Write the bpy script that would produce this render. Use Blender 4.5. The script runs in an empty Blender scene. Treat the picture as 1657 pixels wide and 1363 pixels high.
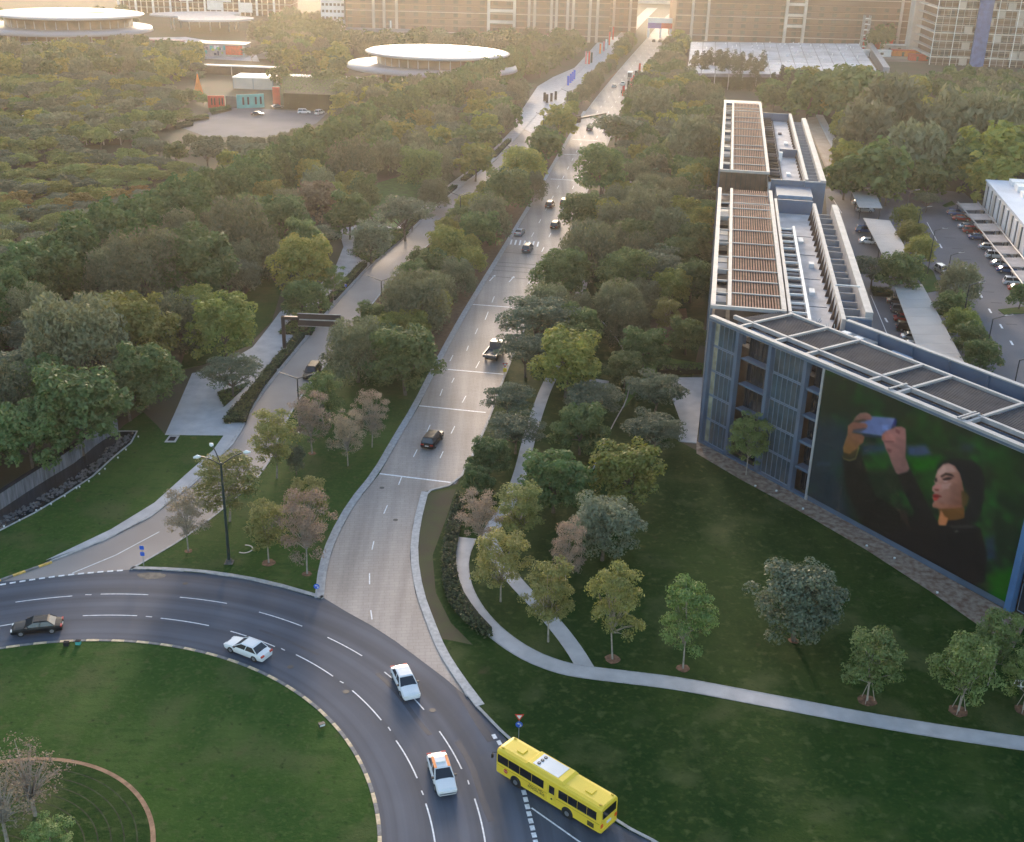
import bpy, math, random
import numpy as np
from mathutils import Vector, Matrix
R = math.radians
random.seed(7); rng = np.random.default_rng(11)
scene = bpy.context.scene
COL = scene.collection

# ------------------------------------------------------------------ camera
W0, H0 = 1657, 1363
F0, PITCH, ROLL, CAMH = 1900.0, R(24.0), R(1.6), 74.0
cp, sp = math.cos(PITCH), math.sin(PITCH)
fwd = np.array([0, cp, -sp]); r0 = np.array([1.0, 0, 0]); u0 = np.cross(r0, fwd)
rt = math.cos(ROLL) * r0 + math.sin(ROLL) * u0
up = -math.sin(ROLL) * r0 + math.cos(ROLL) * u0
CAM = np.array([0, 0, CAMH])
cd = bpy.data.cameras.new('camera'); cam = bpy.data.objects.new('camera', cd); COL.objects.link(cam)
cam.matrix_world = Matrix(((rt[0], up[0], -fwd[0], 0), (rt[1], up[1], -fwd[1], 0), (rt[2], up[2], -fwd[2], CAMH), (0, 0, 0, 1)))
cd.sensor_fit = 'HORIZONTAL'; cd.sensor_width = 36.0; cd.lens = 36.0 * F0 / W0
cd.clip_start = 0.5; cd.clip_end = 6000
scene.camera = cam

# ------------------------------------------------------------------ light
SUN_EL, SUN_AZ = R(12.0), R(-5.0)
world = bpy.data.worlds.new('World'); scene.world = world; world.use_nodes = True
wn = world.node_tree; bg = wn.nodes['Background']
sky = wn.nodes.new('ShaderNodeTexSky'); sky.sky_type = 'NISHITA'; sky.sun_disc = False
sky.sun_elevation = SUN_EL; sky.sun_rotation = SUN_AZ
sky.air_density = 1.0; sky.dust_density = 1.3; sky.ozone_density = 0.9
wn.links.new(sky.outputs[0], bg.inputs[0]); bg.inputs[1].default_value = 0.15
sl = bpy.data.lights.new('sun', 'SUN'); sl.energy = 1.3; sl.angle = R(10); sl.color = (1.0, 0.78, 0.60)
so = bpy.data.objects.new('sun', sl); COL.objects.link(so)
sdir = Vector((math.sin(SUN_AZ) * math.cos(SUN_EL), math.cos(SUN_AZ) * math.cos(SUN_EL), math.sin(SUN_EL)))
so.rotation_euler = sdir.to_track_quat('Z', 'Y').to_euler(); so.location = sdir * 1200
scene.view_settings.view_transform = 'Standard'; scene.view_settings.look = 'None'
scene.view_settings.exposure = 1.52; scene.view_settings.gamma = 1.0
scene.render.engine = 'CYCLES'
scene.cycles.use_denoising = True
scene.cycles.max_bounces = 6; scene.cycles.diffuse_bounces = 2; scene.cycles.glossy_bounces = 2
scene.cycles.transmission_bounces = 3; scene.cycles.transparent_max_bounces = 6; scene.cycles.volume_bounces = 0
scene.cycles.use_adaptive_sampling = True; scene.cycles.adaptive_threshold = 0.02
HAZE_DENSITY, HAZE_G, HAZE_COL = 0.00012, 0.79, (1.0, 0.95, 0.90)

# ------------------------------------------------------------------ helpers
def G(x, y, z=0.0):
    d = fwd + rt * (x - W0 / 2) / F0 + up * (H0 / 2 - y) / F0
    t = (z - CAMH) / d[2]
    return CAM + t * d
def G2(x, y, z=0.0):
    g = G(x, y, z); return (float(g[0]), float(g[1]))
def PX(q):
    v = np.asarray(q, float) - CAM; a = v @ fwd
    return W0 / 2 + F0 * (v @ rt) / a, H0 / 2 - F0 * (v @ up) / a
def base_of(tx, ty, h):
    g = G(tx, ty, h); return (float(g[0]), float(g[1]))

def srgb(c):
    return tuple(((v / 255) / 12.92 if v / 255 <= 0.04045 else ((v / 255 + 0.055) / 1.055) ** 2.4) for v in c)

MATS = {}
def mat(name, col, rough=0.7, metal=0.0, var=0.12, scale=0.6, bump=0.0, bscale=8.0, col2=None, spec=0.5, objvar=0.0, detail=6.0, coords='Object', stretch=None):
    """principled material with two-tone noise variation"""
    if name in MATS: return MATS[name]
    m = bpy.data.materials.new(name); m.use_nodes = True; n = m.node_tree.nodes; l = m.node_tree.links
    b = n['Principled BSDF']; b.inputs['Roughness'].default_value = rough; b.inputs['Metallic'].default_value = metal
    b.inputs['Specular IOR Level'].default_value = spec
    tc = n.new('ShaderNodeTexCoord'); no = n.new('ShaderNodeTexNoise'); no.inputs['Scale'].default_value = scale; no.inputs['Detail'].default_value = detail
    src = tc.outputs[coords]
    if coords == 'World':
        pass
    if stretch:
        mp = n.new('ShaderNodeMapping'); mp.inputs['Scale'].default_value = stretch; l.new(src, mp.inputs[0]); src = mp.outputs[0]
    l.new(src, no.inputs['Vector'])
    mx = n.new('ShaderNodeMix'); mx.data_type = 'RGBA'
    c2 = col2 if col2 else tuple(min(1, c * (1 + 2.2 * var)) for c in col)
    c1 = col if col2 else tuple(c * (1 - 1.2 * var) for c in col)
    mx.inputs[6].default_value = (*c1, 1); mx.inputs[7].default_value = (*c2, 1)
    rp = n.new('ShaderNodeValToRGB'); rp.color_ramp.elements[0].position = 0.32; rp.color_ramp.elements[1].position = 0.68
    l.new(no.outputs[0], rp.inputs[0]); l.new(rp.outputs[0], mx.inputs[0])
    out = mx.outputs[2]
    if objvar:
        oi = n.new('ShaderNodeObjectInfo'); hs = n.new('ShaderNodeHueSaturation')
        mr = n.new('ShaderNodeMapRange'); mr.inputs[3].default_value = 1 - objvar; mr.inputs[4].default_value = 1 + objvar
        l.new(oi.outputs['Random'], mr.inputs[0]); l.new(mr.outputs[0], hs.inputs['Value']); l.new(out, hs.inputs['Color']); out = hs.outputs[0]
    l.new(out, b.inputs['Base Color'])
    if bump:
        n2 = n.new('ShaderNodeTexNoise'); n2.inputs['Scale'].default_value = bscale; n2.inputs['Detail'].default_value = 4
        l.new(src, n2.inputs['Vector'])
        bp = n.new('ShaderNodeBump'); bp.inputs['Strength'].default_value = bump; bp.inputs['Distance'].default_value = 0.05
        l.new(n2.outputs[0], bp.inputs['Height']); l.new(bp.outputs[0], b.inputs['Normal'])
    MATS[name] = m; return m

def leafmat(name, c1, c2, trans=0.34, objvar=0.22, hue=0.02, patch=0.35):
    """foliage: leaf to leaf, clump to clump and tree to tree variation, a little light through the leaf"""
    if name in MATS: return MATS[name]
    m = bpy.data.materials.new(name); m.use_nodes = True; n = m.node_tree.nodes; l = m.node_tree.links
    n.remove(n['Principled BSDF']); out = n['Material Output']
    geo = n.new('ShaderNodeNewGeometry'); tc = n.new('ShaderNodeTexCoord')
    no = n.new('ShaderNodeTexNoise'); no.inputs['Scale'].default_value = patch; no.inputs['Detail'].default_value = 2
    l.new(tc.outputs['Object'], no.inputs['Vector'])
    add = n.new('ShaderNodeMath'); add.operation = 'MULTIPLY_ADD'; add.inputs[1].default_value = 0.55; add.inputs[2].default_value = -0.05
    l.new(geo.outputs['Random Per Island'], add.inputs[0])
    ad2 = n.new('ShaderNodeMath'); ad2.operation = 'MULTIPLY_ADD'; ad2.inputs[1].default_value = 0.9; ad2.use_clamp = True
    l.new(no.outputs[0], ad2.inputs[0]); l.new(add.outputs[0], ad2.inputs[2])
    sb = n.new('ShaderNodeMath'); sb.operation = 'SUBTRACT'; sb.inputs[1].default_value = 0.2; sb.use_clamp = True
    l.new(ad2.outputs[0], sb.inputs[0])
    mx = n.new('ShaderNodeMix'); mx.data_type = 'RGBA'; mx.inputs[6].default_value = (*c1, 1); mx.inputs[7].default_value = (*c2, 1)
    l.new(sb.outputs[0], mx.inputs[0])
    oi = n.new('ShaderNodeObjectInfo'); hs = n.new('ShaderNodeHueSaturation')
    mr = n.new('ShaderNodeMapRange'); mr.inputs[3].default_value = 1 - objvar; mr.inputs[4].default_value = 1 + objvar
    l.new(oi.outputs['Random'], mr.inputs[0]); l.new(mr.outputs[0], hs.inputs['Value'])
    m5 = n.new('ShaderNodeMath'); m5.operation = 'MULTIPLY'; m5.inputs[1].default_value = 7.31; l.new(oi.outputs['Random'], m5.inputs[0])
    fr = n.new('ShaderNodeMath'); fr.operation = 'FRACT'; l.new(m5.outputs[0], fr.inputs[0])
    mh = n.new('ShaderNodeMapRange'); mh.inputs[3].default_value = 0.5 - hue; mh.inputs[4].default_value = 0.5 + hue
    l.new(fr.outputs[0], mh.inputs[0]); l.new(mh.outputs[0], hs.inputs['Hue'])
    l.new(mx.outputs[2], hs.inputs['Color'])
    d = n.new('ShaderNodeBsdfDiffuse'); t = n.new('ShaderNodeBsdfTranslucent'); g = n.new('ShaderNodeBsdfGlossy'); g.inputs['Roughness'].default_value = 0.5
    l.new(hs.outputs[0], d.inputs[0]); l.new(hs.outputs[0], t.inputs[0])
    ms = n.new('ShaderNodeMixShader'); ms.inputs[0].default_value = trans; l.new(d.outputs[0], ms.inputs[1]); l.new(t.outputs[0], ms.inputs[2])
    mg = n.new('ShaderNodeMixShader'); mg.inputs[0].default_value = 0.035; g.inputs[0].default_value = (1, 1, 1, 1)
    l.new(ms.outputs[0], mg.inputs[1]); l.new(g.outputs[0], mg.inputs[2]); l.new(mg.outputs[0], out.inputs[0])
    MATS[name] = m; return m

def emat(name, col, k):
    if name in MATS: return MATS[name]
    m = bpy.data.materials.new(name); m.use_nodes = True; b = m.node_tree.nodes['Principled BSDF']
    b.inputs['Base Color'].default_value = (*col, 1); b.inputs['Emission Color'].default_value = (*col, 1); b.inputs['Emission Strength'].default_value = k
    MATS[name] = m; return m

def new_mesh(name, V, Fs, mats, midx=None, smooth=False):
    me = bpy.data.meshes.new(name)
    V = np.asarray(V, np.float32).reshape(-1, 3)
    if isinstance(Fs, np.ndarray):
        k = Fs.shape[1]; nf = len(Fs)
        me.vertices.add(len(V)); me.vertices.foreach_set('co', V.ravel())
        me.loops.add(nf * k); me.loops.foreach_set('vertex_index', Fs.astype(np.int32).ravel())
        me.polygons.add(nf); me.polygons.foreach_set('loop_start', np.arange(0, nf * k, k, dtype=np.int32))
        me.polygons.foreach_set('loop_total', np.full(nf, k, np.int32))
    else:
        me.from_pydata(V.tolist(), [], Fs)
    for mm in (mats if isinstance(mats, (list, tuple)) else [mats]): me.materials.append(mm)
    if midx is not None: me.polygons.foreach_set('material_index', np.asarray(midx, np.int32))
    if smooth: me.polygons.foreach_set('use_smooth', np.ones(len(me.polygons), bool))
    me.update(); me.validate()
    return me

def link(name, me, parent=None, loc=None, rz=None):
    o = bpy.data.objects.new(name, me); COL.objects.link(o)
    if parent is not None: o.parent = parent
    if loc is not None: o.location = loc
    if rz is not None: o.rotation_euler = (0, 0, rz)
    return o
def tag(o, label=None, cat=None, group=None, kind=None):
    if label: o['label'] = label
    if cat: o['category'] = cat
    if group: o['group'] = group
    if kind: o['kind'] = kind
    return o
def thing(name, label, cat, loc=(0, 0, 0), rz=0.0, group=None):
    o = bpy.data.objects.new(name, None); COL.objects.link(o); o.empty_display_size = 0.5
    o.location = loc; o.rotation_euler = (0, 0, rz); return tag(o, label, cat, group)
KIDS = {}
def kids(o):
    return KIDS.get(o.name) or [c for c in o.children]
def copy_tree(o, parent=None):
    c = o.copy(); COL.objects.link(c)
    if parent is not None: c.parent = parent
    for ch in list(o.children): copy_tree(ch, c)
    return c

class MB:
    """collects shapes, builds them as one mesh"""
    def __init__(s, M=None): s.V = []; s.F = []; s.I = []; s.M = M; s.mi = 0
    def add(s, vs, fs):
        b = len(s.V)
        if s.M is not None: vs = [tuple(s.M @ Vector(v)) for v in vs]
        s.V += [tuple(map(float, v)) for v in vs]; s.F += [tuple(b + i for i in f) for f in fs]; s.I += [s.mi] * len(fs)
    def box(s, x0, x1, y0, y1, z0, z1):
        s.add([(x0, y0, z0), (x1, y0, z0), (x1, y1, z0), (x0, y1, z0), (x0, y0, z1), (x1, y0, z1), (x1, y1, z1), (x0, y1, z1)],
              [(3, 2, 1, 0), (4, 5, 6, 7), (0, 1, 5, 4), (1, 2, 6, 5), (2, 3, 7, 6), (3, 0, 4, 7)])
    def cbox(s, c, d, rz=0):
        ca, sa = math.cos(rz), math.sin(rz); v = []
        for k in (-.5, .5):
            for i, j in ((-.5, -.5), (.5, -.5), (.5, .5), (-.5, .5)):
                x, y = i * d[0], j * d[1]; v.append((c[0] + ca * x - sa * y, c[1] + sa * x + ca * y, c[2] + k * d[2]))
        s.add(v, [(3, 2, 1, 0), (4, 5, 6, 7), (0, 1, 5, 4), (1, 2, 6, 5), (2, 3, 7, 6), (3, 0, 4, 7)])
    def sheet(s, pts, z):
        s.add([(p[0], p[1], z) for p in pts], [tuple(range(len(pts)))] if area(pts) > 0 else [tuple(range(len(pts)))[::-1]])
    def prism(s, pts, z0, z1):
        if area(pts) < 0: pts = pts[::-1]
        n = len(pts); s.add([(p[0], p[1], z0) for p in pts] + [(p[0], p[1], z1) for p in pts],
            [tuple(range(n, 2 * n)), tuple(range(n))[::-1]] + [(i, (i + 1) % n, n + (i + 1) % n, n + i) for i in range(n)])
    def tube(s, pts, rs, n=6, caps=True):
        pts = [np.array(p, float) for p in pts]; rings = []
        if not isinstance(rs, (list, tuple)): rs = [rs] * len(pts)
        for i, p in enumerate(pts):
            d = pts[min(i + 1, len(pts) - 1)] - pts[max(i - 1, 0)]; d /= (np.linalg.norm(d) + 1e-9)
            a = np.cross(d, [0, 0, 1.0]) if abs(d[2]) < 0.9 else np.cross(d, [1.0, 0, 0]); a /= np.linalg.norm(a); b = np.cross(d, a)
            rings.append([p + rs[i] * (math.cos(t) * a + math.sin(t) * b) for t in np.linspace(0, 2 * math.pi, n, endpoint=False)])
        vs = [q for r in rings for q in r]
        fs = [(i * n + j, i * n + (j + 1) % n, (i + 1) * n + (j + 1) % n, (i + 1) * n + j) for i in range(len(pts) - 1) for j in range(n)]
        if caps: fs += [tuple(range(n))[::-1], tuple(range((len(pts) - 1) * n, len(pts) * n))]
        s.add(vs, [f[::-1] for f in fs])
    def cyl(s, c, r, z0, z1, n=12, r2=None):
        s.tube([(c[0], c[1], z0), (c[0], c[1], z1)], [r, r if r2 is None else r2], n)
    def disc_xz(s, c, r, w, n=14):   # wheel-like disc, axis along y
        s.tube([(c[0], c[1] - w / 2, c[2]), (c[0], c[1] + w / 2, c[2])], [r, r], n)
    def ribbon(s, pts, w0, w1, z0, z1):
        """band between two offsets of a polyline"""
        L = offset(pts, w0); Rr = offset(pts, w1)
        for i in range(len(pts) - 1):
            s.prism([L[i], L[i + 1], Rr[i + 1], Rr[i]], z0, z1)
    def build(s, name, m, parent=None, smooth=False, loc=None, rz=None):
        ms = m if isinstance(m, (list, tuple)) else [m]
        me = new_mesh(name, s.V, s.F, ms, s.I if len(ms) > 1 else None, smooth)
        return link(name, me, parent, loc, rz)

def area(p): return 0.5 * sum(p[i][0] * p[(i + 1) % len(p)][1] - p[(i + 1) % len(p)][0] * p[i][1] for i in range(len(p)))
def offset(pts, w):
    out = []
    for i, p in enumerate(pts):
        a = pts[max(i - 1, 0)]; b = pts[min(i + 1, len(pts) - 1)]; dx, dy = b[0] - a[0], b[1] - a[1]; L = math.hypot(dx, dy) or 1
        out.append((p[0] + dy / L * w, p[1] - dx / L * w))   # + = right hand side
    return out
def resample(pts, step):
    out = [pts[0]]; acc = 0
    for a, b in zip(pts, pts[1:]):
        L = math.dist(a, b); k = max(1, int(round(L / step)))
        for i in range(1, k + 1): out.append((a[0] + (b[0] - a[0]) * i / k, a[1] + (b[1] - a[1]) * i / k))
    return out
def chaikin(pts, n=2, closed=False):
    for _ in range(n):
        q = [] if closed else [pts[0]]
        m = len(pts) if closed else len(pts) - 1
        for i in range(m):
            a, b = pts[i], pts[(i + 1) % len(pts)]
            q += [(a[0] * .75 + b[0] * .25, a[1] * .75 + b[1] * .25), (a[0] * .25 + b[0] * .75, a[1] * .25 + b[1] * .75)]
        if not closed: q.append(pts[-1])
        pts = q
    return pts
def gp(l, z=0): return [G2(x, y, z) for x, y in l]
def arc(c, r, a0, a1, n): return [(c[0] + r * math.cos(a0 + (a1 - a0) * i / n), c[1] + r * math.sin(a0 + (a1 - a0) * i / n)) for i in range(n + 1)]
def inpoly(P, poly):
    """vectorised point in polygon"""
    P = np.atleast_2d(P); x, y = P[:, 0], P[:, 1]; c = np.zeros(len(P), bool); n = len(poly)
    for i in range(n):
        x1, y1 = poly[i]; x2, y2 = poly[(i + 1) % n]
        if y1 == y2: continue
        t = ((y1 > y) != (y2 > y)) & (x < (x2 - x1) * (y - y1) / (y2 - y1) + x1); c ^= t
    return c
def polydist(P, poly, closed=True):
    P = np.atleast_2d(P); d = np.full(len(P), 1e9); n = len(poly)
    for i in range(n if closed else n - 1):
        a = np.array(poly[i]); b = np.array(poly[(i + 1) % n]); ab = b - a; L = ab @ ab + 1e-12
        t = np.clip(((P - a) @ ab) / L, 0, 1); d = np.minimum(d, np.hypot(*(P - a - t[:, None] * ab).T))
    return d

# ------------------------------------------------------------------ surface materials
M_soil = mat('dry_soil', (0.10, 0.075, 0.05), .95, var=.3, scale=.08, col2=(0.07, 0.075, 0.035))
M_lawn = mat('mown_lawn', (0.022, 0.066, 0.010), .9, scale=.11, col2=(0.060, 0.105, 0.022), bump=.6, bscale=5, spec=.2, detail=9)
M_lawnd = mat('shade_toned_lawn', (0.015, 0.050, 0.008), .9, scale=.09, col2=(0.038, 0.080, 0.014), bump=.6, bscale=5, spec=.2, detail=9)
def lawnmat(name, a, b_, c):
    m = bpy.data.materials.new(name); m.use_nodes = True; n = m.node_tree.nodes; l = m.node_tree.links; b = n['Principled BSDF']; b.inputs['Roughness'].default_value = .95; b.inputs['Specular IOR Level'].default_value = .15
    g = n.new('ShaderNodeNewGeometry'); prev = None
    rgb = n.new('ShaderNodeRGB'); rgb.outputs[0].default_value = (*a, 1); prev = rgb.outputs[0]
    for col, sc, det, lo, hi, st in ((b_, .045, 3, .42, .62, (1, 1, 1)), (c, .16, 6, .50, .72, (1, .45, 1)), (a, .55, 5, .50, .75, (.5, 1.6, 1)), (c, 2.2, 4, .52, .80, (1, 1, 1)), ((.085, .098, .036), .13, 9, .54, .76, (1, 1, 1)), ((.062, .085, .024), .9, 10, .56, .72, (1, 1, 1)), ((.010, .030, .005), 1.4, 8, .60, .78, (1, 1, 1)), ((.075, .06, .03), .31, 9, .66, .82, (1, 1, 1))):
        mp = n.new('ShaderNodeMapping'); mp.inputs['Scale'].default_value = st; l.new(g.outputs['Position'], mp.inputs[0])
        no = n.new('ShaderNodeTexNoise'); no.inputs['Scale'].default_value = sc; no.inputs['Detail'].default_value = det; l.new(mp.outputs[0], no.inputs['Vector'])
        mr = n.new('ShaderNodeMapRange'); mr.inputs[1].default_value = lo; mr.inputs[2].default_value = hi; l.new(no.outputs[0], mr.inputs[0])
        mx = n.new('ShaderNodeMix'); mx.data_type = 'RGBA'; l.new(mr.outputs[0], mx.inputs[0]); l.new(prev, mx.inputs[6]); mx.inputs[7].default_value = (*col, 1); prev = mx.outputs[2]
    l.new(prev, b.inputs['Base Color'])
    n2 = n.new('ShaderNodeTexNoise'); n2.inputs['Scale'].default_value = 4; n2.inputs['Detail'].default_value = 5; l.new(g.outputs['Position'], n2.inputs['Vector'])
    bp = n.new('ShaderNodeBump'); bp.inputs['Strength'].default_value = .8; bp.inputs['Distance'].default_value = .08; l.new(n2.outputs[0], bp.inputs['Height']); l.new(bp.outputs[0], b.inputs['Normal'])
    return m
M_lawn = lawnmat('mown_grass', (.021, .064, .009), (.038, .086, .012), (.066, .108, .025)); M_lawnd = lawnmat('shade_toned_grass', (.009, .036, .004), (.018, .050, .006), (.036, .064, .011))  # second set is a darker copy, shade put into the greens
M_asph = mat('worn_asphalt', (0.062, 0.073, 0.102), .8, scale=.12, col2=(0.090, 0.102, 0.135), bump=.25, bscale=14, detail=8)
M_carp = mat('car_park_asphalt', (0.12, 0.12, 0.135), .92, scale=.1, col2=(0.16, 0.155, 0.17), bump=.2, bscale=12)
M_kerb = mat('kerb_concrete', (0.36, 0.35, 0.35), .8, var=.12, scale=1.5, bump=.2)
M_kyel = mat('yellow_kerb_paint', (0.66, 0.42, 0.10), .7, var=.2, scale=2)
M_kpale = mat('pale_kerb_paint', (0.58, 0.44, 0.28), .7, var=.2, scale=2)
M_kblk = mat('dark_kerb_paint', (0.17, 0.165, 0.165), .7, var=.2, scale=2)
M_path = mat('path_paving', (0.40, 0.385, 0.39), .8, scale=.5, col2=(0.52, 0.50, 0.50), bump=.3, bscale=6)
M_line = mat('road_paint', (0.72, 0.72, 0.74), .6, var=.12, scale=3)
M_mulch = mat('leaf_mulch', (0.10, 0.055, 0.03), .95, scale=1.2, col2=(0.16, 0.10, 0.055), bump=.8, bscale=3)
M_gravel = mat('stone_bed', (0.16, 0.085, 0.055), .95, scale=1.3, col2=(0.34, 0.27, 0.21), bump=.8, bscale=2)
M_white = mat('white_paint', (0.78, 0.77, 0.76), .45, var=.05, scale=.4)
M_pale = mat('pale_metal', (0.36, 0.345, 0.345), .5, var=.08, scale=.5)
M_blue = mat('blue_grey_cladding', (0.095, 0.135, 0.20), .42, var=.08, scale=.35)
M_bluel = mat('light_blue_tiles', (0.19, 0.27, 0.38), .5, var=.08, scale=.8)
M_deck = mat('roof_deck', (0.50, 0.485, 0.49), .8, var=.12, scale=.3)
M_terra = mat('terracotta_slats', (0.27, 0.145, 0.105), .8, var=.15, scale=.7, spec=.2)
M_greysl = mat('grey_slats', (0.10, 0.094, 0.10), .85, var=.1, scale=.5, spec=.15)
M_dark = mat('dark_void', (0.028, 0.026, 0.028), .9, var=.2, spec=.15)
M_brown = mat('brown_panels', (0.085, 0.05, 0.035), .5, var=.25, scale=.5)
M_glass = mat('tinted_glass', (0.018, 0.022, 0.028), .12, var=.3, scale=.25, spec=.8)
M_black = mat('black_steel', (0.02, 0.022, 0.026), .45, var=.1)
M_steel = mat('galvanised_steel', (0.42, 0.43, 0.45), .45, metal=.5, var=.1)
M_bark = mat('tree_bark', (0.12, 0.095, 0.075), .9, var=.25, scale=2)
M_pbark = mat('pale_bark', (0.32, 0.27, 0.23), .9, var=.2, scale=2)
M_lampgl = mat('lamp_lens', (0.8, 0.8, 0.78), .25, var=.02)
M_canopy = mat('shade_fabric', (0.46, 0.42, 0.39), .75, var=.08, scale=.15)
M_water = mat('dark_water', (0.012, 0.016, 0.022), .08, var=.3, scale=.4, bump=.35, bscale=2)
M_stone = mat('rough_stone', (0.085, 0.08, 0.08), .85, var=.3, scale=1.5, bump=.4)
M_wall = mat('water_wall_stone', (0.10, 0.10, 0.115), .5, scale=2.6, col2=(0.26, 0.26, 0.29), stretch=(1, 1, .12))
M_tyre = mat('tyre_rubber', (0.02, 0.02, 0.02), .8, var=.1)
M_rim = mat('wheel_rim', (0.4, 0.4, 0.42), .35, metal=.7, var=.05)
M_carglass = mat('car_glass', (0.02, 0.025, 0.035), .08, var=.1, spec=.8)
M_red = mat('red_paint', (0.60, 0.05, 0.03), .5, var=.08)
M_orange = mat('orange_paint', (0.75, 0.20, 0.03), .5, var=.08)
M_sblue = mat('sign_blue', (0.02, 0.12, 0.60), .4, var=.04)
M_yel = mat('bus_yellow', (0.88, 0.62, 0.05), .38, var=.04, scale=.3)
M_teal = mat('teal_print', (0.08, 0.40, 0.38), .6, var=.1, scale=.4)

# concrete block paving of the main road: long joints across the carriageway
def paving_mat():
    m = mat('block_paving', (0.31, 0.262, 0.235), .7, scale=.09, col2=(0.40, 0.34, 0.31), detail=8)
    n = m.node_tree.nodes; l = m.node_tree.links; b = n['Principled BSDF']
    src = b.inputs['Base Color'].links[0].from_socket
    tc = n.new('ShaderNodeTexCoord'); mp = n.new('ShaderNodeMapping'); mp.inputs['Rotation'].default_value = (0, 0, R(-7)); l.new(tc.outputs['Object'], mp.inputs[0])
    br = n.new('ShaderNodeTexBrick'); br.inputs['Scale'].default_value = 1.0; br.inputs['Brick Width'].default_value = 1.2; br.inputs['Row Height'].default_value = .6
    br.inputs['Mortar Size'].default_value = .035; br.inputs['Color1'].default_value = (1, 1, 1, 1); br.inputs['Color2'].default_value = (.9, .9, .9, 1); br.inputs['Mortar'].default_value = (.72, .72, .72, 1)
    l.new(mp.outputs[0], br.inputs['Vector'])
    mu = n.new('ShaderNodeMix'); mu.data_type = 'RGBA'; mu.blend_type = 'MULTIPLY'; mu.inputs[0].default_value = .8
    l.new(src, mu.inputs[6]); l.new(br.outputs[0], mu.inputs[7])
    # darker tyre tracks and oil streaks running along the lanes
    mp2 = n.new('ShaderNodeMapping'); mp2.inputs['Rotation'].default_value = (0, 0, R(9)); mp2.inputs['Scale'].default_value = (.55, .012, 1); l.new(tc.outputs['Object'], mp2.inputs[0])
    ns = n.new('ShaderNodeTexNoise'); ns.inputs['Scale'].default_value = 1.0; ns.inputs['Detail'].default_value = 4; l.new(mp2.outputs[0], ns.inputs['Vector'])
    rr = n.new('ShaderNodeMapRange'); rr.inputs[1].default_value = .35; rr.inputs[2].default_value = .62; rr.inputs[3].default_value = .78; rr.inputs[4].default_value = 1.08; l.new(ns.outputs[0], rr.inputs[0])
    m2 = n.new('ShaderNodeMix'); m2.data_type = 'RGBA'; m2.blend_type = 'MULTIPLY'; m2.inputs[0].default_value = 1
    l.new(mu.outputs[2], m2.inputs[6]); l.new(rr.outputs[0], m2.inputs[7]); l.new(m2.outputs[2], b.inputs['Base Color'])
    return m
M_pave = paving_mat()
# ring marks of tyres on the roundabout
def ring_mat(cx, cy):
    n = M_asph.node_tree.nodes; l = M_asph.node_tree.links; b = n['Principled BSDF']; src = b.inputs['Base Color'].links[0].from_socket
    g = n.new('ShaderNodeNewGeometry'); sub = n.new('ShaderNodeVectorMath'); sub.operation = 'SUBTRACT'; sub.inputs[1].default_value = (cx, cy, 0); l.new(g.outputs['Position'], sub.inputs[0])
    ln = n.new('ShaderNodeVectorMath'); ln.operation = 'LENGTH'; l.new(sub.outputs[0], ln.inputs[0])
    no = n.new('ShaderNodeTexNoise'); no.noise_dimensions = '1D'; no.inputs['Scale'].default_value = .62; no.inputs['Detail'].default_value = 3; l.new(ln.outputs['Value'], no.inputs['W'])
    rr = n.new('ShaderNodeMapRange'); rr.inputs[1].default_value = .35; rr.inputs[2].default_value = .65; rr.inputs[3].default_value = .70; rr.inputs[4].default_value = 1.12; l.new(no.outputs[0], rr.inputs[0])
    m2 = n.new('ShaderNodeMix'); m2.data_type = 'RGBA'; m2.blend_type = 'MULTIPLY'; m2.inputs[0].default_value = 1
    l.new(src, m2.inputs[6]); l.new(rr.outputs[0], m2.inputs[7]); l.new(m2.outputs[2], b.inputs['Base Color'])
RC = (-42.3, 72.8)
ring_mat(*RC)

def struct(name, mb, m, parent=None):
    o = mb.build(name, m, parent)
    if parent is None: o['kind'] = 'structure'
    return o

#@@GROUND
# ------------------------------------------------------------------ ground
mb = MB(); mb.sheet([(-2500, -300), (2500, -300), (2500, 3500), (-2500, 3500)], 0.0); struct('ground', mb, M_soil)
# main road edges (world)
LE = gp([(524, 968), (530, 915), (545, 870), (575, 815), (614, 767), (645, 712), (678, 657), (706, 600), (735, 545), (763, 495)]) + [(0.6, 285), (8.3, 340), (16.6, 400), (25.0, 460), (50.6, 604), (75.7, 738), (92, 830), (118, 960)]
RE = gp([(755, 1128), (720, 1070), (690, 1010), (672, 960), (663, 900), (668, 850), (682, 797), (738, 783), (765, 735), (793, 670), (818, 600)]) + [(1.8, 210), (8.2, 250), (13.2, 285), (21.2, 340), (29.8, 400), (38.0, 460), (63.5, 602), (88.5, 736), (105, 828), (131, 958)]
MOUTH = gp([(524, 968), (560, 990), (600, 1012), (640, 1038), (680, 1068), (720, 1098), (755, 1128)])
main_poly = LE + RE[::-1] + MOUTH[::-1][1:-1]
LL = gp([(0, 942), (45, 925), (83, 910), (169, 876), (245, 837), (315, 783), (378, 719), (412, 655), (455, 600), (500, 545), (545, 490), (600, 430), (650, 390), (700, 340), (750, 300), (800, 262), (835, 225)]) + [(6.4, 450), (30, 590), (54, 720), (75, 840), (95, 950)]
LR = gp([(210, 922), (300, 870), (365, 820), (430, 760), (452, 700), (485, 640), (535, 580)]) + [(-28.5, 221), (-24.8, 247), (-20, 268), (-14.8, 298), (-8.2, 328), (-.5, 361), (6, 400), (13.5, 450), (37, 590), (61, 720), (82, 840), (102, 950)]
left_poly = LL + LR[::-1]
LLs = LL[2:]
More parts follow.
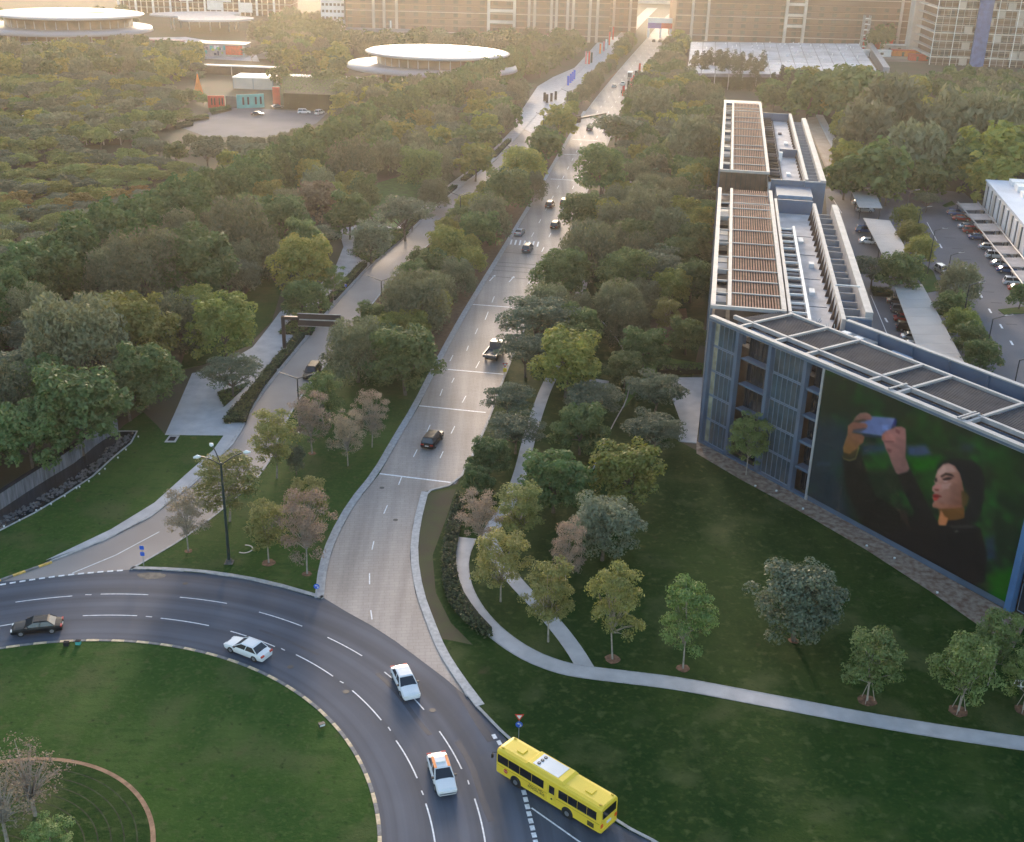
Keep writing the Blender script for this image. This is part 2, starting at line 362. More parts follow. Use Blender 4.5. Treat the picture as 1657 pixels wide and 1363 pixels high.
# roundabout disc of asphalt (inner lawn and outer verges lie above it)
mb = MB(); ring = [(RC[0] + 64 * math.cos(t), RC[1] + 64 * math.sin(t)) for t in np.linspace(0, 2 * math.pi, 120, endpoint=False)]
mb.sheet(ring, 0.012); struct('roundabout_road', mb, M_asph)
mb = MB(); mb.sheet(chaikin([G2(-250, 1010), G2(-120, 960), G2(0, 942), G2(210, 922), G2(0, 990)], 0), 0.014)
mb = MB(); mb.sheet(left_poly, 0.018); struct('slip_road', mb, mat('slip_road_surface', (0.26, 0.222, 0.205), .75, scale=.1, col2=(0.34, 0.295, 0.275), bump=.2, bscale=10))
mb = MB(); mb.sheet(main_poly, 0.024); struct('main_road', mb, M_pave)
# extra arm of the roundabout under the bus
SE = gp([(770, 1145), (820, 1197), (900, 1262), (1000, 1335), (1072, 1372)]) + [(22, 70), (30, 60), (45, 45)]
# roundabout inner lawn, path ring and centre lawn
def disc(r0_, r1_, n=160):
    return [(RC[0] + r1_ * math.cos(t), RC[1] + r1_ * math.sin(t)) for t in np.linspace(0, 2 * math.pi, n, endpoint=False)]
mb = MB(); mb.prism(disc(0, 32.1), 0.0, 0.12); struct('roundabout_lawn', mb, M_lawn)
mb = MB(); mb.prism(disc(0, 13.5), 0.10, 0.135); struct('soil_ring', mb, mat('bare_soil', (0.30, 0.17, 0.10), .95, var=.2, scale=1.5))
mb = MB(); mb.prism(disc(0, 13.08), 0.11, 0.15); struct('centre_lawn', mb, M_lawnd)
for k in range(9):
    rr = 3.6 + 1.05 * k
    mb = MB(); a = arc(RC, rr, 0, 2 * math.pi, 70); mb.ribbon(a, -.06, .06, .148, .154); struct('mowing_furrow', mb, mat('furrow_grass', (.028, .036, .012), .95, var=.4, scale=1.5))
# kerb of the inner island, painted blocks
kb = thing('island_kerb', 'kerb of alternating pale and dark painted blocks round the roundabout lawn', 'kerb', (RC[0], RC[1], 0))
proto = {}
NB = 150
for i in range(NB):
    a = 2 * math.pi * i / NB
    if not (R(-35) < ((a + math.pi) % (2 * math.pi)) - math.pi < R(140)): continue
    key = i % 2
    if key not in proto:
        m_ = MB(); w = 2 * math.pi / NB; g = 0.0006
        A = arc((0, 0), 32.1, -w / 2 + g, w / 2 - g, 2); B = arc((0, 0), 32.45, -w / 2 + g, w / 2 - g, 2)
        m_.prism(A + B[::-1], 0.0, 0.17); proto[key] = new_mesh('kerb_block', m_.V, m_.F, [M_kpale if key else M_kblk])
    o = link('kerb_block', proto[key], kb, (0, 0, 0), a)
yk = thing('yellow_kerb', 'short kerb of yellow and dark blocks at the slip road corner', 'kerb', (0, 0, 0))
kp = resample(gp([(-110, 985), (-50, 958), (0, 939), (40, 925), (83, 910)]), 1.3)
for i, (a, b_) in enumerate(zip(kp, kp[1:])):
    m_ = MB(); m_.ribbon([(a[0] + (b_[0] - a[0]) * .01, a[1] + (b_[1] - a[1]) * .01), (a[0] + (b_[0] - a[0]) * .99, a[1] + (b_[1] - a[1]) * .99)], 0, .32, 0, .185); m_.build('kerb_block', M_kyel if i % 2 else M_kblk, yk)
# lane lines of the roundabout
def ring_dash(r, a0, a1, wid=.13, name='lane_marking'):
    m_ = MB(); A = arc(RC, r, a0, a1, max(3, int(abs(a1 - a0) * r / 1.2))); m_.ribbon(A, -wid / 2, wid / 2, .0, .034); return m_
marks = MB()
def ang_of(x, y):
    g = G2(x, y); return math.atan2(g[1] - RC[1], g[0] - RC[0]), math.hypot(g[0] - RC[0], g[1] - RC[1])
def dash_px(p, q, wid=.14, z=.036, obj=True):
    """curved dash between two points seen in the photograph"""
    a0, ra = ang_of(*p); a1, rb = ang_of(*q); n = 6
    pts = [(RC[0] + (ra + (rb - ra) * i / n) * math.cos(a0 + (a1 - a0) * i / n), RC[1] + (ra + (rb - ra) * i / n) * math.sin(a0 + (a1 - a0) * i / n)) for i in range(n + 1)]
    m_ = MB()
    L = offset(pts, -wid / 2); Q = offset(pts, wid / 2)
    for i in range(n): m_.sheet([L[i], Q[i], Q[i + 1], L[i + 1]], z)
    o = m_.build('lane_dash', M_line); o['kind'] = 'structure'; return o
for p, q in [((25, 975), (117, 965)), ((163, 962), (240, 963)), ((291, 967), (367, 977)), ((419, 991), (489, 1014)), ((530, 1032), (586, 1062)), ((622, 1088), (686, 1149)),
             ((711, 1184), (747, 1245)), ((768, 1293), (786, 1370)), ((-60, 1026), (35, 1008)), ((134, 997), (222, 997)), ((260, 1001), (338, 1013)), ((373, 1022), (445, 1047)),
             ((479, 1060), (539, 1095)), ((570, 1118), (617, 1166)), ((641, 1199), (675, 1260)), ((689, 1301), (704, 1365)), ((-60, 985), (-10, 980))]:
    dash_px(p, q)
for p, q in [((138, 963), (148, 963)), ((236, 998), (246, 999)), ((550, 1103), (556, 1106)), ((628, 1177), (632, 1183)), ((682, 1280), (685, 1287)), ((757, 1263), (759, 1270)), ((455, 1050), (461, 1053))]:
    dash_px(p, q, .12)
def line_px(p, q, wid=.15, z=.036, name='road_line', m=None):
    a, b = G2(*p), G2(*q); m_ = MB(); L = offset([a, b], -wid / 2); Q = offset([a, b], wid / 2)
    m_.sheet([L[0], Q[0], Q[1], L[1]], z); o = m_.build(name, m or M_line); o['kind'] = 'structure'; return o
# slip road entry: give way dots and centre line
for i in range(13):
    t0, t1 = i / 13, (i + .62) / 13
    f = lambda t: (205 * t + 0, 947 - 24 * t - 8 * math.sin(math.pi * t) * .4)
    line_px(f(t0), f(t1), .32, name='give_way_mark')
line_px((117, 928), (187, 899), .13); line_px((187, 899), (258, 861), .13)
# marks on the bus arm
for i in range(8):
    x, y = 848 + 2.7 * i, 1283 + 11.5 * i
    line_px((x - 1.2, y - 4), (x + 1.2, y + 4), .42, name='give_way_mark')
line_px((860, 1308), (945, 1368), .16)
for p in ((800, 1193), (808, 1203)): line_px((p[0] - 2, p[1] - 4), (p[0] + 2, p[1] + 3), .4, name='give_way_mark')
# main road lines
line_px((614, 767), (736, 782), .35); line_px((678, 657), (786, 668), .35); line_px((710, 597), (815, 606), .35); line_px((765, 493), (858, 500), .32)
for p, q in [((646, 772), (650, 786)) and ((650, 772), (645, 785)), ((627, 818), (621, 832)), ((605, 876), (602, 890)), ((598, 928), (598, 946)), ((600, 988), (602, 1003)),
             ((736, 690), (730, 702)), ((717, 731), (712, 742)), ((696, 688), (691, 699)), ((675, 728), (669, 740)), ((754, 641), (748, 652)), ((716, 630), (712, 641)),
             ((776, 585), (770, 596)), ((735, 612), (731, 620)), ((733, 575), (728, 585)), ((790, 505), (785, 518)), ((773, 532), (769, 541)), ((758, 560), (755, 568)), ((800, 480), (796, 490))]:
    line_px(p, q, .14)
for cx in ((797, 450), (828, 452), (859, 455)):   # lane arrows
    m_ = MB(); c = G2(*cx); d = np.array([.24, .97]); nn = np.array([d[1], -d[0]])
    P = lambda a, b: (c[0] + d[0] * a + nn[0] * b, c[1] + d[1] * a + nn[1] * b)
    m_.sheet([P(-2.4, -.12), P(-2.4, .12), P(.8, .12), P(.8, .45), P(2.2, 0), P(.8, -.45), P(.8, -.12)], .036); o = m_.build('lane_arrow', M_line); o['kind'] = 'structure'
for i in range(7):   # zebra bars
    x = 826 + 7.2 * i; line_px((x + 2.2, 388 + .6 * i), (x, 396 + .6 * i), .38, name='crossing_bar')
for k, yy in enumerate((408, 424, 430, 437, 447)):   # rumble strips
    line_px((786 + (447 - yy) * .55, yy), (870 + (447 - yy) * .5, yy + 6), .3, name='rumble_strip', m=mat('worn_strip', (0.12, 0.11, 0.11), .8))
for y in (250, 290, 226): line_px((913 + (250 - y) * .55, y), (952 + (250 - y) * .62, y + 2), .4)
for p in ((618, 790), (640, 842), (560, 1120), (300, 945), (470, 1080), (700, 1150)):
    c = G2(*p); m_ = MB(); m_.sheet([(c[0] + .33 * math.cos(t), c[1] + .33 * math.sin(t)) for t in np.linspace(0, 6.28, 16, endpoint=False)], .0385); o = m_.build('manhole_cover', mat('cast_iron', (.06, .055, .055), .6)); o['kind'] = 'structure'
c = G2(246, 932); m_ = MB(); m_.sheet([(c[0] + 1.7 * math.cos(t) * rng.uniform(.9, 1.1), c[1] + .75 * math.sin(t) * rng.uniform(.85, 1.15)) for t in np.linspace(0, 6.28, 22, endpoint=False)], .0165); o = m_.build('road_patch', mat('dusty_patch', (.17, .14, .11), .9, var=.3, scale=1.2)); o['kind'] = 'structure'
for p_, q_, w_ in (((690, 1040), (800, 1200), .9), ((610, 1090), (700, 1190), .5), ((420, 1020), (520, 1060), .35), ((740, 1200), (800, 1330), .6)):
    a_, b_ = G2(*p_), G2(*q_); pts_ = [(a_[0] + (b_[0] - a_[0]) * t + .25 * math.sin(5 * t), a_[1] + (b_[1] - a_[1]) * t) for t in np.linspace(0, 1, 9)]; m_ = MB()
    Lq, Rq = offset(pts_, -w_ / 2), offset(pts_, w_ / 2)
    for i in range(8): m_.sheet([Lq[i], Rq[i], Rq[i + 1], Lq[i + 1]], .0155)
    o = m_.build('tyre_stain', mat('rubber_stain', (.038, .042, .058), .7, scale=.5, col2=(.055, .06, .08))); o['kind'] = 'structure'
# long lane lines beyond
for off in (.34, .67):
    for k in range(36):
        yy = 262 + k * 13
        i0 = lambda t, E: next(((a[0] + (b[0] - a[0]) * (t - a[1]) / (b[1] - a[1])) for a, b in zip(E, E[1:]) if a[1] <= t < b[1]), None)
        xa, xb = i0(yy, LE), i0(yy, RE); xc, xd = i0(yy + 4, LE), i0(yy + 4, RE)
        if None in (xa, xb, xc, xd): continue
        m_ = MB(); p = (xa + (xb - xa) * off, yy); q = (xc + (xd - xc) * off, yy + 4)
        L = offset([p, q], -.08); Q = offset([p, q], .08); m_.sheet([L[0], Q[0], Q[1], L[1]], .036); o = m_.build('lane_dash', M_line); o['kind'] = 'structure'
# kerbs along roads
def kerb(pts, w=.3, side=1, h=.15, name='road_kerb', m=None, sm=1):
    pts = chaikin(pts, sm) if sm else pts
    m_ = MB(); m_.ribbon(pts, 0 if side > 0 else -w, w if side > 0 else 0, 0, h); return struct(name, m_, m or M_kerb)
kerb(LE, .35, -1); kerb([p for p in LE[:14]], 1.05, -1, .125, 'granite_gutter', mat('granite_setts', (0.34, 0.335, 0.345), .8, var=.12, scale=2.2, bump=.1))
kerb(RE[::1], .35, 1)
kerb(gp([(682, 797), (668, 850), (663, 900), (672, 960), (690, 1010), (708, 1055), (735, 1098), (770, 1145)]), .95, -1, .155, 'verge_paving', mat('verge_setts', (0.42, 0.41, 0.41), .8, var=.12, scale=2.2, bump=.1))
kerb(LLs, .3, -1); kerb(LR, .3, 1)
kerb(gp([(210, 922), (280, 924), (350, 930), (430, 944), (520, 970)]), .55, -1, .15)
kerb(SE, .3, -1, .15)
kerb(gp([(520, 970), (524, 968)]), .4, -1)
# lawns as raised slabs
def slab(name, pts, m, z=.10, z0=0.0):
    m_ = MB(); m_.prism(pts, z0, z); return struct(name, m_, m)
isl = gp([(210, 922), (280, 924), (350, 930), (430, 944), (520, 970)])
island_poly = LR[:7][::-1] + isl[1:] + LE[1:8] + [(-26, 200)]
slab('island_lawn', offset(island_poly, 0), M_lawn)
median_poly = [(-26, 200)] + LE[7:14] + LR[7:14][::-1] + [LR[6]]
slab('median_bed', [p for p in [LR[6], (-26, 200)] + [LE[7]] + LE[8:15] + LR[7:14][::-1]], M_mulch, .09)
m_ = MB(); m_.prism(gp([(735, 545), (690, 600), (640, 655), (560, 640), (535, 580), (600, 560), (700, 480)]), .0, .115)
# left lawn
pv_out = gp([(75, 908), (180, 858), (250, 815), (300, 770), (345, 730), (362, 706)])
left_lawn = gp([(-150, 1000), (-60, 962), (0, 940), (45, 925), (83, 905)]) + pv_out[1:] + gp([(267, 705), (255, 690), (232, 668), (200, 690), (120, 775), (0, 850), (-150, 930)])
slab('left_lawn', left_lawn, M_lawn)
slab('west_lawn', arc(RC, 49.5, R(112), R(215), 24) + [(-190, 20), (-230, 160), (-100, 185), (-75, 150)], M_lawn, .094)
# pavement beside slip road and plaza
slab('footway', [G2(83, 905)] + LL[3:7] + [G2(390, 700), G2(362, 706)] + pv_out[1:5][::-1] + [G2(75, 908)], M_path, .14)
plaza = gp([(267, 705), (285, 665), (311, 605), (345, 600), (409, 563), (436, 529), (453, 506), (500, 478), (540, 440), (556, 400), (548, 375), (600, 362), (640, 372), (668, 362), (700, 340)]) + offset(LL, -.4)[6:12][::-1]
plaza = gp([(267, 705), (285, 665), (311, 605), (345, 600), (409, 563), (436, 529), (453, 506), (500, 478), (540, 440), (556, 400), (548, 372), (590, 362), (640, 370), (664, 377)]) + [offset(LL, -.4)[i] for i in (12, 11, 10, 9, 8, 7)] + [G2(395, 690), G2(388, 703), G2(362, 706)]
slab('plaza_paving', plaza, M_path, .13)
slab('far_footway', offset(LL, -.4)[12:20] + offset(LL, -4.0)[12:20][::-1], M_path, .13)
slab('promenade_paving', [G2(830, 200), G2(870, 140), G2(895, 125), G2(930, 110), G2(975, 60), G2(1005, 60), G2(985, 100), G2(935, 150), G2(890, 185), G2(860, 215)], M_path, .05)
# right lawn: everything from the main road to the tower block, bottom right
rl = RE[5:7][::-1]
right_lawn = gp([(770, 1145), (738, 1098), (712, 1055), (694, 1010), (676, 960), (668, 900), (673, 850), (687, 799), (740, 785)]) + RE[8:14] + [(40, 280), (45, 255), (25, 160.5), (60, 112), (110, 60), (110, 0), (50, 30), (45, 45), (30, 60), (22, 70)] + gp([(1072, 1372), (1000, 1335), (900, 1262), (820, 1197)])
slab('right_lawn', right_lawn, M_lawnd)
slab('planted_bed', gp([(690, 800), (738, 792), (722, 840), (700, 900), (705, 960), (730, 1010), (765, 1045), (715, 1035), (690, 990), (672, 930), (668, 880), (676, 830)]), mat('clipped_ground_cover', (0.055, 0.045, 0.025), .95, var=.3, scale=.4, col2=(0.055, 0.065, 0.02)), .112)
# footpaths on the right lawn
pa = chaikin(gp([(757, 872), (743, 905), (746, 945), (765, 985), (800, 1025), (850, 1060), (905, 1082), (950, 1090), (1020, 1098), (1100, 1108), (1200, 1127), (1300, 1146), (1400, 1165), (1500, 1182), (1580, 1194), (1657, 1205), (1900, 1240)]), 2)
m_ = MB(); m_.ribbon(pa, -.95, .95, .0, .128); struct('curved_footpath', m_, M_path)
m_ = MB(); m_.ribbon(pa, -1.1, -.95, .0, .15); m_.ribbon(pa, .95, 1.1, .0, .15); struct('path_edging', m_, M_kerb)
pb = chaikin(gp([(953, 1092), (925, 1045), (880, 990), (835, 945), (805, 905), (790, 870), (800, 850), (822, 820), (842, 770), (856, 710), (872, 660), (885, 625), (905, 590), (925, 530), (940, 470), (955, 420), (985, 370), (1010, 330), (1030, 250), (1030, 190)]), 2)
m_ = MB(); m_.ribbon(pb, -.95, .95, .0, .134); struct('tree_lined_footpath', m_, M_path)
slab('entrance_court', gp([(1075, 612), (1140, 612), (1127, 718), (1098, 715), (1100, 680)]), M_path, .125)
pc = chaikin(gp([(930, 480), (985, 530), (1018, 580), (1020, 640), (990, 690), (960, 760)]), 2)
m_ = MB(); m_.ribbon(pc, -.09, .09, .0, .13); struct('lawn_edging', m_, M_kerb)
slab('brown_bed', gp([(1035, 505), (1110, 500), (1120, 560), (1060, 560)]), M_mulch, .118)
slab('bright_grass_patch', gp([(1015, 590), (1050, 575), (1140, 590), (1140, 606), (1060, 606), (1010, 660)]), mat('bright_grass', (0.05, 0.12, 0.015), .9, var=.2), .121)  # brighter green sheet laid over the lawn
# gravel bed along the facade
slab('stone_bed', gp([(1127, 735), (1200, 778), (1300, 832), (1400, 890), (1500, 955), (1590, 1018), (1640, 1050), (1660, 1010), (1620, 985), (1300, 805), (1127, 715)]), M_gravel, .125)
# garden lawns seen among the left trees
slab('garden_lawn', gp([(395, 480), (430, 440), (455, 470), (440, 520), (400, 560), (330, 590), (290, 600), (300, 570), (360, 520)]), M_lawn, .10)
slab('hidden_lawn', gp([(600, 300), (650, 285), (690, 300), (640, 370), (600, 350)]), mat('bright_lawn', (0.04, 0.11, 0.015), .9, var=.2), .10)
# car park behind the tower block
carpark = gp([(1335, 306), (1420, 303), (1480, 303), (1560, 312), (1600, 350)]) + [(190, 300), (200, 120), (120, 95), (61, 133), (50, 160)]
slab('car_park', carpark, M_carp, .03)
slab('far_parking', gp([(1480, 178), (1515, 172), (1560, 212), (1560, 235), (1530, 233), (1500, 205)]), M_carp, .04)
north_lot = gp([(296, 208), (345, 178), (372, 173), (530, 183), (512, 200), (440, 222), (335, 222)])
slab('north_parking', north_lot, M_carp, .04)
slab('event_paving', gp([(60, 105), (130, 75), (230, 85), (330, 95), (420, 100), (410, 78), (300, 60), (200, 62), (90, 62), (0, 85)]), mat('pale_paving', (0.42, 0.41, 0.42), .8, var=.2, scale=.1), .03)
slab('site_ground', gp([(1110, 60), (1480, 62), (1657, 75), (1657, 105), (1430, 100), (1400, 130)]), mat('sandy_ground', (0.24, 0.19, 0.15), .95, var=.3, scale=.05), .02)
#@@BUILDING
# ------------------------------------------------------------------ office building (two wings meeting at a sharp corner)
CX, CY = 27.99, 160.4
bld = thing('office_building', 'long glass and blue clad office building with slatted roof pergolas and a giant photo screen', 'building', (CX, CY, 0))
def part(mb_, name, m, parent=None, kind=None, smooth=False):
    o = mb_.build(name, m, parent or bld, smooth)
    if kind: o['kind'] = kind
    return o
HN, HF = R(9.3), R(146.0)
# matrices mapping (along, across, z) to building local space
MN = Matrix(((math.sin(HN), math.cos(HN), 0, 0), (math.cos(HN), -math.sin(HN), 0, 0), (0, 0, 1, 0), (0, 0, 0, 1)))     # across = right
MF = Matrix(((math.sin(HF), -math.cos(HF), 0, 0), (math.cos(HF), math.sin(HF), 0, 0), (0, 0, 1, 0), (0, 0, 0, 1)))   # across = left (behind the facade)
def N(): return MB(MN)
def Fm(): return MB(MF)
# --- north wing body
b = N(); b.box(0.5, 86, .35, 10.9, 0, 16.6); b.box(104, 204.5, .35, 10.9, 0, 16.6); b.box(86, 104, .6, 10.5, 0, 15.2); part(b, 'wall', M_brown)
b = N(); b.box(2.0, 79, 10.9, 18.7, 0, 16.8); b.box(98, 187, 10.9, 18.4, 0, 17.6); part(b, 'roof', M_deck)
b = N(); b.box(7.0, 75.5, 19.3, 22.4, 0, 17.2); b.box(98, 180, 19.2, 21.6, 0, 18.2); part(b, 'gutter_roof', M_bluel)
b = N(); b.box(7.3, 75.6, 22.4, 23.5, 0, 20.0); b.box(97.6, 180, 21.6, 22.8, 0, 20.02); b.box(6.9, 7.3, 19.3, 23.5, 0, 19.2); b.box(97.2, 97.6, 18.4, 22.8, 0, 19.8); part(b, 'outer_wall', M_pale)
b = N(); b.box(3.2, 75.6, 18.7, 19.3, 0, 20.0); b.box(98, 187, 18.4, 19.1, 0, 20.0); part(b, 'parapet', M_pale)
for q_ in ((6.6, 6.9, 19.3, 23.45, 0, 19.0), (96.8, 97.2, 18.4, 22.75, 0, 19.6), (79, 79.4, 11.8, 19, 0, 19.6), (86.5, 97, 12.2, 19.6, 0, 18.6), (97.6, 98, 11.2, 18.4, 0, 19.7), (187, 187.4, 11, 18.5, 0, 19.8), (134, 134.5, 14.2, 18.4, 17, 19.6)): b = N(); b.box(*q_); part(b, 'end_wall', M_blue)
b = N(); b.box(86.3, 86.5, 13.4, 14.9, 15.4, 18.1); b.box(86.3, 86.5, 15.9, 18.3, 15.4, 18.1); part(b, 'door', M_brown)
b = N(); b.box(86.2, 86.45, 12.4, 19.4, 18.2, 18.9); part(b, 'door_canopy', M_bluel)
# cavity ribs: each rib across the tiled gutter
ribs = N()
for k, u in enumerate(np.linspace(9.5, 74.5, 17)): r_ = N(); r_.box(u, u + .22, 19.3, 22.4, 17.2, 18.3 if k % 2 else 18.1); part(r_, 'gutter_rib', M_pale)
for k, u in enumerate(np.linspace(99.5, 178, 22)): r_ = N(); r_.box(u, u + .22, 19.1, 21.6, 18.2, 19.1); part(r_, 'gutter_rib', M_pale)
# brackets along the inner face of the parapet
br_ = None
for (u0, u1, v, n_) in ((4.5, 74, 18.05, 19), (100, 185, 17.8, 24)):
    for u in np.linspace(u0, u1, n_):
        r_ = N(); r_.add([(u, v + .65, 16.8), (u + .35, v + .65, 16.8), (u, v, 16.8), (u + .35, v, 16.8), (u, v + .65, 19.6), (u + .35, v + .65, 19.6)], [(0, 1, 3, 2), (2, 3, 5, 4), (0, 2, 4), (1, 5, 3), (0, 4, 5, 1)]); part(r_, 'bracket', M_brown)
# thin white beam and services strip
b = N(); b.box(4.9, 78, 11.25, 11.75, 16.8, 20.0); part(b, 'roof_beam', M_pale)
for u in np.linspace(6, 61, 19): r_ = N(); r_.box(u, u + .8, 11.8, 14.35, 17.6, 17.95); part(r_, 'service_slat', M_greysl)
for u in np.linspace(5, 60, 13): r_ = N(); r_.box(u, u + .3, 11.8, 14.4, 18.15, 18.45); part(r_, 'service_beam', M_white)
b = N(); b.box(2.9, 61.7, 14.3, 14.75, 16.8, 18.6); part(b, 'roof_beam', M_white)
for u in np.linspace(104, 186, 24): r_ = N(); r_.box(u, u + 1.0, 10.95, 13.6, 17.8, 18.5); part(r_, 'service_slat', M_dark if int(u) % 3 else M_greysl)
b = N(); b.box(98.2, 186.8, 13.9, 14.1, 17.6, 18.1); part(b, 'roof_rail', M_greysl)
for u in (18, 33, 48, 61): r_ = N(); r_.box(u, u + .08, 14.8, 18.0, 16.8, 16.86); part(r_, 'deck_joint', M_dark)
b = N(); b.box(20, 20.15, 19.0, 22.8, 20.0, 20.12); b.box(128.5, 129.5, 13.9, 14.7, 17.6, 19.8); part(b, 'vent_pipe', M_white)
for u, v, a_, c_ in ((24, 15.6, 2.4, .5), (40, 16.4, 1.6, .7), (56, 15.4, 3.0, .4), (112, 15.2, 2.2, .5), (150, 16.0, 2.6, .6), (165, 15.0, 1.8, .4)):
    r_ = N(); r_.box(u, u + a_, v, v + .9, 16.8 if u < 90 else 17.6, (16.8 if u < 90 else 17.6) + c_); part(r_, 'roof_duct', M_greysl if u % 2 else M_white)
# --- pergolas
def pergola(u0, u1, cross, slat_m):
    for (v0, v1) in ((0, .7), (2.45, 3.0), (10.3, 11.0)):
        b = N(); b.box(u0, u1, v0, v1, 19.55, 20.05); part(b, 'pergola_beam', M_pale)
    b = N(); b.box(u0 - .5, u0, 0, 11.0, 19.5, 20.02); part(b, 'pergola_beam', M_pale)
    cs = sorted(cross)
    for c in cs:
        b = N(); b.box(c - .12, c + .12, .7, 2.45, 19.62, 19.9); b.box(c - .12, c + .12, 3.0, 10.3, 19.86, 20.02); part(b, 'cross_beam', M_pale)
        b = N(); b.box(c - .15, c + .15, .05, .35, 0, 19.55); part(b, 'column', M_pale)
    edges = [u0] + cs + [u1]
    for a, c in zip(edges, edges[1:]):
        if c - a < .5: continue
        b = N()
        for k in range(17):
            v = 3.12 + 7.15 * k / 17; b.box(a + .12, c - .12, v, v + .2, 19.5, 19.84)
        part(b, 'louvre_bay', slat_m, kind='stuff')
pergola(5.4, 84.6, [12.0, 18.6, 24.6, 32.5, 41.4, 50.6, 60.7, 67.4, 72.0, 79.4], M_terra)
pergola(103.8, 204, [110.8, 119.9, 129.0, 134.4, 147.0, 157.8, 168.6, 176.2, 187.4, 192.4], M_terra)
b = N(); b.box(204, 210, 0, 11, 18.8, 19.5); part(b, 'roof_slab', M_blue)
b = N(); b.box(103.5, 103.9, .2, 10.6, 15.2, 19.4); part(b, 'panel_wall', M_brown)
for v in np.linspace(1.6, 10.2, 9): r_ = N(); r_.box(103.42, 103.5, v, v + .1, 15.2, 19.4); part(r_, 'mullion', M_black)
# coloured things seen through the open strip
for k, u in enumerate(np.linspace(2, 83, 14)):
    r_ = N(); r_.box(u, u + 3.2, .75, 2.4, 16.6, 16.9 + (k % 3) * .35); part(r_, 'roof_panel', [M_blue, M_dark, M_deck][k % 3])
for k, u in enumerate(np.linspace(106, 202, 14)):
    r_ = N(); r_.box(u, u + 3.6, .75, 2.4, 16.6, 16.9 + (k % 3) * .35); part(r_, 'roof_panel', [M_dark, M_deck, M_blue][k % 3])
# west face windows of the north wing
for u0, u1 in ((2, 84), (104, 203)):
    for u in np.arange(u0, u1 - 5, 6.2):
        for z in (.6, 4.6, 8.6, 12.6):
            r_ = N(); r_.box(u, u + 5.4, .28, .36, z, z + 3.3); part(r_, 'window_pane', M_glass)
        r_ = N(); r_.box(u + 5.45, u + 6.0, .05, .34, 0, 19.4); part(r_, 'pillar', M_blue)
# --- south-east wing
b = Fm(); b.box(3.0, 78, 3.6, 11.0, 16.6, 16.75); part(b, 'louvre_gap_shade', M_dark)  # dark sheets added below the louvres, gap shade put into their colour
b = N(); b.box(5.5, 84.5, 3.05, 10.3, 16.6, 16.72); part(b, 'louvre_gap_shade', M_dark)
b = N(); b.box(104, 204, 3.05, 10.3, 16.6, 16.72); part(b, 'louvre_gap_shade', M_dark)
b = Fm(); b.box(2.6, 78, 2.15, 15.9, 0, 16.55); part(b, 'wall', M_brown)
b = Fm(); b.box(11, 78, 11.7, 15.9, 16.6, 17.0); part(b, 'roof', M_blue)
b = Fm(); b.box(11.2, 78, 15.9, 16.4, 0, 19.9); part(b, 'back_wall', M_blue)
b = Fm(); b.box(11.2, 78, 15.78, 16.52, 19.9, 20.08); part(b, 'coping', M_pale)
for s in np.arange(17, 78, 6.0): r_ = Fm(); r_.box(s, s + .25, 15.6, 15.9, 17.0, 19.8); part(r_, 'wall_rib', M_blue)
b = Fm(); b.box(12.4, 17.8, 12.0, 15.2, 17.0, 18.9); part(b, 'plant_box', M_pale)
b = Fm(); b.box(18.6, 20.2, 12.4, 14.8, 17.0, 18.3); b.box(21.0, 24.4, 12.3, 14.6, 17.0, 18.9); part(b, 'air_unit', M_bluel)
b = Fm(); b.box(13, 14.2, 12.6, 13.8, 18.9, 19.4); b.box(15.2, 16.4, 12.8, 13.9, 18.9, 19.3); part(b, 'air_unit', M_white)
# scaffold tubes on the roof near the corner
sc = Fm()
for k in range(14):
    a = 6 + rng.random() * 9; w = 11.9 + rng.random() * 3.2
    sc.tube([(a, w, 16.9), (a + rng.normal() * 1.2, w + rng.normal() * .8, 19.0 + rng.random() * 1.2)], .05, 4)
part(sc, 'scaffold_tubes', M_steel)
CROSS = [5.3, 12.1, 17.9, 28.5, 33.1, 43.3, 53.5, 63.5, 74]
b = Fm(); b.box(0, 78, -.05, .75, 19.35, 20.05); part(b, 'fascia_beam', M_pale)
b = Fm(); b.box(0, 78, -.12, -.05, 19.42, 19.72); part(b, 'fascia_strip', M_blue)
b = Fm(); b.box(1.6, 78, 3.05, 3.5, 19.5, 20.05); part(b, 'pergola_beam', M_pale)
b = Fm(); b.box(4.6, 78, 11.0, 11.45, 19.5, 20.05); part(b, 'pergola_beam', M_pale)
for c in CROSS:
    b = Fm(); b.box(c - .2, c + .2, .75, 3.0, 19.52, 20.0); b.box(c - .2, c + .2, 3.5, 11.0, 19.82, 20.1); part(b, 'cross_beam', M_pale)
for s in (32.0, 42.6, 42.1): b = Fm(); b.box(s, s + .25, .3, 3.6, 20.06, 20.22); part(b, 'loose_beam', M_pale)
edges = [2.6] + CROSS + [78]
for a, c in zip(edges, edges[1:]):
    b = Fm()
    for k in range(18):
        w = 3.65 + 7.35 * k / 18; a_ = a + .28 if a > 3 else a - .2 + 0.05 * k
        b.box(a_, c - .28, w, w + .19, 19.45, 19.78)
    part(b, 'louvre_bay', M_greysl, kind='stuff')
    b = Fm(); b.box(a + .4, c - .4, 2.7, 2.78, 16.65, 19.4); part(b, 'strip_lining', M_blue)
# corner gable between the wings
b = Fm(); b.box(.05, .6, .05, .8, 0, 19.3); part(b, 'corner_pillar', M_blue)
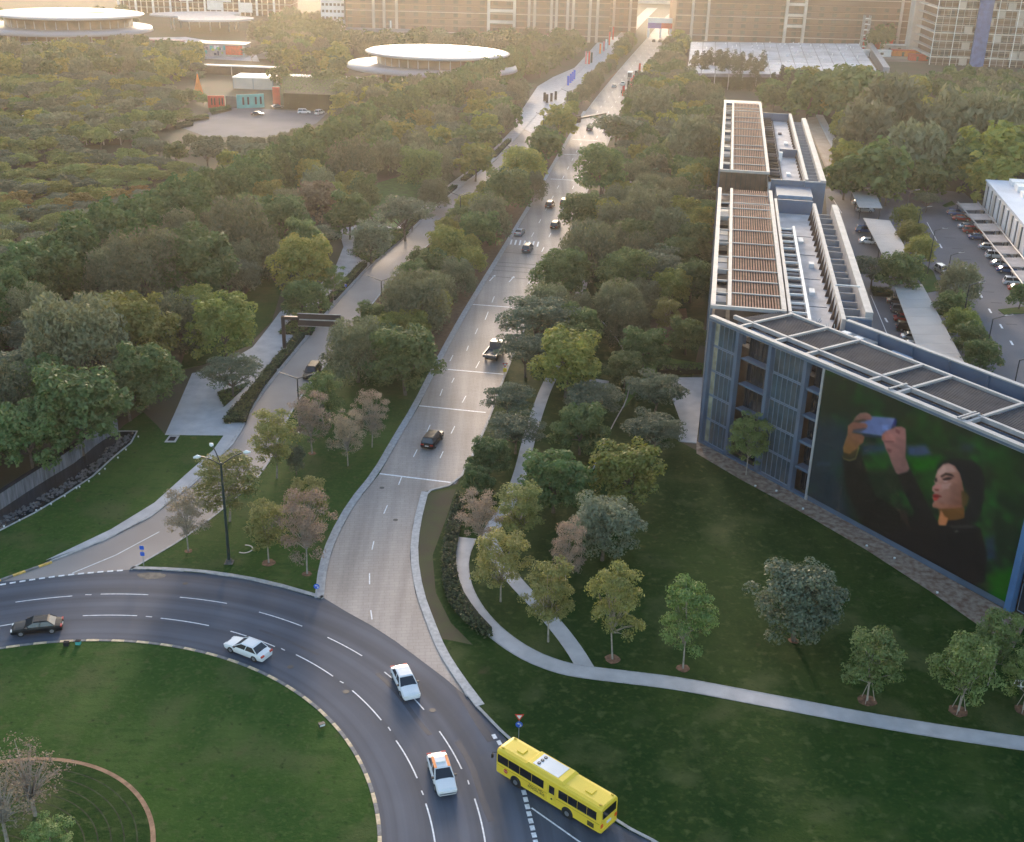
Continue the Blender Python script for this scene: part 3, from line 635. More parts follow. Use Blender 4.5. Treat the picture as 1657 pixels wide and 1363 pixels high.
# facade bays
M_mull = mat('light_mullion', (0.17, 0.225, 0.31), .4, var=.06)
def glazing(s0, s1, z0, z1, n_, name='window', fr=M_mull, back=None, w=.62):
    f = Fm(); f.box(s0, s1, w - .02, w + .12, z0, z0 + .14); f.box(s0, s1, w - .02, w + .12, z1 - .14, z1)
    for k in range(n_ + 1):
        x = s0 + (s1 - s0) * k / n_; f.box(x - .028, x + .028, w - .06, w + .12, z0 + .14, z1 - .14)
    fo = f.build(name, fr, bld)
    for k in range(n_):
        x0 = s0 + (s1 - s0) * k / n_ + .045; x1 = s0 + (s1 - s0) * (k + 1) / n_ - .045
        p = Fm(); p.box(x0, x1, w + .02, w + .06, z0 + .14, z1 - .14); p.build('pane', back or M_glass, fo)
    return fo
M_curt = mat('pale_curtain', (0.30, 0.28, 0.20), .4, var=.3, scale=.8, spec=.8)  # yellowish beige surface for one pane per storey
M_glass2 = mat('blue_green_reflection', (0.035, 0.055, 0.072), .1, scale=.35, col2=(0.08, 0.115, 0.14), spec=.8)  # lighter bluish base colour stands in for reflections in the panes
for fl in range(5):
    z0 = .35 + 3.82 * fl; z1 = z0 + 3.72
    g_ = glazing(.75, 5.4, z0, z1, 5, back=M_glass2)
    g_.children[0].data = g_.children[0].data.copy(); g_.children[0].data.materials[0] = M_curt
    glazing(12.7, 18.2, z0, z1, 6, back=M_glass2)
    b = Fm(); b.box(6.5, 11.8, .5, 2.4, z1 - .12, z1 + .1); part(b, 'balcony_slab', M_blue)
    glazing(6.6, 11.7, z0, z1 - .15, 6, back=M_glass, w=1.9, fr=M_black)
    b = Fm(); b.box(19.1, 21.6, .3, 2.4, z1 - .25, z1 + .12); part(b, 'balcony_slab', M_blue)
    glazing(19.2, 21.5, z0, z1 - .28, 3, back=M_glass, w=1.7, fr=M_black)
for s in (5.75, 12.1, 18.6):
    b = Fm(); b.box(s - .3, s + .3, .1, .95, 0, 19.35); part(b, 'pillar', M_blue)
b = Fm(); b.box(.6, 21.75, .1, .9, 0, .35); part(b, 'plinth', M_blue)
b = Fm(); b.box(21.7, 22.05, .0, .9, 0, 19.35); part(b, 'pillar', M_pale)
b = Fm(); b.box(22.05, 53.5, .25, .9, 0, 1.0); part(b, 'plinth', M_blue)
b = Fm(); b.box(53.2, 54.0, -.2, .9, 0, 19.35); part(b, 'pillar', mat('bright_blue_cladding', (0.08, 0.17, 0.34), .4, var=.06))
for fl in range(5):
    z0 = .35 + 3.82 * fl
    glazing(54.4, 60.4, z0, z0 + 3.7, 6, back=M_glass); glazing(60.9, 67, z0, z0 + 3.7, 6, back=M_glass)
# --- photo screen, printed image as point colours on a fine grid
S0, S1, Z0, Z1 = 22.1, 53.1, .95, 19.3
hn = np.array([-math.cos(HF), math.sin(HF)]); ha = np.array([math.sin(HF), math.cos(HF)])
def fp(x, y):
    d = fwd + rt * (x - W0 / 2) / F0 + up * (H0 / 2 - y) / F0
    c = np.array([CX, CY]); t = ((c - CAM[:2]) @ hn) / (d[:2] @ hn); q = CAM + t * d
    return (float((q[:2] - c) @ ha), float(q[2]))
NS, NZ = 300, 190
ss, zz = np.meshgrid(np.linspace(S0, S1, NS), np.linspace(Z0, Z1, NZ)); PTS = np.c_[ss.ravel(), zz.ravel()]
img = np.zeros((len(PTS), 3)) + np.array([12, 32, 20])
def vnoise(P, sc, seed):
    r_ = np.random.default_rng(seed); g = r_.random((64, 64)); x = P[:, 0] * sc + 3; y = P[:, 1] * sc * 1.3 + 5
    i = np.floor(x).astype(int) % 63; j = np.floor(y).astype(int) % 63; fx = x % 1; fy = y % 1; fx = fx * fx * (3 - 2 * fx); fy = fy * fy * (3 - 2 * fy)
    return g[i, j] * (1 - fx) * (1 - fy) + g[i + 1, j] * fx * (1 - fy) + g[i, j + 1] * (1 - fx) * fy + g[i + 1, j + 1] * fx * fy
nz = .6 * vnoise(PTS, .35, 1) + .4 * vnoise(PTS, .9, 2)
img += np.clip(nz - .45, 0, 1)[:, None] * np.array([16, 84, 8])
def paint(px, col, soft=.12, alpha=1.0, col2=None, tilt=None):
    global img
    poly = [fp(*p) for p in px]; ins = inpoly(PTS, poly); d = polydist(PTS, poly); sd = np.where(ins, d, -d)
    a = np.clip(sd / (2 * soft) + .5, 0, 1) * alpha
    c = np.array(col, float)[None, :]
    if col2 is not None:
        if tilt is None: t = np.clip(d / 1.2, 0, 1)
        else:
            p0, p1 = np.array(fp(*tilt[0])), np.array(fp(*tilt[1])); t = np.clip((PTS - p0) @ (p1 - p0) / ((p1 - p0) @ (p1 - p0)), 0, 1)
        c = c * (1 - t[:, None]) + np.array(col2, float)[None, :] * t[:, None]
    img = img * (1 - a[:, None]) + c * a[:, None]
def A(l, ox, oy, s): return [(ox + x / s, oy + y / s) for x, y in l]
K = lambda l: A(l, 1300, 600, 3.246); Q = lambda l: A(l, 1460, 720, 7.575); J = lambda l: A(l, 1340, 650, 9.7375)
paint(K([(60, 250), (230, 260), (240, 400), (200, 560), (280, 900), (0, 700), (20, 400)]), (20, 38, 52), 1.2, .8)
paint(K([(440, 240), (700, 250), (800, 330), (700, 420), (560, 430), (520, 330)]), (16, 42, 14), .8, .6)
paint(K([(545, 400), (640, 390), (670, 440), (600, 460), (550, 450)]), (38, 58, 92), .35, .9)
paint(K([(310, 390), (430, 385), (430, 430), (310, 440)]), (28, 44, 74), .4, .7)
paint(K([(545, 455), (720, 455), (690, 520), (580, 540)]), (4, 78, 4), .5, .9)
paint(K([(300, 470), (430, 480), (430, 520), (310, 520)]), (10, 66, 14), .5, .8)
paint(K([(830, 380), (900, 390), (880, 430), (820, 420)]), (28, 44, 62), .4, .7)
paint(K([(560, 620), (660, 520), (680, 640), (640, 720)]), (8, 48, 12), .6, .7)
paint(K([(950, 880), (1000, 870), (1010, 990), (960, 1000)]), (26, 40, 62), .35, .8)
paint(K([(960, 1080), (1120, 1030), (1100, 1250), (1020, 1230)]), (12, 76, 6), .5, .9)
paint(K([(980, 420), (1140, 440), (1130, 700), (1020, 640)]), (12, 48, 14), .9, .6)
paint(K([(70, 480), (140, 480), (140, 500), (70, 500)]), (40, 56, 74), .15, .6)
# dark clothing
paint(K([(200, 450), (300, 440), (370, 650), (450, 700), (540, 760), (640, 800), (580, 960), (500, 940), (420, 900), (300, 800), (230, 640)]), (14, 17, 17), .25)
paint(K([(490, 548), (560, 522), (600, 600), (660, 720), (700, 790), (830, 770), (930, 830), (960, 960), (950, 1110), (860, 1140), (620, 1010), (480, 940), (420, 870), (560, 800), (580, 740), (530, 640)]), (17, 17, 20), .2)
paint(K([(480, 720), (540, 735), (560, 830), (530, 800)]), (46, 32, 30), .12, .7)
paint(K([(420, 870), (450, 900), (440, 920), (415, 890)]), (90, 66, 60), .12, .6)
# phone
paint(J([(590, 235), (700, 232), (1050, 262), (1075, 300), (990, 440), (850, 545), (380, 480), (400, 430)]), (74, 88, 130), .1, 1, (88, 100, 140), (J([(400, 450), (1000, 300)])))
paint(J([(1050, 262), (1085, 300), (1060, 400), (985, 420)]), (30, 38, 84), .08)
paint(J([(845, 365), (950, 375), (930, 445), (845, 455)]), (106, 126, 180), .12, .8)
paint(J([(500, 515), (850, 545), (835, 580), (560, 555)]), (28, 34, 62), .08, .8)
# left hand and wrist
paint(J([(230, 720), (300, 520), (305, 380), (385, 320), (470, 330), (580, 340), (620, 380), (600, 420), (560, 425), (400, 455), (370, 490), (520, 520), (570, 560), (550, 650), (480, 700), (450, 780), (400, 850), (300, 850), (240, 820)]), (128, 82, 70), .1, 1, (118, 82, 40), (J([(450, 400), (330, 850)])))
paint(J([(385, 310), (440, 230), (500, 180), (600, 175), (655, 200), (690, 260), (660, 295), (560, 290), (450, 320)]), (122, 88, 78), .1, 1, (140, 92, 84), (J([(450, 200), (660, 280)])))
paint(J([(420, 300), (560, 275), (620, 300), (560, 320), (430, 325)]), (58, 44, 32), .08, .8)
paint(J([(380, 440), (560, 415), (600, 430), (520, 480), (400, 490)]), (48, 44, 46), .08, .7)
paint(J([(245, 800), (330, 830), (450, 740), (470, 800), (400, 880), (300, 900), (235, 870)]), (40, 34, 18), .1, .9)
paint(J([(215, 830), (240, 890), (330, 920), (420, 890), (480, 700), (490, 730), (430, 905), (330, 940), (235, 905)]), (120, 112, 62), .05, .9)
# right hand, forearm
paint(J([(845, 520), (900, 470), (1000, 430), (1060, 400), (1150, 395), (1215, 430), (1225, 560), (1215, 880), (1280, 1060), (1240, 1110), (1100, 1150), (1060, 1120), (990, 960), (950, 840), (900, 740), (870, 640), (835, 600)]), (160, 104, 100), .1, 1, (120, 84, 80), (J([(1000, 450), (1200, 1000)])))
paint(J([(870, 520), (1000, 500), (1060, 560), (1050, 630), (900, 620)]), (178, 112, 104), .08, .7)
paint(J([(880, 620), (1040, 625), (1030, 645), (890, 640)]), (96, 52, 54), .05, .8)
paint(J([(1060, 430), (1130, 470), (1120, 520), (1060, 480)]), (92, 44, 46), .06, .7)
paint(J([(920, 740), (1000, 760), (980, 810), (940, 790)]), (84, 44, 42), .08, .7)
paint(J([(850, 540), (880, 520), (890, 600), (860, 600)]), (150, 84, 50), .06, .6)
# hair
paint(Q([(400, 330), (440, 250), (500, 200), (560, 178), (700, 170), (850, 190), (960, 280), (1010, 420), (1000, 640), (960, 840), (900, 960), (700, 940), (820, 700), (740, 460), (560, 230), (450, 300)]), (18, 20, 24), .2)
# face
paint(Q([(500, 238), (560, 225), (640, 260), (700, 350), (730, 450), (760, 600), (780, 700), (740, 780), (600, 800), (500, 800), (420, 775), (370, 765), (362, 730), (385, 690), (365, 650), (370, 610), (390, 590), (360, 560), (365, 520), (400, 480), (385, 450), (400, 400), (430, 310)]), (176, 128, 116), .07, 1, (112, 70, 56), (Q([(450, 400), (760, 640)])))
paint(Q([(430, 330), (500, 250), (600, 260), (660, 330), (560, 340), (450, 380)]), (196, 158, 148), .12, .6)
paint(Q([(480, 480), (600, 470), (560, 540), (490, 550)]), (198, 152, 142), .12, .7)
paint(Q([(400, 490), (470, 480), (460, 540), (400, 560), (368, 540), (370, 510)]), (182, 116, 110), .06, .8)
paint(Q([(385, 540), (450, 545), (440, 570), (400, 565)]), (108, 48, 42), .04, .9)
paint(Q([(460, 390), (530, 345), (600, 360), (640, 395), (600, 385), (530, 372), (480, 400)]), (28, 16, 16), .04)
paint(Q([(480, 420), (560, 395), (620, 405), (580, 430), (510, 440)]), (38, 22, 22), .05)
paint(Q([(392, 420), (420, 400), (425, 450), (400, 460)]), (34, 20, 22), .05)
paint(Q([(500, 440), (555, 440), (540, 460), (505, 458)]), (200, 158, 150), .03, .8)
paint(Q([(368, 610), (420, 605), (480, 632), (430, 640), (370, 635)]), (146, 44, 40), .035)
paint(Q([(375, 648), (420, 640), (450, 650), (410, 690), (380, 685)]), (176, 62, 54), .035)
paint(Q([(370, 635), (475, 632), (475, 640), (375, 645)]), (58, 14, 16), .025)
paint(Q([(365, 730), (420, 700), (600, 740), (740, 740), (700, 800), (480, 800), (370, 770)]), (150, 92, 70), .1, .6)
paint(Q([(440, 790), (760, 770), (760, 900), (660, 925), (560, 930), (530, 990), (440, 985), (430, 940), (450, 860)]), (96, 62, 30), .08)
paint(Q([(470, 800), (520, 880), (560, 900), (530, 990), (450, 985), (440, 930)]), (196, 120, 78), .06, .9)
paint(Q([(720, 560), (790, 590), (820, 640), (790, 760), (730, 760)]), (66, 52, 26), .1, .9)
paint(Q([(560, 990), (800, 980), (900, 1000), (860, 1020), (620, 1025)]), (56, 54, 52), .06, .6)
paint(Q([(630, 1060), (670, 1045), (690, 1065), (650, 1080)]), (90, 88, 80), .05, .7)
sk_ = np.clip((img[:, 0] - 60) / 80, 0, 1)[:, None] * (img[:, 0] > img[:, 2])[:, None]; img = img * (1 - .14 * sk_)
im3 = img.reshape(NZ, NS, 3)
for _ in range(2):
    p_ = np.pad(im3, ((1, 1), (1, 1), (0, 0)), 'edge'); im3 = (p_[1:-1, 1:-1] * 2 + p_[:-2, 1:-1] + p_[2:, 1:-1] + p_[1:-1, :-2] + p_[1:-1, 2:]) / 6
img = im3.reshape(-1, 3)
img = img * (.93 + .14 * vnoise(PTS, 1.6, 5))[:, None]
cols = np.clip(img, 0, 255) / 255; lin = np.where(cols <= .04045, cols / 12.92, ((cols + .055) / 1.055) ** 2.4)
idx = np.arange(NS * NZ).reshape(NZ, NS); quads = np.stack([idx[:-1, :-1], idx[:-1, 1:], idx[1:, 1:], idx[1:, :-1]], -1).reshape(-1, 4)
V = np.array([tuple(MF @ Vector((s, 0.06, z))) for s, z in PTS])
m = bpy.data.materials.new('photo_print'); m.use_nodes = True; pb_ = m.node_tree.nodes['Principled BSDF']
at = m.node_tree.nodes.new('ShaderNodeVertexColor'); at.layer_name = 'print'
m.node_tree.links.new(at.outputs[0], pb_.inputs['Base Color']); m.node_tree.links.new(at.outputs[0], pb_.inputs['Emission Color'])
pb_.inputs['Emission Strength'].default_value = .10; pb_.inputs['Roughness'].default_value = .5; pb_.inputs['Specular IOR Level'].default_value = .3
me = new_mesh('photo_screen', V, quads, m); ca = me.color_attributes.new('print', 'FLOAT_COLOR', 'POINT')
ca.data.foreach_set('color', np.c_[lin, np.ones(len(lin))].astype(np.float32).ravel())
scr = link('photo_screen', me, bld); scr['label'] = 'giant dark green photo of a woman in black raising a phone'
b = Fm(); b.box(S0, S1, .12, .3, Z0, Z1); part(b, 'screen_frame', M_black)
#@@FAR
# ------------------------------------------------------------------ other buildings
def bpart(o, name, m, shapes, kind=None, smooth=False):
    b = MB()
    for s in shapes: b.box(*s)
    c = b.build(name, m, o, smooth)
    if kind: c['kind'] = kind
    return c
def ellipse_loft(o, name, m, rings, n=72, smooth=True):
    """stack of ellipses (cx, cy, a, b, z)"""
    V = []; Fs = []
    for cx, cy, a, b, z in rings:
        V += [(cx + a * math.cos(t), cy + b * math.sin(t), z) for t in np.linspace(0, 2 * math.pi, n, endpoint=False)]
    for i in range(len(rings) - 1):
        Fs += [(i * n + j, i * n + (j + 1) % n, (i + 1) * n + (j + 1) % n, (i + 1) * n + j) for j in range(n)]
    Fs.append(tuple(range(n))[::-1]); k = (len(rings) - 1) * n; Fs.append(tuple(range(k, k + n)))
    return link(name, new_mesh(name, V, Fs, [m], None, smooth), o)
M_saucer = mat('pearl_roof', (0.42, 0.41, 0.43), .4, var=.06, scale=.03)
M_saucerg = mat('pearl_underside', (0.30, 0.29, 0.32), .4, var=.06, scale=.03)
M_warmgl = mat('bronze_glazing', (0.13, 0.08, 0.05), .3, var=.25, scale=.2)
def saucer(px, halfw_px, z, label, ratio=.82, rot=0.0, low=True):
    g = G(px[0], px[1], z); d = np.linalg.norm(g - CAM); a = halfw_px * d / F0
    o = thing('saucer_pavilion', label, 'pavilion', (g[0], g[1], 0), rot)
    b = a * ratio
    ellipse_loft(o, 'drum', M_warmgl, [(0, 0, a * .80, b * .80, 0), (0, 0, a * .84, b * .84, z - 1)])
    ellipse_loft(o, 'roof', M_saucer, [(0, 0, a * .9, b * .9, z - 1.3), (0, 0, a * .985, b * .985, z - .8), (0, 0, a, b, z - .3), (0, 0, a * .96, b * .96, z + .1), (0, 0, a * .7, b * .7, z + .5), (0, 0, a * .35, b * .35, z + .8), (0, 0, a * .05, b * .05, z + .85)])
    if low:
        n = 60
        ellipse_loft(o, 'lower_ring', M_saucerg, [(-a * .06, -b * .10, a * 1.12, b * 1.05, z * .46), (-a * .06, -b * .10, a * 1.18, b * 1.16, z * .48), (-a * .06, -b * .10, a * 1.16, b * 1.14, z * .60), (-a * .06, -b * .10, a * .85, b * .85, z * .61)])
        ellipse_loft(o, 'canopy', M_saucer, [(a * .05, -b * .95, a * .55, b * .34, 2.6), (a * .05, -b * .95, a * .58, b * .36, 3.1), (a * .05, -b * .95, a * .5, b * .3, 3.6)])
        ellipse_loft(o, 'canopy', M_saucerg, [(-a * 1.15, -b * .8, a * .28, b * .22, 2.4), (-a * 1.15, -b * .8, a * .30, b * .24, 2.8), (-a * 1.15, -b * .8, a * .28, b * .2, 3.1)])
        for k in range(36):
            t = 2 * math.pi * k / 36; r_ = MB(); r_.cyl((a * .83 * math.cos(t), b * .83 * math.sin(t)), .25, 0, z - 1, 6); r_.build('column', M_saucerg, o)
    ellipse_loft(o, 'skylight', M_glass, [(a * .35, -b * .1, a * .16, b * .08, z + .6), (a * .35, -b * .1, a * .14, b * .07, z + .95)])
    return o
saucer((708, 83), 112, 13, 'large white saucer shaped pavilion with low rings, beside the far promenade', rot=R(-6))
saucer((110, 21), 106, 15, 'pale saucer roofed pavilion at the far left edge of the park', rot=R(6))
# flat cloud shaped roof
g = G(330, 25, 8); d = np.linalg.norm(g - CAM); s_ = d / F0
o = thing('cloud_roof', 'flat grey cloud shaped roof with a white rim beyond the left trees', 'pavilion', (g[0], g[1], 0))
cl = [(-88, 0), (-60, 9), (0, 14), (35, 14), (46, 9), (34, 3), (88, -3), (60, -12), (0, -15), (-22, -14), (-30, -4), (-60, -4)]
cl = chaikin([(x * s_, y * s_ * 5.0) for x, y in cl], 3, True)
b = MB(); b.prism(cl, 7.0, 8.0); b.build('rim', M_saucer, o)
b = MB(); b.prism([(x * .95, y * .93) for x, y in cl], 7.5, 8.06); b.build('roof_panel', mat('grey_membrane', (.34, .33, .36), .6), o)
for k in range(10): b = MB(); t = 2 * math.pi * k / 10; b.cyl((50 * s_ * math.cos(t), 30 * s_ * math.sin(t)), .4, 0, 7.2, 8); b.build('column', M_steel, o)
# long residential blocks at the top
M_facb = mat('brown_facade', (0.19, 0.115, 0.085), .8, var=.18, scale=.05)
M_faclt = mat('pale_fin', (0.52, 0.44, 0.38), .7, var=.1, scale=.05)
M_facgl = mat('dim_window', (0.09, 0.065, 0.055), .3, var=.3, scale=.3)
M_cream = mat('cream_wall', (0.62, 0.55, 0.48), .8, var=.1, scale=.1)
def block(x0, x1, y0, dep, h, label, fins=(), rz=0.0, towers=(), fh=3.6, cols=None, door=True):
    o = thing('apartment_block', label, 'building', (x0, y0, 0), rz); w = x1 - x0
    bpart(o, 'wall', M_facb, [(0, w, 0, dep, 0, h)])
    bpart(o, 'roof', M_deck, [(-.5, w + .5, -.5, dep + .5, h, h + .8)])
    nf = int(h / fh)
    for f in range(nf):
        bpart(o, 'floor_band', M_faclt if f % 3 == 0 else mat('balcony_band', (0.33, 0.23, 0.175), .8, var=.1), [(0, w, -.45, 0, f * fh + 3.0, f * fh + 3.45)])
        if f < 6:
            k = 0; x = 1.0
            while x < w - 4:
                c = MB(); c.box(x, x + 2.6, -.06, 0.02, f * fh + .7, f * fh + 2.7); 
                c.build('window', M_facgl, o); x += 5.2 if w < 120 else 7.5; k += 1
    for x in fins: bpart(o, 'fin', M_faclt, [(x, x + 1.5, -1.4, -.46, 0, h)])
    for x, tw in towers:
        bpart(o, 'stair_tower', M_cream, [(x, x + 1.6, -2.4, -.47, 0, h), (x + tw - 1.6, x + tw, -2.4, -.47, 0, h)])
        for z in range(9, int(h) - 3, 6): bpart(o, 'landing', M_cream, [(x + 1.6, x + tw - 1.6, -2.2, -.8, z, z + 1.6)])
    return o
gl = G(560, 72, 0); 
def gx(x, y): return float(G(x, y, 0)[0])
Y1 = 905.0
def xat(px, y):   # world x of pixel column px at world depth y near ground
    lo, hi = -900, 900
    for _ in range(50):
        mdl = (lo + hi) / 2
        if PX((mdl, y, 5))[0] < px: lo = mdl
        else: hi = mdl
    return lo
x0, x1 = xat(560, 700), xat(985, 700)
block(x0, x1, 700, 30, 46, 'long brown apartment block with thin pale fins, left of the end of the boulevard', fins=[(xat(p, 700) - x0) for p in (603, 620, 640, 853, 862, 889, 897, 915, 924, 951, 963)], towers=[(xat(788, 700) - x0, xat(834, 700) - xat(788, 700))])
x0b, x1b = xat(1092, 725), xat(1478, 725)
block(x0b, x1b, 725, 34, 46, 'long brown apartment block with pale stair towers, behind the white net roof', fins=[(xat(p, 725) - x0b) for p in (1116, 1141, 1450)], towers=[(xat(1266, 725) - x0b, xat(1300, 725) - xat(1266, 725))])
x0c, x1c = xat(985, 760), xat(1030, 760)
block(x0c, x1c, 760, 30, 40, 'narrow brown block with bright windows just left of the boulevard end', fins=[2, 12])
# scaffolded frame building at top left
x0, x1 = xat(190, 800), xat(470, 800); o = thing('concrete_frame', 'unfinished concrete frame building with white columns at the far left', 'building', (x0, 800, 0)); w = x1 - x0
bpart(o, 'core_wall', M_facb, [(0, w, 8, 26, 0, 36)])
for f in range(10): bpart(o, 'floor_slab', M_faclt, [(0, w, 0, 26, f * 3.6 + 3.3, f * 3.6 + 3.6)])
for k in range(30): bpart(o, 'column', M_cream if k % 3 else M_white, [(k * w / 30, k * w / 30 + (1.3 if k % 3 == 0 else .6), -.4, .4, 0, 36)])
for k, (a, z) in enumerate(((.36, 8), (.52, 3), (.58, 8), (.7, 2))): bpart(o, 'sheeting', M_white, [(w * a, w * a + 9, -.6, -.42, z, z + 6)])
x0, x1 = xat(520, 705), xat(558, 705); o = thing('white_block', 'pale blue white block left of the long brown apartments', 'building', (x0, 705, 0)); w = x1 - x0
bpart(o, 'wall', mat('pale_bluish_wall', (.62, .64, .68), .7, var=.1, scale=.1), [(0, w, 0, 25, 0, 38)])
for f in range(6):
    for k in range(6): bpart(o, 'window', M_facgl, [(k * w / 6 + .6, k * w / 6 + 2.0, -.05, 0, f * 3.6 + 1, f * 3.6 + 2.4)])
# far city floor beyond the gap and the road end
x0, x1 = xat(1024, 990), xat(1096, 990); o = thing('distant_hall', 'pale low hall seen through the gap at the end of the boulevard', 'building', (x0, 990, 0)); w = x1 - x0
bpart(o, 'wall', M_cream, [(0, w, 0, 40, 0, 9)]); bpart(o, 'window', M_facgl, [(6, 11, -.05, 0, 3, 6), (16, 21, -.05, 0, 3, 6), (26, 30, -.05, 0, 3, 6)])
x0, x1 = xat(1048, 735), xat(1087, 735); o = thing('road_portal', 'red white and violet portal across the end of the boulevard', 'gantry', (x0, 735, 0)); w = x1 - x0
bpart(o, 'beam', M_white, [(0, w, -.6, 1.2, 8.4, 11.2)]); bpart(o, 'banner', mat('violet_print', (.20, .12, .38), .6), [(0, w * .55, -.7, -.6, 5.4, 8.4)]); bpart(o, 'banner', M_red, [(w * .55, w, -.7, -.6, 5.4, 8.4)])
for x in (0, w * .5, w - 1.2): bpart(o, 'column', M_white, [(x, x + 1.2, -.5, 1, 0, 8.4)])
# tower under construction at top right
def ctower(px0, px1, y, h, label, lean=0.0, rz=0.0, dep=40, blue=True):
    x0, x1 = xat(px0, y), xat(px1, y); w = x1 - x0
    o = thing('tower_under_construction', label, 'building', (x0, y, 0), rz); nf = int(h / 4)
    bpart(o, 'core_wall', M_facb, [(3, w - 2, 4, dep, 0, h)])
    for f in range(nf): bpart(o, 'floor_slab', M_cream if f % 3 == 0 else M_faclt, [(0, w, 0, dep, f * 4 + 3.6, f * 4 + (4.0 if f % 3 else 4.25))])
    n = int(w / 3.4)
    for k in range(n + 1): bpart(o, 'scaffold_post', M_faclt if k % 3 else M_white, [(k * w / n, k * w / n + (.22 if k % 3 else .35), -.9, -.7, 0, h)])
    for f in range(nf * 2): bpart(o, 'scaffold_rail', M_faclt, [(0, w, -.98, -.9, f * 2 + 1, f * 2 + 1.12)])
    for k in range(int(w / 5)):
        for f in range(nf):
            if rng.random() < .55: bpart(o, 'infill_panel', [M_facgl, M_brown, M_faclt, M_facb][rng.integers(4)], [(k * 5 + .4, k * 5 + 4.4, .5, .8, f * 4 + .1, f * 4 + 3.4)])
    if blue: bpart(o, 'hoist_shaft', mat('blue_netting', (.06, .12, .27), .8, var=.2, scale=.4), [(w * .22, w * .22 + 7, -2.6, -1.0, 0, h)]); bpart(o, 'netting', mat('brown_netting', (.20, .09, .06), .9, var=.2, scale=.4), [(w * .52, w * .52 + 7, -1.3, -1.0, 0, h)])
    bpart(o, 'white_post', M_white, [(w * .72, w * .72 + .9, -2.0, -1.2, 0, h), (w * .80, w * .80 + .9, -2.0, -1.2, 0, h)])
    return o
ctower(1505, 1790, 640, 50, 'concrete tower under construction behind scaffolding with a blue hoist shaft', rz=R(-4))
o = thing('lift_tower', 'pale grey slab shaft left of the scaffolded tower', 'building', (xat(1472, 690), 690, 0)); bpart(o, 'wall', M_cream, [(0, 5.0, 0, 9, 0, 50)]); bpart(o, 'wing_wall', M_facb, [(5, 9, 3, 9, 0, 50)])
# white net roof
NR = [G2(1112, 118, 7), G2(1118, 68, 7), G2(1390, 71, 7), G2(1424, 122, 7)]
cen = (sum(p[0] for p in NR) / 4, sum(p[1] for p in NR) / 4); o = thing('net_roof', 'wide pale grey net roof on posts beyond the office building', 'roof', (cen[0], cen[1], 0))
loc = [(p[0] - cen[0], p[1] - cen[1]) for p in NR]
def lerp2(u, v):
    a = (loc[0][0] * (1 - u) + loc[3][0] * u, loc[0][1] * (1 - u) + loc[3][1] * u); c = (loc[1][0] * (1 - u) + loc[2][0] * u, loc[1][1] * (1 - u) + loc[2][1] * u)
    return (a[0] * (1 - v) + c[0] * v, a[1] * (1 - v) + c[1] * v)
M_net = mat('pale_net', (.38, .38, .40), .7, var=.15, scale=.1); M_net2 = mat('paler_net', (.44, .44, .47), .6, var=.12, scale=.15)
nu, nv = 14, 12
for i in range(nu):
    for j in range(nv):
        b = MB(); q = [lerp2((i + .03) / nu, (j + .03) / nv), lerp2((i + .97) / nu, (j + .03) / nv), lerp2((i + .97) / nu, (j + .97) / nv), lerp2((i + .03) / nu, (j + .97) / nv)]
        b.prism(q, 6.75 + .1 * rng.random(), 6.95 + .12 * rng.random()); b.build('net_panel', M_net2 if j < 4 else M_net, o)
b = MB(); b.prism([lerp2(0, 0), lerp2(1, 0), lerp2(1, 1), lerp2(0, 1)], 5.4, 6.7); b.build('frame_deck', mat('grey_frame', (.2, .19, .2), .8), o)  # plain grey box under the net panels
for i in range(nu + 1):
    for j in (0, 4, 8, 12):
        p = lerp2(min(i / nu, .995), min(j / nv, .995)); b = MB(); b.cyl(p, .18, 0, 6.6, 6); b.build('post', M_steel, o)
b = MB()
for k in range(120):
    p = lerp2(rng.random(), rng.random()); b.box(p[0], p[0] + .35, p[1], p[1] + .35, 6.9, 7.5 + rng.random() * .7)
c = b.build('rod_ends', M_white, o); c['kind'] = 'stuff'
bp = thing('site_wall', 'pale slanting wall along the right edge of the net roof', 'wall', (0, 0, 0)); b = MB(); b.ribbon([G2(1424, 124), G2(1392, 72)], 1, 4, 0, 4.4); b.build('wall', M_pale, bp)
# construction site clutter
def site(px, w, d, h, m, label, name='site_cabin', roof=None):
    g = G2(*px); o = thing(name, label, 'cabin', (g[0], g[1], 0), R(rng.uniform(-8, 8)))
    bpart(o, 'wall', m, [(-w / 2, w / 2, 0, d, 0, h)]); bpart(o, 'roof', roof or M_white, [(-w / 2 - .3, w / 2 + .3, -.3, d + .3, h, h + .35)])
    bpart(o, 'door', M_facgl, [(-w / 4, -w / 4 + 1.2, -.04, 0, 0, 2.2)]); bpart(o, 'window', M_facgl, [(w / 8, w / 8 + 1.8, -.04, 0, 1, 2.2)])
site((1420, 80), 16, 5, 5, M_red, 'red site cabin beside the slanting wall', roof=M_red)
site((1418, 92), 16, 4, 3, M_white, 'long white site cabin in front of the red one')
site((1447, 84), 14, 5, 3.4, M_pale, 'pale site cabin with rounded vents left of the lift shaft')
site((1474, 92), 20, 4, 3, M_orange, 'orange red roofed site store below the lift shaft', roof=M_red)
site((1493, 99), 14, 4, 3, M_red, 'small red container at the foot of the scaffolded tower', roof=M_red)
site((1590, 96), 10, 5, 5, M_red, 'red and white cabin in front of the scaffolded tower')
site((1215, 66), 28, 8, 5, mat('violet_roof', (.18, .15, .20), .7), 'dark violet shed on the far edge of the net roof', roof=mat('violet_roof', (.18, .15, .20)))
o = thing('steel_tower', 'small white lattice tower behind the right end of the net roof', 'tower', (*G2(1396, 82), 0))
for x in (-1.6, 1.6):
    for y in (-1.6, 1.6): bpart(o, 'leg', M_pale, [(x - .3, x + .3, y - .3, y + .3, 0, 19)])
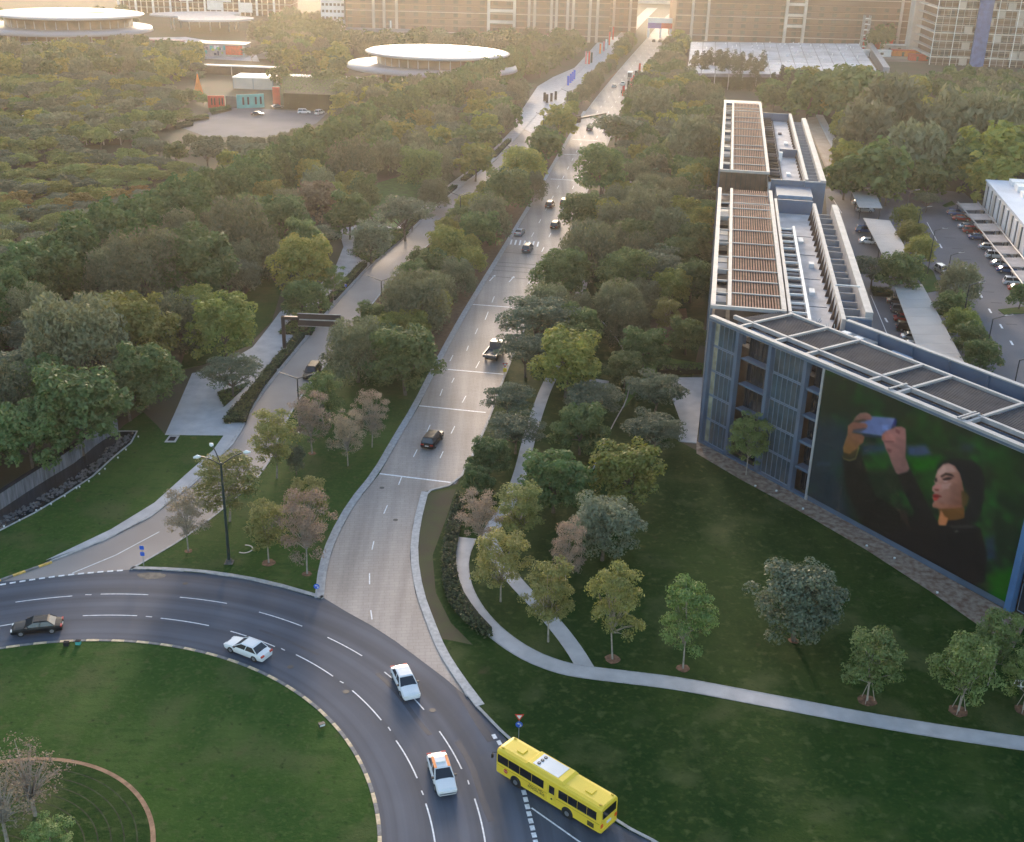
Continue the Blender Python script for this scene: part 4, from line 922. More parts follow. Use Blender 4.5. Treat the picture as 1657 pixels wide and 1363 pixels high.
for z in range(2, 20, 3): bpart(o, 'brace', M_white, [(-1.6, 1.6, -1.9, -1.6, z, z + .5), (-1.6, 1.6, 1.6, 1.9, z, z + .5)])
# left park: white pavilion, murals, small structures
def pav(px, w, d, h, m, label, roof=M_white, rz=0.0, name='park_pavilion', cat='pavilion'):
    g = G2(*px); o = thing(name, label, cat, (g[0], g[1], 0), rz)
    bpart(o, 'wall', m, [(-w / 2 + .4, w / 2 - .4, .4, d - .4, 0, h)]); bpart(o, 'roof', roof, [(-w / 2, w / 2, 0, d, h, h + .5)])
    for x in (-w / 2 + .3, 0, w / 2 - .3): bpart(o, 'post', M_pale, [(x - .15, x + .15, .05, .3, 0, h)])
    return o
pav((410, 145), 17, 12, 4.2, M_cream, 'low white roofed pavilion behind the far car park', rz=R(-4))
pav((375, 122), 42, 2.5, 3.6, M_dark, 'long thin white canopy left of the low white pavilion', rz=R(-4))
pav((485, 138), 34, 5, 3.2, mat('dull_red_wall', (.25, .10, .09), .8), 'row of small white and red booths right of the low pavilion')
pav((168, 235), 11, 7, 3.6, M_dark, 'small white slatted shelter in the left forest', rz=R(8))
pav((50, 205), 5, 4, 3, M_cream, 'tiny white hut at the left edge of the forest')
pav((265, 74), 22, 3, 2.4, M_facb, 'curved reddish canopy among trees near the cloud roof', roof=mat('pink_roof', (.55, .40, .38), .7))
pav((620, 60), 46, 9, 4, M_saucerg, 'low grey roofed hall behind the large saucer pavilion', roof=M_saucerg)
pav((810, 60), 20, 5, 5, M_facb, 'small stage with a turquoise panel right of the grey hall', roof=M_faclt)
for i_, (px_, w_) in enumerate((((20, 96), 20), ((75, 84), 14), ((150, 97), 24), ((205, 88), 18), ((110, 70), 16), ((235, 100), 12), ((440, 96), 14), ((285, 108), 12))):
    pav(px_, w_, 3, 2.6, M_pale, ['leftmost low white kiosk', 'small white kiosk under tall trees', 'wide white kiosk at the front', 'white kiosk right of the wide one', 'rear white kiosk below the saucer', 'little white kiosk at the right end', 'white booth right of the mural hall', 'white booth below the mural hall'][i_] + ' of the pale park square', rz=R(-6 + 4 * (i_ % 4)), name='park_kiosk', cat='kiosk')
pav((495, 55), 26, 6, 4, M_saucerg, 'pale low kiosk row between trees left of the glow')
g = G2(355, 92); o = thing('mural_hall', 'flat grey hall with a colourful mural and a big red panel', 'building', (g[0], g[1], 0), R(-3))
o.scale = (.72, .72, .72); bpart(o, 'wall', M_pale, [(-16, 18, .2, 14, 0, 8)]); bpart(o, 'roof', M_saucerg, [(-16.4, 18.4, -.3, 14.4, 8, 8.5)])
bpart(o, 'red_panel', mat('vivid_red', (.75, .06, .02), .5), [(4.5, 16, .05, .19, 1.5, 7.4)])
mm = [M_teal, M_blue, mat('lime_print', (.35, .45, .05), .6), mat('ink_print', (.03, .04, .08), .6), M_white]
for k in range(26):
    x = -15 + 18 * rng.random(); z = .8 + rng.random() * 5; bpart(o, 'mural_patch', mm[k % 5], [(x, x + .6 + rng.random() * 1.4, .02 + .004 * k, .18, z, z + .8 + rng.random() * 2)])
def hoard(px0, px1, h, m, label, marks=True):
    a, b_ = G2(*px0), G2(*px1); o = thing('painted_hoarding', label, 'hoarding', (a[0], a[1], 0), math.atan2(b_[1] - a[1], b_[0] - a[0])); L = math.dist(a, b_)
    bpart(o, 'board', m, [(0, L, 0, .3, 0, h)])
    if marks:
        for k in range(4): x = L * (.2 + .18 * k + (.1 if k > 1 else 0)); bpart(o, 'dark_print', M_dark, [(x, x + L * .07, -.04, 0, h * .25, h * .8)])
    for x in (.2, L / 2, L - .3): bpart(o, 'post', M_steel, [(x, x + .2, .3, .6, 0, h)])
hoard((384, 176), (428, 174), 5, M_teal, 'turquoise painted hoarding at the back of the far car park')
hoard((337, 175), (364, 175), 4.5, M_red, 'red painted hoarding left of the turquoise one')
hoard((366, 174), (383, 175), 4.2, mat('charcoal_board', (.06, .08, .09), .7), 'charcoal hoarding between the red and turquoise ones', False)
hoard((442, 172), (454, 172), 7, M_red, 'small red sign board beside the clipped hedge', False)
g = G2(322, 157); o = thing('red_cone_sail', 'small orange red pointed sail left of the far car park', 'sail', (g[0], g[1], 0)); b = MB(); b.tube([(0, 0, 0), (0, 0, 9)], [2.2, .05], 8); b.build('sail', M_orange, o); b = MB(); b.cyl((0, 0), .12, 0, 9.4, 6); b.build('mast', M_steel, o)
# timber deck right of the office building
slab('timber_deck', gp([(1302, 195), (1330, 193), (1365, 262), (1337, 275)]), mat('tan_deck', (.34, .24, .17), .8, scale=.3, col2=(.42, .32, .24)), 1.0)
o = thing('deck_wall', 'pale low wall along the tan terrace right of the office building', 'wall', (0, 0, 0)); b = MB(); b.ribbon(gp([(1331, 193), (1368, 264)]), 0, 2.6, 0, 1.6); b.build('wall', M_pale, o)
# white annex at right edge
A0, A1, A2 = G2(1597, 293, 9), G2(1643, 347, 9), G2(1760, 350, 9)
ax = math.atan2(A1[1] - A0[1], A1[0] - A0[0]); L = math.dist(A0, A1) * 1.0
o = thing('white_annex', 'white box building with flat roof and air units at the right edge', 'building', (A0[0], A0[1], 0), ax)
bpart(o, 'wall', mat('annex_white', (.66, .65, .66), .6, var=.06, scale=.1), [(0, L + 14, 0, 60, 0, 9)])
bpart(o, 'roof', mat('annex_roof', (.60, .62, .68), .5, var=.08, scale=.1), [(-.3, L + 14.3, -.3, 60.3, 9, 9.35)])
for k in range(9):
    x = 1.2 + k * (L + 11) / 9; bpart(o, 'wall_panel', M_white if k % 2 else M_cream, [(x, x + 2.2, -.25, 0, .6, 8.3)]); bpart(o, 'window', M_dark, [(x + 2.3, x + 2.8, -.06, 0, .6, 8.3)])
for k in range(9): x = 2 + (k % 3) * 7; y = 5 + (k // 3) * 9; bpart(o, 'air_unit', M_white, [(x, x + 4.2, y, y + 4.5, 9.35, 10.4 + .3 * (k % 2))])

#@@STREET
# ------------------------------------------------------------------ car park canopies
def canopy(quad, z, label, posts=4, seams=6, m=M_canopy, group=None):
    P = [G2(*q, z) for q in quad]; c = P[0]; o = thing('parking_canopy', label, 'canopy', (c[0], c[1], 0), 0, group)
    Lc = [(p[0] - c[0], p[1] - c[1]) for p in P]
    for k in range(seams):
        t0, t1 = (k + .006) / seams, (k + .994) / seams
        q = lambda t: ((Lc[0][0] + (Lc[3][0] - Lc[0][0]) * t, Lc[0][1] + (Lc[3][1] - Lc[0][1]) * t), (Lc[1][0] + (Lc[2][0] - Lc[1][0]) * t, Lc[1][1] + (Lc[2][1] - Lc[1][1]) * t))
        a, b_ = q(t0); d_, c_ = q(t1); b = MB(); b.prism([a, b_, c_, d_], z - .12, z + .02); b.build('roof_sheet', m, o)
    for k in range(posts):
        t = (k + .05) / (posts - .9)
        for u in (.08, .92):
            a = (Lc[0][0] + (Lc[3][0] - Lc[0][0]) * t, Lc[0][1] + (Lc[3][1] - Lc[0][1]) * t); b_ = (Lc[1][0] + (Lc[2][0] - Lc[1][0]) * t, Lc[1][1] + (Lc[2][1] - Lc[1][1]) * t)
            p = (a[0] + (b_[0] - a[0]) * u, a[1] + (b_[1] - a[1]) * u); b = MB(); b.cyl(p, .1, 0, z - .12, 8); b.build('post', M_black, o)
    return o
canopy([(1376, 306), (1413, 305), (1428, 337), (1390, 336)], 3.2, 'short beige parking canopy nearest the round drive, farthest of the middle row', 3, 3)
canopy([(1397, 353), (1440, 357), (1476, 420), (1434, 424)], 3.2, 'middle beige parking canopy between two clumps of trees', 4, 5)
canopy([(1446, 461), (1492, 460), (1562, 590), (1494, 590)], 3.2, 'longest grey parking canopy next to the blue roof wall', 5, 9)
ra, rb = [(1546, 327), (1560, 344), (1574, 360), (1588, 378), (1602, 396), (1618, 415), (1634, 436), (1652, 460)], None
cw = [(38, 0), (38, 1), (40, 1), (42, 2), (44, 2), (44, 3), (46, 3), (48, 3)]
for i, (x, y) in enumerate(ra[:-1]):
    x2, y2 = ra[i + 1]; wpx = cw[i][0]; 
    canopy([(x + 1, y + 2), (x + wpx, y + 2), (x2 + cw[i + 1][0] - 1, y2 - 4), (x2 + 1, y2 - 4)], 3.1, ['farthest', 'second', 'third', 'fourth', 'fifth', 'sixth', 'nearest'][i] + ' pinkish beige panel of the right hand parking row', 2, 1, mat('pink_fabric', (.42, .35, .32), .75, var=.1, scale=.3), group='canopy panels of the right parking row')
o = thing('canopy_frame', 'long steel frame carrying the right hand parking canopies', 'frame', (0, 0, 0))
for off in (4, 36):
    P = [(*G2(x + off, y, 3.45), 3.45) for x, y in ra]; b = MB(); b.tube(P, .16, 5); b.build('beam', M_pale, o)
# lane marks and dark bars on the car park
for k in range(9):
    x, y = 1530 + 12.5 * k, 385 + 17.5 * k
    line_px((x - 2, y), (x + 16, y + 1), .5, .046, 'parking_joint', mat('dark_joint', (.06, .06, .07), .8))
for p, q in [((1409, 478), (1437, 545)), ((1440, 478), (1473, 560)), ((1345, 318), (1362, 345)), ((1500, 360), (1516, 390)), ((1430, 300), (1480, 312))]: line_px(p, q, .15, .046)
for p in ((1600, 500), (1618, 525), (1635, 552), (1585, 475), (1432, 515), (1560, 430), (1520, 395)): line_px(p, (p[0] + 4, p[1] + 7), .4, .046)
for poly in ([(1525, 333), (1540, 326), (1546, 332), (1530, 336)], [(1615, 502), (1657, 497), (1657, 508), (1625, 510)], [(1490, 425), (1510, 440), (1522, 470), (1500, 474), (1478, 440)], [(1340, 470 - 150), (1345, 318), (1350, 322), (1345, 326)]):
    slab('planter_island', gp(poly), M_lawn, .16)
# ------------------------------------------------------------------ street lamps
def y_lamp(px, h, label, arm=2.6, rz=0.0, group='black twin arm lamps along the slip road'):
    x, y = base_of(px[0], px[1], h); o = thing('street_lamp', label, 'street lamp', (x, y, 0), rz, group)
    b = MB(); b.tube([(0, 0, 0), (0, 0, h)], [.13, .09], 8); b.build('pole', M_black, o)
    b = MB(); b.box(-.3, .3, -.3, .3, 0, .25); b.build('base_plate', M_steel, o)
    for sgn in (-1, 1):
        b = MB(); b.tube([(0, 0, h - .1), (sgn * arm, 0, h + .85)], [.09, .08], 6); b.build('arm', M_black, o)
        b = MB(); b.add([(sgn * arm * .45, -.12, h + .34), (sgn * arm * 1.02, -.12, h + .86), (sgn * arm * 1.02, .12, h + .86), (sgn * arm * .45, .12, h + .34)], [(0, 1, 2, 3)]); b.build('lamp_panel', M_lampgl, o)
    return o
for px, h, lb in [((481, 612), 9.0, 'black twin arm lamp standing beside the young trees of the island lawn'), ((617, 454), 9.0, 'black twin arm lamp above the big grey willow of the median'), ((745, 317), 9.0, 'black twin arm lamp by the bend of the slip road planters'),
                  ((824, 237), 9.0, 'black twin arm lamp in the middle distance of the slip road'), ((880, 187), 9.0, 'far black twin arm lamp before the promenade'), ((919, 148), 9.0, 'farthest black twin arm lamp, beside the promenade flags')]:
    y_lamp(px, h, lb)
def bent_lamp(px, end, h, label):
    x, y = base_of(px[0], px[1], h); e = base_of(end[0], end[1], h + .5); o = thing('parking_lamp', label, 'lamp post', (x, y, 0), 0, 'black bent arm lamps of the car park')
    b = MB(); b.tube([(0, 0, 0), (0, 0, h)], [.12, .09], 8); b.build('pole', M_black, o)
    b = MB(); b.tube([(0, 0, h - .05), (e[0] - x, e[1] - y, h + .5)], [.09, .08], 6); b.build('arm', M_black, o)
    b = MB(); b.cbox(((e[0] - x) * .8, (e[1] - y) * .8, h + .36), (abs(e[0] - x) * .4 + .2, .3, .08), math.atan2(e[1] - y, e[0] - x)); b.build('lamp_head', M_steel, o)
for px, e, lb in [((1513, 373), (1533, 368), 'bent arm lamp beside the middle canopy trees'), ((1539, 413), (1560, 407), 'bent arm lamp rising next to the lone parked silver car'), ((1569, 461), (1594, 455), 'bent arm lamp behind the dark leaning tree of the car park'),
                  ((1607, 516), (1639, 508), 'bent arm lamp over the open lane near the green shrubs'), ((1650, 583), (1690, 574), 'bent arm lamp cut by the right edge of the picture'), ((1472, 311), (1488, 306), 'bent arm lamp at the far end of the car park'), ((1490, 338), (1508, 333), 'bent arm lamp above the small dark tree of the car park')]:
    bent_lamp(px, e, 10.0, lb)
# tall triple lamp on the island lawn
x, y = G2(371, 912); H = 13.4; o = thing('triple_lamp', 'tall dark triple arm street lamp standing on the island lawn', 'street lamp', (x, y, .1))
b = MB(); b.tube([(0, 0, 0), (0, 0, H)], [.2, .12], 10); b.build('pole', mat('dark_green_steel', (.015, .035, .035), .4), o)
b = MB(); b.box(-.5, .5, -.5, .5, 0, .12); b.box(-.3, .3, -.3, .3, .12, .5); b.build('base_plate', M_stone, o)
for az, ln in ((R(125), 2.4), (R(10), 2.7), (R(205), 2.3)):
    ca, sa = math.cos(az), math.sin(az); P = [(ca * ln * t, sa * ln * t, H - .3 + 1.5 * math.sin(t * 1.35)) for t in (0, .15, .35, .6, .85, 1)]
    b = MB(); b.tube(P, [.07] * 6, 6); a_ = b.build('arm', M_black, o)
    b = MB(); b.tube([(P[-1][0] - ca * .1, P[-1][1] - sa * .1, P[-1][2]), (P[-1][0] + ca * .25, P[-1][1] + sa * .25, P[-1][2] + .05), (P[-1][0] + ca * .75, P[-1][1] + sa * .75, P[-1][2])], [.1, .26, .1], 8); b.build('lamp_head', M_lampgl, o, smooth=True)
# ------------------------------------------------------------------ gantry signs
def gantry(pxb, px0, px1, zt, zb, h, label, side):
    x, y = G2(*pxb); o = thing('overhead_sign', label, 'gantry sign', (x, y, 0))
    e = [G2(px0[0], px0[1], zt), G2(px1[0], px1[1], zt)]
    M_g = mat('dark_brown_steel', (.035, .022, .022), .5, var=.1)
    b = MB(); b.box(-.28, .28, -.28, .28, 1.1, h); b.build('post', M_g, o)
    b = MB(); b.box(-.7, .7, -.5, .5, 0, .35); b.box(-.35, .35, -.35, .35, .35, 1.1); b.build('base_plinth', M_pale, o)
    far = e[1] if side > 0 else e[0]
    ang = math.atan2(far[1] - y, far[0] - x); L = math.dist(far, (x, y))
    near = math.dist(e[0] if side > 0 else e[1], (x, y))
    b = MB(Matrix.Rotation(ang, 4, 'Z')); b.box(-.28, L, -.28, .28, h - .55, h); b.build('cross_arm', M_g, o)
    b = MB(Matrix.Rotation(ang, 4, 'Z')); b.box(near, L + .2, -.40, -.30, zb, zt); b.build('sign_board', M_g, o)
    b = MB(Matrix.Rotation(ang, 4, 'Z')); b.box(near, L + .2, -.46, -.29, zt, zt + .08); b.box(near, L + .2, -.46, -.29, zb - .08, zb); b.build('board_trim', M_kerb, o)
    b = MB(Matrix.Rotation(ang, 4, 'Z')); b.box(near + .3, L - .2, -.62, -.47, (zt + zb) / 2, (zt + zb) / 2 + .18); b.build('cable_tray', M_steel, o)
gantry((461, 572), (481, 502), (550, 509), 7.6, 5.4, 6.9, 'dark overhead sign on one post spanning the slip road', 1)
gantry((978, 215), (935, 188), (970, 190), 7.4, 5.0, 6.8, 'dark overhead sign reaching over the boulevard in the distance', -1)
# ------------------------------------------------------------------ small signs, flags, totems
def sign(px, hh, label, kinds, rz=0.0):
    x, y = G2(*px); o = thing('road_sign', label, 'road sign', (x, y, .1), rz)
    b = MB(); b.cyl((0, 0), .04, 0, hh, 6); b.build('post', M_steel, o)
    z = hh - .3
    for k in kinds:
        b = MB()
        if k == 'yield':
            b.add([(-.45, -.06, z + .35), (.45, -.06, z + .35), (0, -.06, z - .42)], [(0, 2, 1)]); b.add([(-.45, -.03, z + .35), (.45, -.03, z + .35), (0, -.03, z - .42)], [(0, 1, 2)]); f = b.build('yield_plate', M_red, o)
            b = MB(); b.add([(-.26, -.07, z + .24), (.26, -.07, z + .24), (0, -.07, z - .2)], [(0, 2, 1)]); b.build('yield_face', M_white, f)
        elif k == 'round':
            b.disc_xz((0, -.05, z), .34, .03, 18); f = b.build('round_plate', M_sblue, o)
            b = MB(); b.add([(-.20, -.07, z + .1), (-.02, -.07, z + .24), (-.02, -.07, z + .02)], [(0, 2, 1)]); b.add([(.2, -.07, z + .04), (.02, -.07, z - .22), (.22, -.07, z - .2)], [(0, 1, 2)]); b.add([(-.06, -.071, z + .16), (.16, -.071, z + .1), (.12, -.071, z + .02), (-.06, -.071, z + .08)], [(0, 3, 2, 1)]); b.build('arrow', M_white, f)
        elif k == 'square':
            b.box(-.25, .25, -.06, -.03, z - .25, z + .25); b.build('square_plate', M_sblue, o)
        elif k == 'warn':
            b.box(-.3, .3, -.06, -.03, z - .4, z + .3); b.build('yellow_plate', mat('warning_yellow', (.85, .6, .03), .5), o)
        z -= .85
sign((839, 1200), 3.1, 'red yield triangle over a blue roundabout disc beside the yellow bus', ['yield', 'round'])
sign((233, 917), 2.8, 'pole with two small blue plates at the slip road mouth', ['square', 'square'])
sign((513, 962), 1.3, 'blue keep side disc at the tip of the island lawn', ['round'])
sign((817, 605), 1.8, 'yellow and red warning plates at the right kerb of the boulevard', ['yield', 'warn'])
sign((560, 479), 2.4, 'blue triangle topped sign on the plaza edge', ['square'])
M_flagp = mat('pink_print', (.6, .2, .2), .7)
flags = [((1006, 159), 5, M_red, 'red'), ((1014, 150), 5, M_dark, 'dark'), ((1019, 146), 5, M_flagp, 'pink'), ((1023, 141), 5, M_red, 'second red'), ((1026, 137), 6, M_dark, 'slim dark'), ((1032, 128), 7, M_red, 'tall bright red'),
         ((984, 76), 8, M_red, 'tall red promenade'), ((990, 67), 8, M_red, 'farthest red promenade'), ((969, 90), 6, M_orange, 'orange promenade'), ((975, 86), 6, M_flagp, 'pink promenade'), ((979, 82), 6, M_white, 'white promenade'),
         ((946, 107), 7, M_flagp, 'left dusty pink promenade'), ((951, 107), 7, M_red, 'thin red promenade'), ((955, 105), 6, M_dark, 'dark promenade'),
         ((917, 142), 5, M_sblue, 'first blue plaza'), ((921, 138), 5, M_sblue, 'second blue plaza'), ((924, 135), 5, M_sblue, 'third blue plaza'), ((927, 132), 5, M_sblue, 'fourth blue plaza'),
         ((646, 60), 12, M_orange, 'lone orange'), ((631, 60), 9, M_white, 'short white')]
for px, h, m_, w_ in flags:
    x, y = G2(*px); o = thing('banner_flag', w_ + ' banner flag on a thin pole beside the far road', 'flag', (x, y, 0), 0, 'banner flags of the far roadside')
    b = MB(); b.cyl((0, 0), .07, 0, h, 5); b.build('pole', M_steel, o); b = MB(); b.box(.05, 1.0, -.03, .03, .9, h - .1); b.build('cloth', m_, o)
for i, px in enumerate(((881, 165), (885, 168), (892, 166), (899, 163))):
    x, y = G2(*px); o = thing('info_totem', ['first', 'thin second', 'broad third', 'last'][i] + ' dark information totem on the pale promenade plaza', 'totem', (x, y, .05), 0, 'dark totems of the promenade')
    bpart(o, 'panel', M_dark, [(-.5, .5, -.1, .1, .3, 3.6)]); bpart(o, 'foot', M_steel, [(-.6, .6, -.2, .2, 0, .3)])
for i, x_ in enumerate((860, 865, 870)):
    x, y = G2(x_, 52); o = thing('white_totem', ['left', 'middle', 'right'][i] + ' of three small white pillars in the far trees', 'pillar', (x, y, 0), 0, 'three white pillars'); bpart(o, 'shaft', M_white, [(-.6, .6, -.4, .4, 0, 8)])
# little shelter and lamps right side
g = G2(1478, 198); o = thing('goal_frame', 'small dark goal like frame on the distant car park', 'frame', (g[0], g[1], .04)); bpart(o, 'post', M_black, [(-2, -1.8, 0, .2, 0, 4.5), (2, 2.2, 0, .2, 0, 4.5)]); bpart(o, 'crossbar', M_black, [(-1.8, 2, 0, .2, 4.3, 4.5)])
for i, (px, col) in enumerate((((1418, 133), (1, .05, .02)), ((1588, 152), (.05, 1, .55)))):
    x, y = base_of(px[0], px[1], 7); o = thing('traffic_light', ['red', 'green'][i] + ' lit traffic light among the far right trees', 'traffic light', (x, y, 0))
    b = MB(); b.cyl((0, 0), .12, 0, 7, 6); b.build('pole', M_black, o); bpart(o, 'housing', M_black, [(-.4, .4, -.1, .3, 6.2, 8)]); b = MB(); b.disc_xz((0, -.2, 7.2), .75 if i else .4, .12, 12); b.build('signal', emat(['red_signal', 'green_signal'][i], col, 6), o)
# white board on the lawn at the right, manhole, sprinkler boxes, stone slab
g = G2(1650, 1116); o = thing('lawn_panel', 'small white framed panel on the lawn at the right edge', 'panel', (g[0], g[1], .1), R(-10)); bpart(o, 'frame', M_white, [(-.8, 1.2, -.1, .0, .3, 1.1)]); bpart(o, 'screen', M_dark, [(-.6, -.1, -.12, -.1, .45, .95), (.1, .9, -.12, -.1, .45, .95)]); bpart(o, 'stand', M_steel, [(0, .2, -.08, 0, 0, .3)])
q = gp([(266, 717), (274, 706), (291, 706), (284, 717)]); o = thing('drain_grate', 'pale framed rectangular drain grate in the left lawn', 'grate', (0, 0, 0)); b = MB(); b.prism(q, .09, .13); b.build('frame', M_pale, o)
cc = (sum(p[0] for p in q) / 4, sum(p[1] for p in q) / 4); b = MB(); b.prism([(cc[0] + (p[0] - cc[0]) * .6, cc[1] + (p[1] - cc[1]) * .6) for p in q], .1, .14); b.build('grating', M_dark, o)
o = thing('stone_slab', 'tilted white stone slab lying in the trees beside the entrance court', 'stone', (*G2(968, 628), .1), R(-20)); b = MB(); b.add([(-1.6, -1, 0), (1.6, -1, 0), (1.6, .6, .0), (-1.6, .6, 0), (-1.6, -1, .4), (1.6, -1, .4), (1.6, .6, 1.2), (-1.6, .6, 1.2)], [(4, 5, 6, 7), (0, 1, 5, 4), (1, 2, 6, 5), (3, 7, 6, 2), (0, 4, 7, 3)]); b.build('slab', M_pale, o)
o = thing('lawn_spotlight', 'small floodlight at the edge of the roundabout lawn near the kerb', 'floodlight', (*G2(521, 1178), .12), R(30)); bpart(o, 'housing', M_black, [(-.3, .3, -.2, .2, .15, .45)]); bpart(o, 'lens', M_lampgl, [(-.25, .25, -.22, -.2, .2, .4)]); bpart(o, 'foot', M_black, [(-.05, .05, -.05, .05, 0, .15)])
for i, px in enumerate(((108, 1046), (127, 1044))):
    o = thing('lawn_box', ['dark', 'teal'][i] + ' little box on the roundabout lawn beside the upper kerb', 'box', (*G2(*px), .12)); bpart(o, 'housing', [M_black, M_teal][i], [(-.25, .25, -.2, .2, 0, .4)]); bpart(o, 'lid', M_dark, [(-.28, .28, -.22, .22, .4, .45)])
o = thing('lawn_hoop', 'pale ring of bare soil edging on the island lawn beside the lamp', 'ring', (*G2(396, 890), .1)); b = MB(); A_ = arc((0, 0), .95, R(-120), R(100), 20); b.ribbon(A_, -.08, .08, 0, .05); b.build('edging', M_pale, o)
# ------------------------------------------------------------------ water wall
wl = chaikin(gp([(-120, 905), (-60, 868), (0, 827), (60, 787), (120, 751), (165, 714), (192, 700)]), 1)
o = thing('water_wall', 'curved grey stone water wall under the trees at left', 'wall', (0, 0, 0))
wpts = resample(wl, 1.3)
for a, c in zip(wpts, wpts[1:]):
    t = (.006 * (rng.random() - .5)); dx, dy = (c[0] - a[0]) * .01, (c[1] - a[1]) * .01
    b = MB(); b.ribbon([(a[0] + dx, a[1] + dy), (c[0] - dx, c[1] - dy)], -.5, .0 + t * 6, 0, 2.3); b.build('stone_panel', M_wall, o)
b = MB(); b.ribbon(wpts, -.6, .08, 2.3, 2.42); b.build('coping', M_dark, o)
pl = [G2(x, y) for x, y in [(-120, 905), (-60, 868), (0, 827), (60, 787), (120, 751), (165, 714), (192, 700), (222, 698), (212, 716), (185, 738), (150, 770), (105, 800), (55, 830), (0, 858), (-60, 890), (-120, 930)]]
b = MB(); b.prism(pl, 0, .115); struct('reflecting_pool', b, M_water)
rk = MB(); pe = resample(gp([(-60, 890), (0, 855), (55, 827), (105, 797), (150, 767), (185, 735), (212, 712)]), .5)
for p in pe + pe:
    for _ in range(3):
        x, y = p[0] + rng.uniform(-1.5, .2), p[1] + rng.uniform(0, 2.2); s = rng.uniform(.1, .28)
        if not inpoly(np.array([[x, y]]), pl)[0]: continue
        rk.add([(x - s, y - s * .8, .1), (x + s, y - s, .1), (x + s * .9, y + s, .1), (x - s, y + s * .8, .1), (x, y, .12 + s)], [(0, 1, 4), (1, 2, 4), (2, 3, 4), (3, 0, 4)])
t_ = rk.build('pool_stones', M_stone); tag(t_, 'dark stones lying in the shallow pool below the water wall', 'stones', kind='stuff')
b = MB(); b.ribbon([G2(x, y) for x, y in [(-120, 932), (-60, 892), (0, 860), (55, 832), (105, 802), (150, 772), (185, 740), (212, 718), (222, 699), (192, 699)]], -.12, .12, 0, .17); struct('pool_edge', b, M_kerb)
for i, px in enumerate([(4, 852), (29, 842), (56, 826), (64, 823), (80, 816), (102, 803), (121, 790), (126, 788), (141, 779), (158, 767), (167, 759), (188, 741), (201, 728), (221, 707)]):
    x, y = G2(*px); o = thing('uplighter', 'small white ground light, ' + ['first', 'second', 'third', 'fourth', 'fifth', 'sixth', 'seventh', 'eighth', 'ninth', 'tenth', 'eleventh', 'twelfth', 'thirteenth', 'last'][i] + ' along the pool rim from the left edge', 'ground light', (x + .4, y - .4, .1), 0, 'ground lights along the pool rim'); b = MB(); b.cyl((0, 0), .1, 0, .14, 8); b.build('housing', M_steel, o); b = MB(); b.cyl((0, 0), .12, .14, .22, 8); b.build('lens', M_lampgl, o)
for i, px in enumerate([(1222, 789), (1256, 797), (1299, 826), (1402, 886), (1447, 906), (1516, 962)]):
    x, y = G2(*px); o = thing('uplighter', ['first', 'second', 'third', 'fourth', 'fifth', 'last'][i] + ' small ground light of the stone bed, counted from the left', 'ground light', (x, y, .12), 0, 'ground lights under the facade'); b = MB(); b.cyl((0, 0), .14, 0, .14, 8); b.build('housing', M_steel, o); b = MB(); b.cyl((0, 0), .16, .14, .22, 8); b.build('lens', M_lampgl, o)

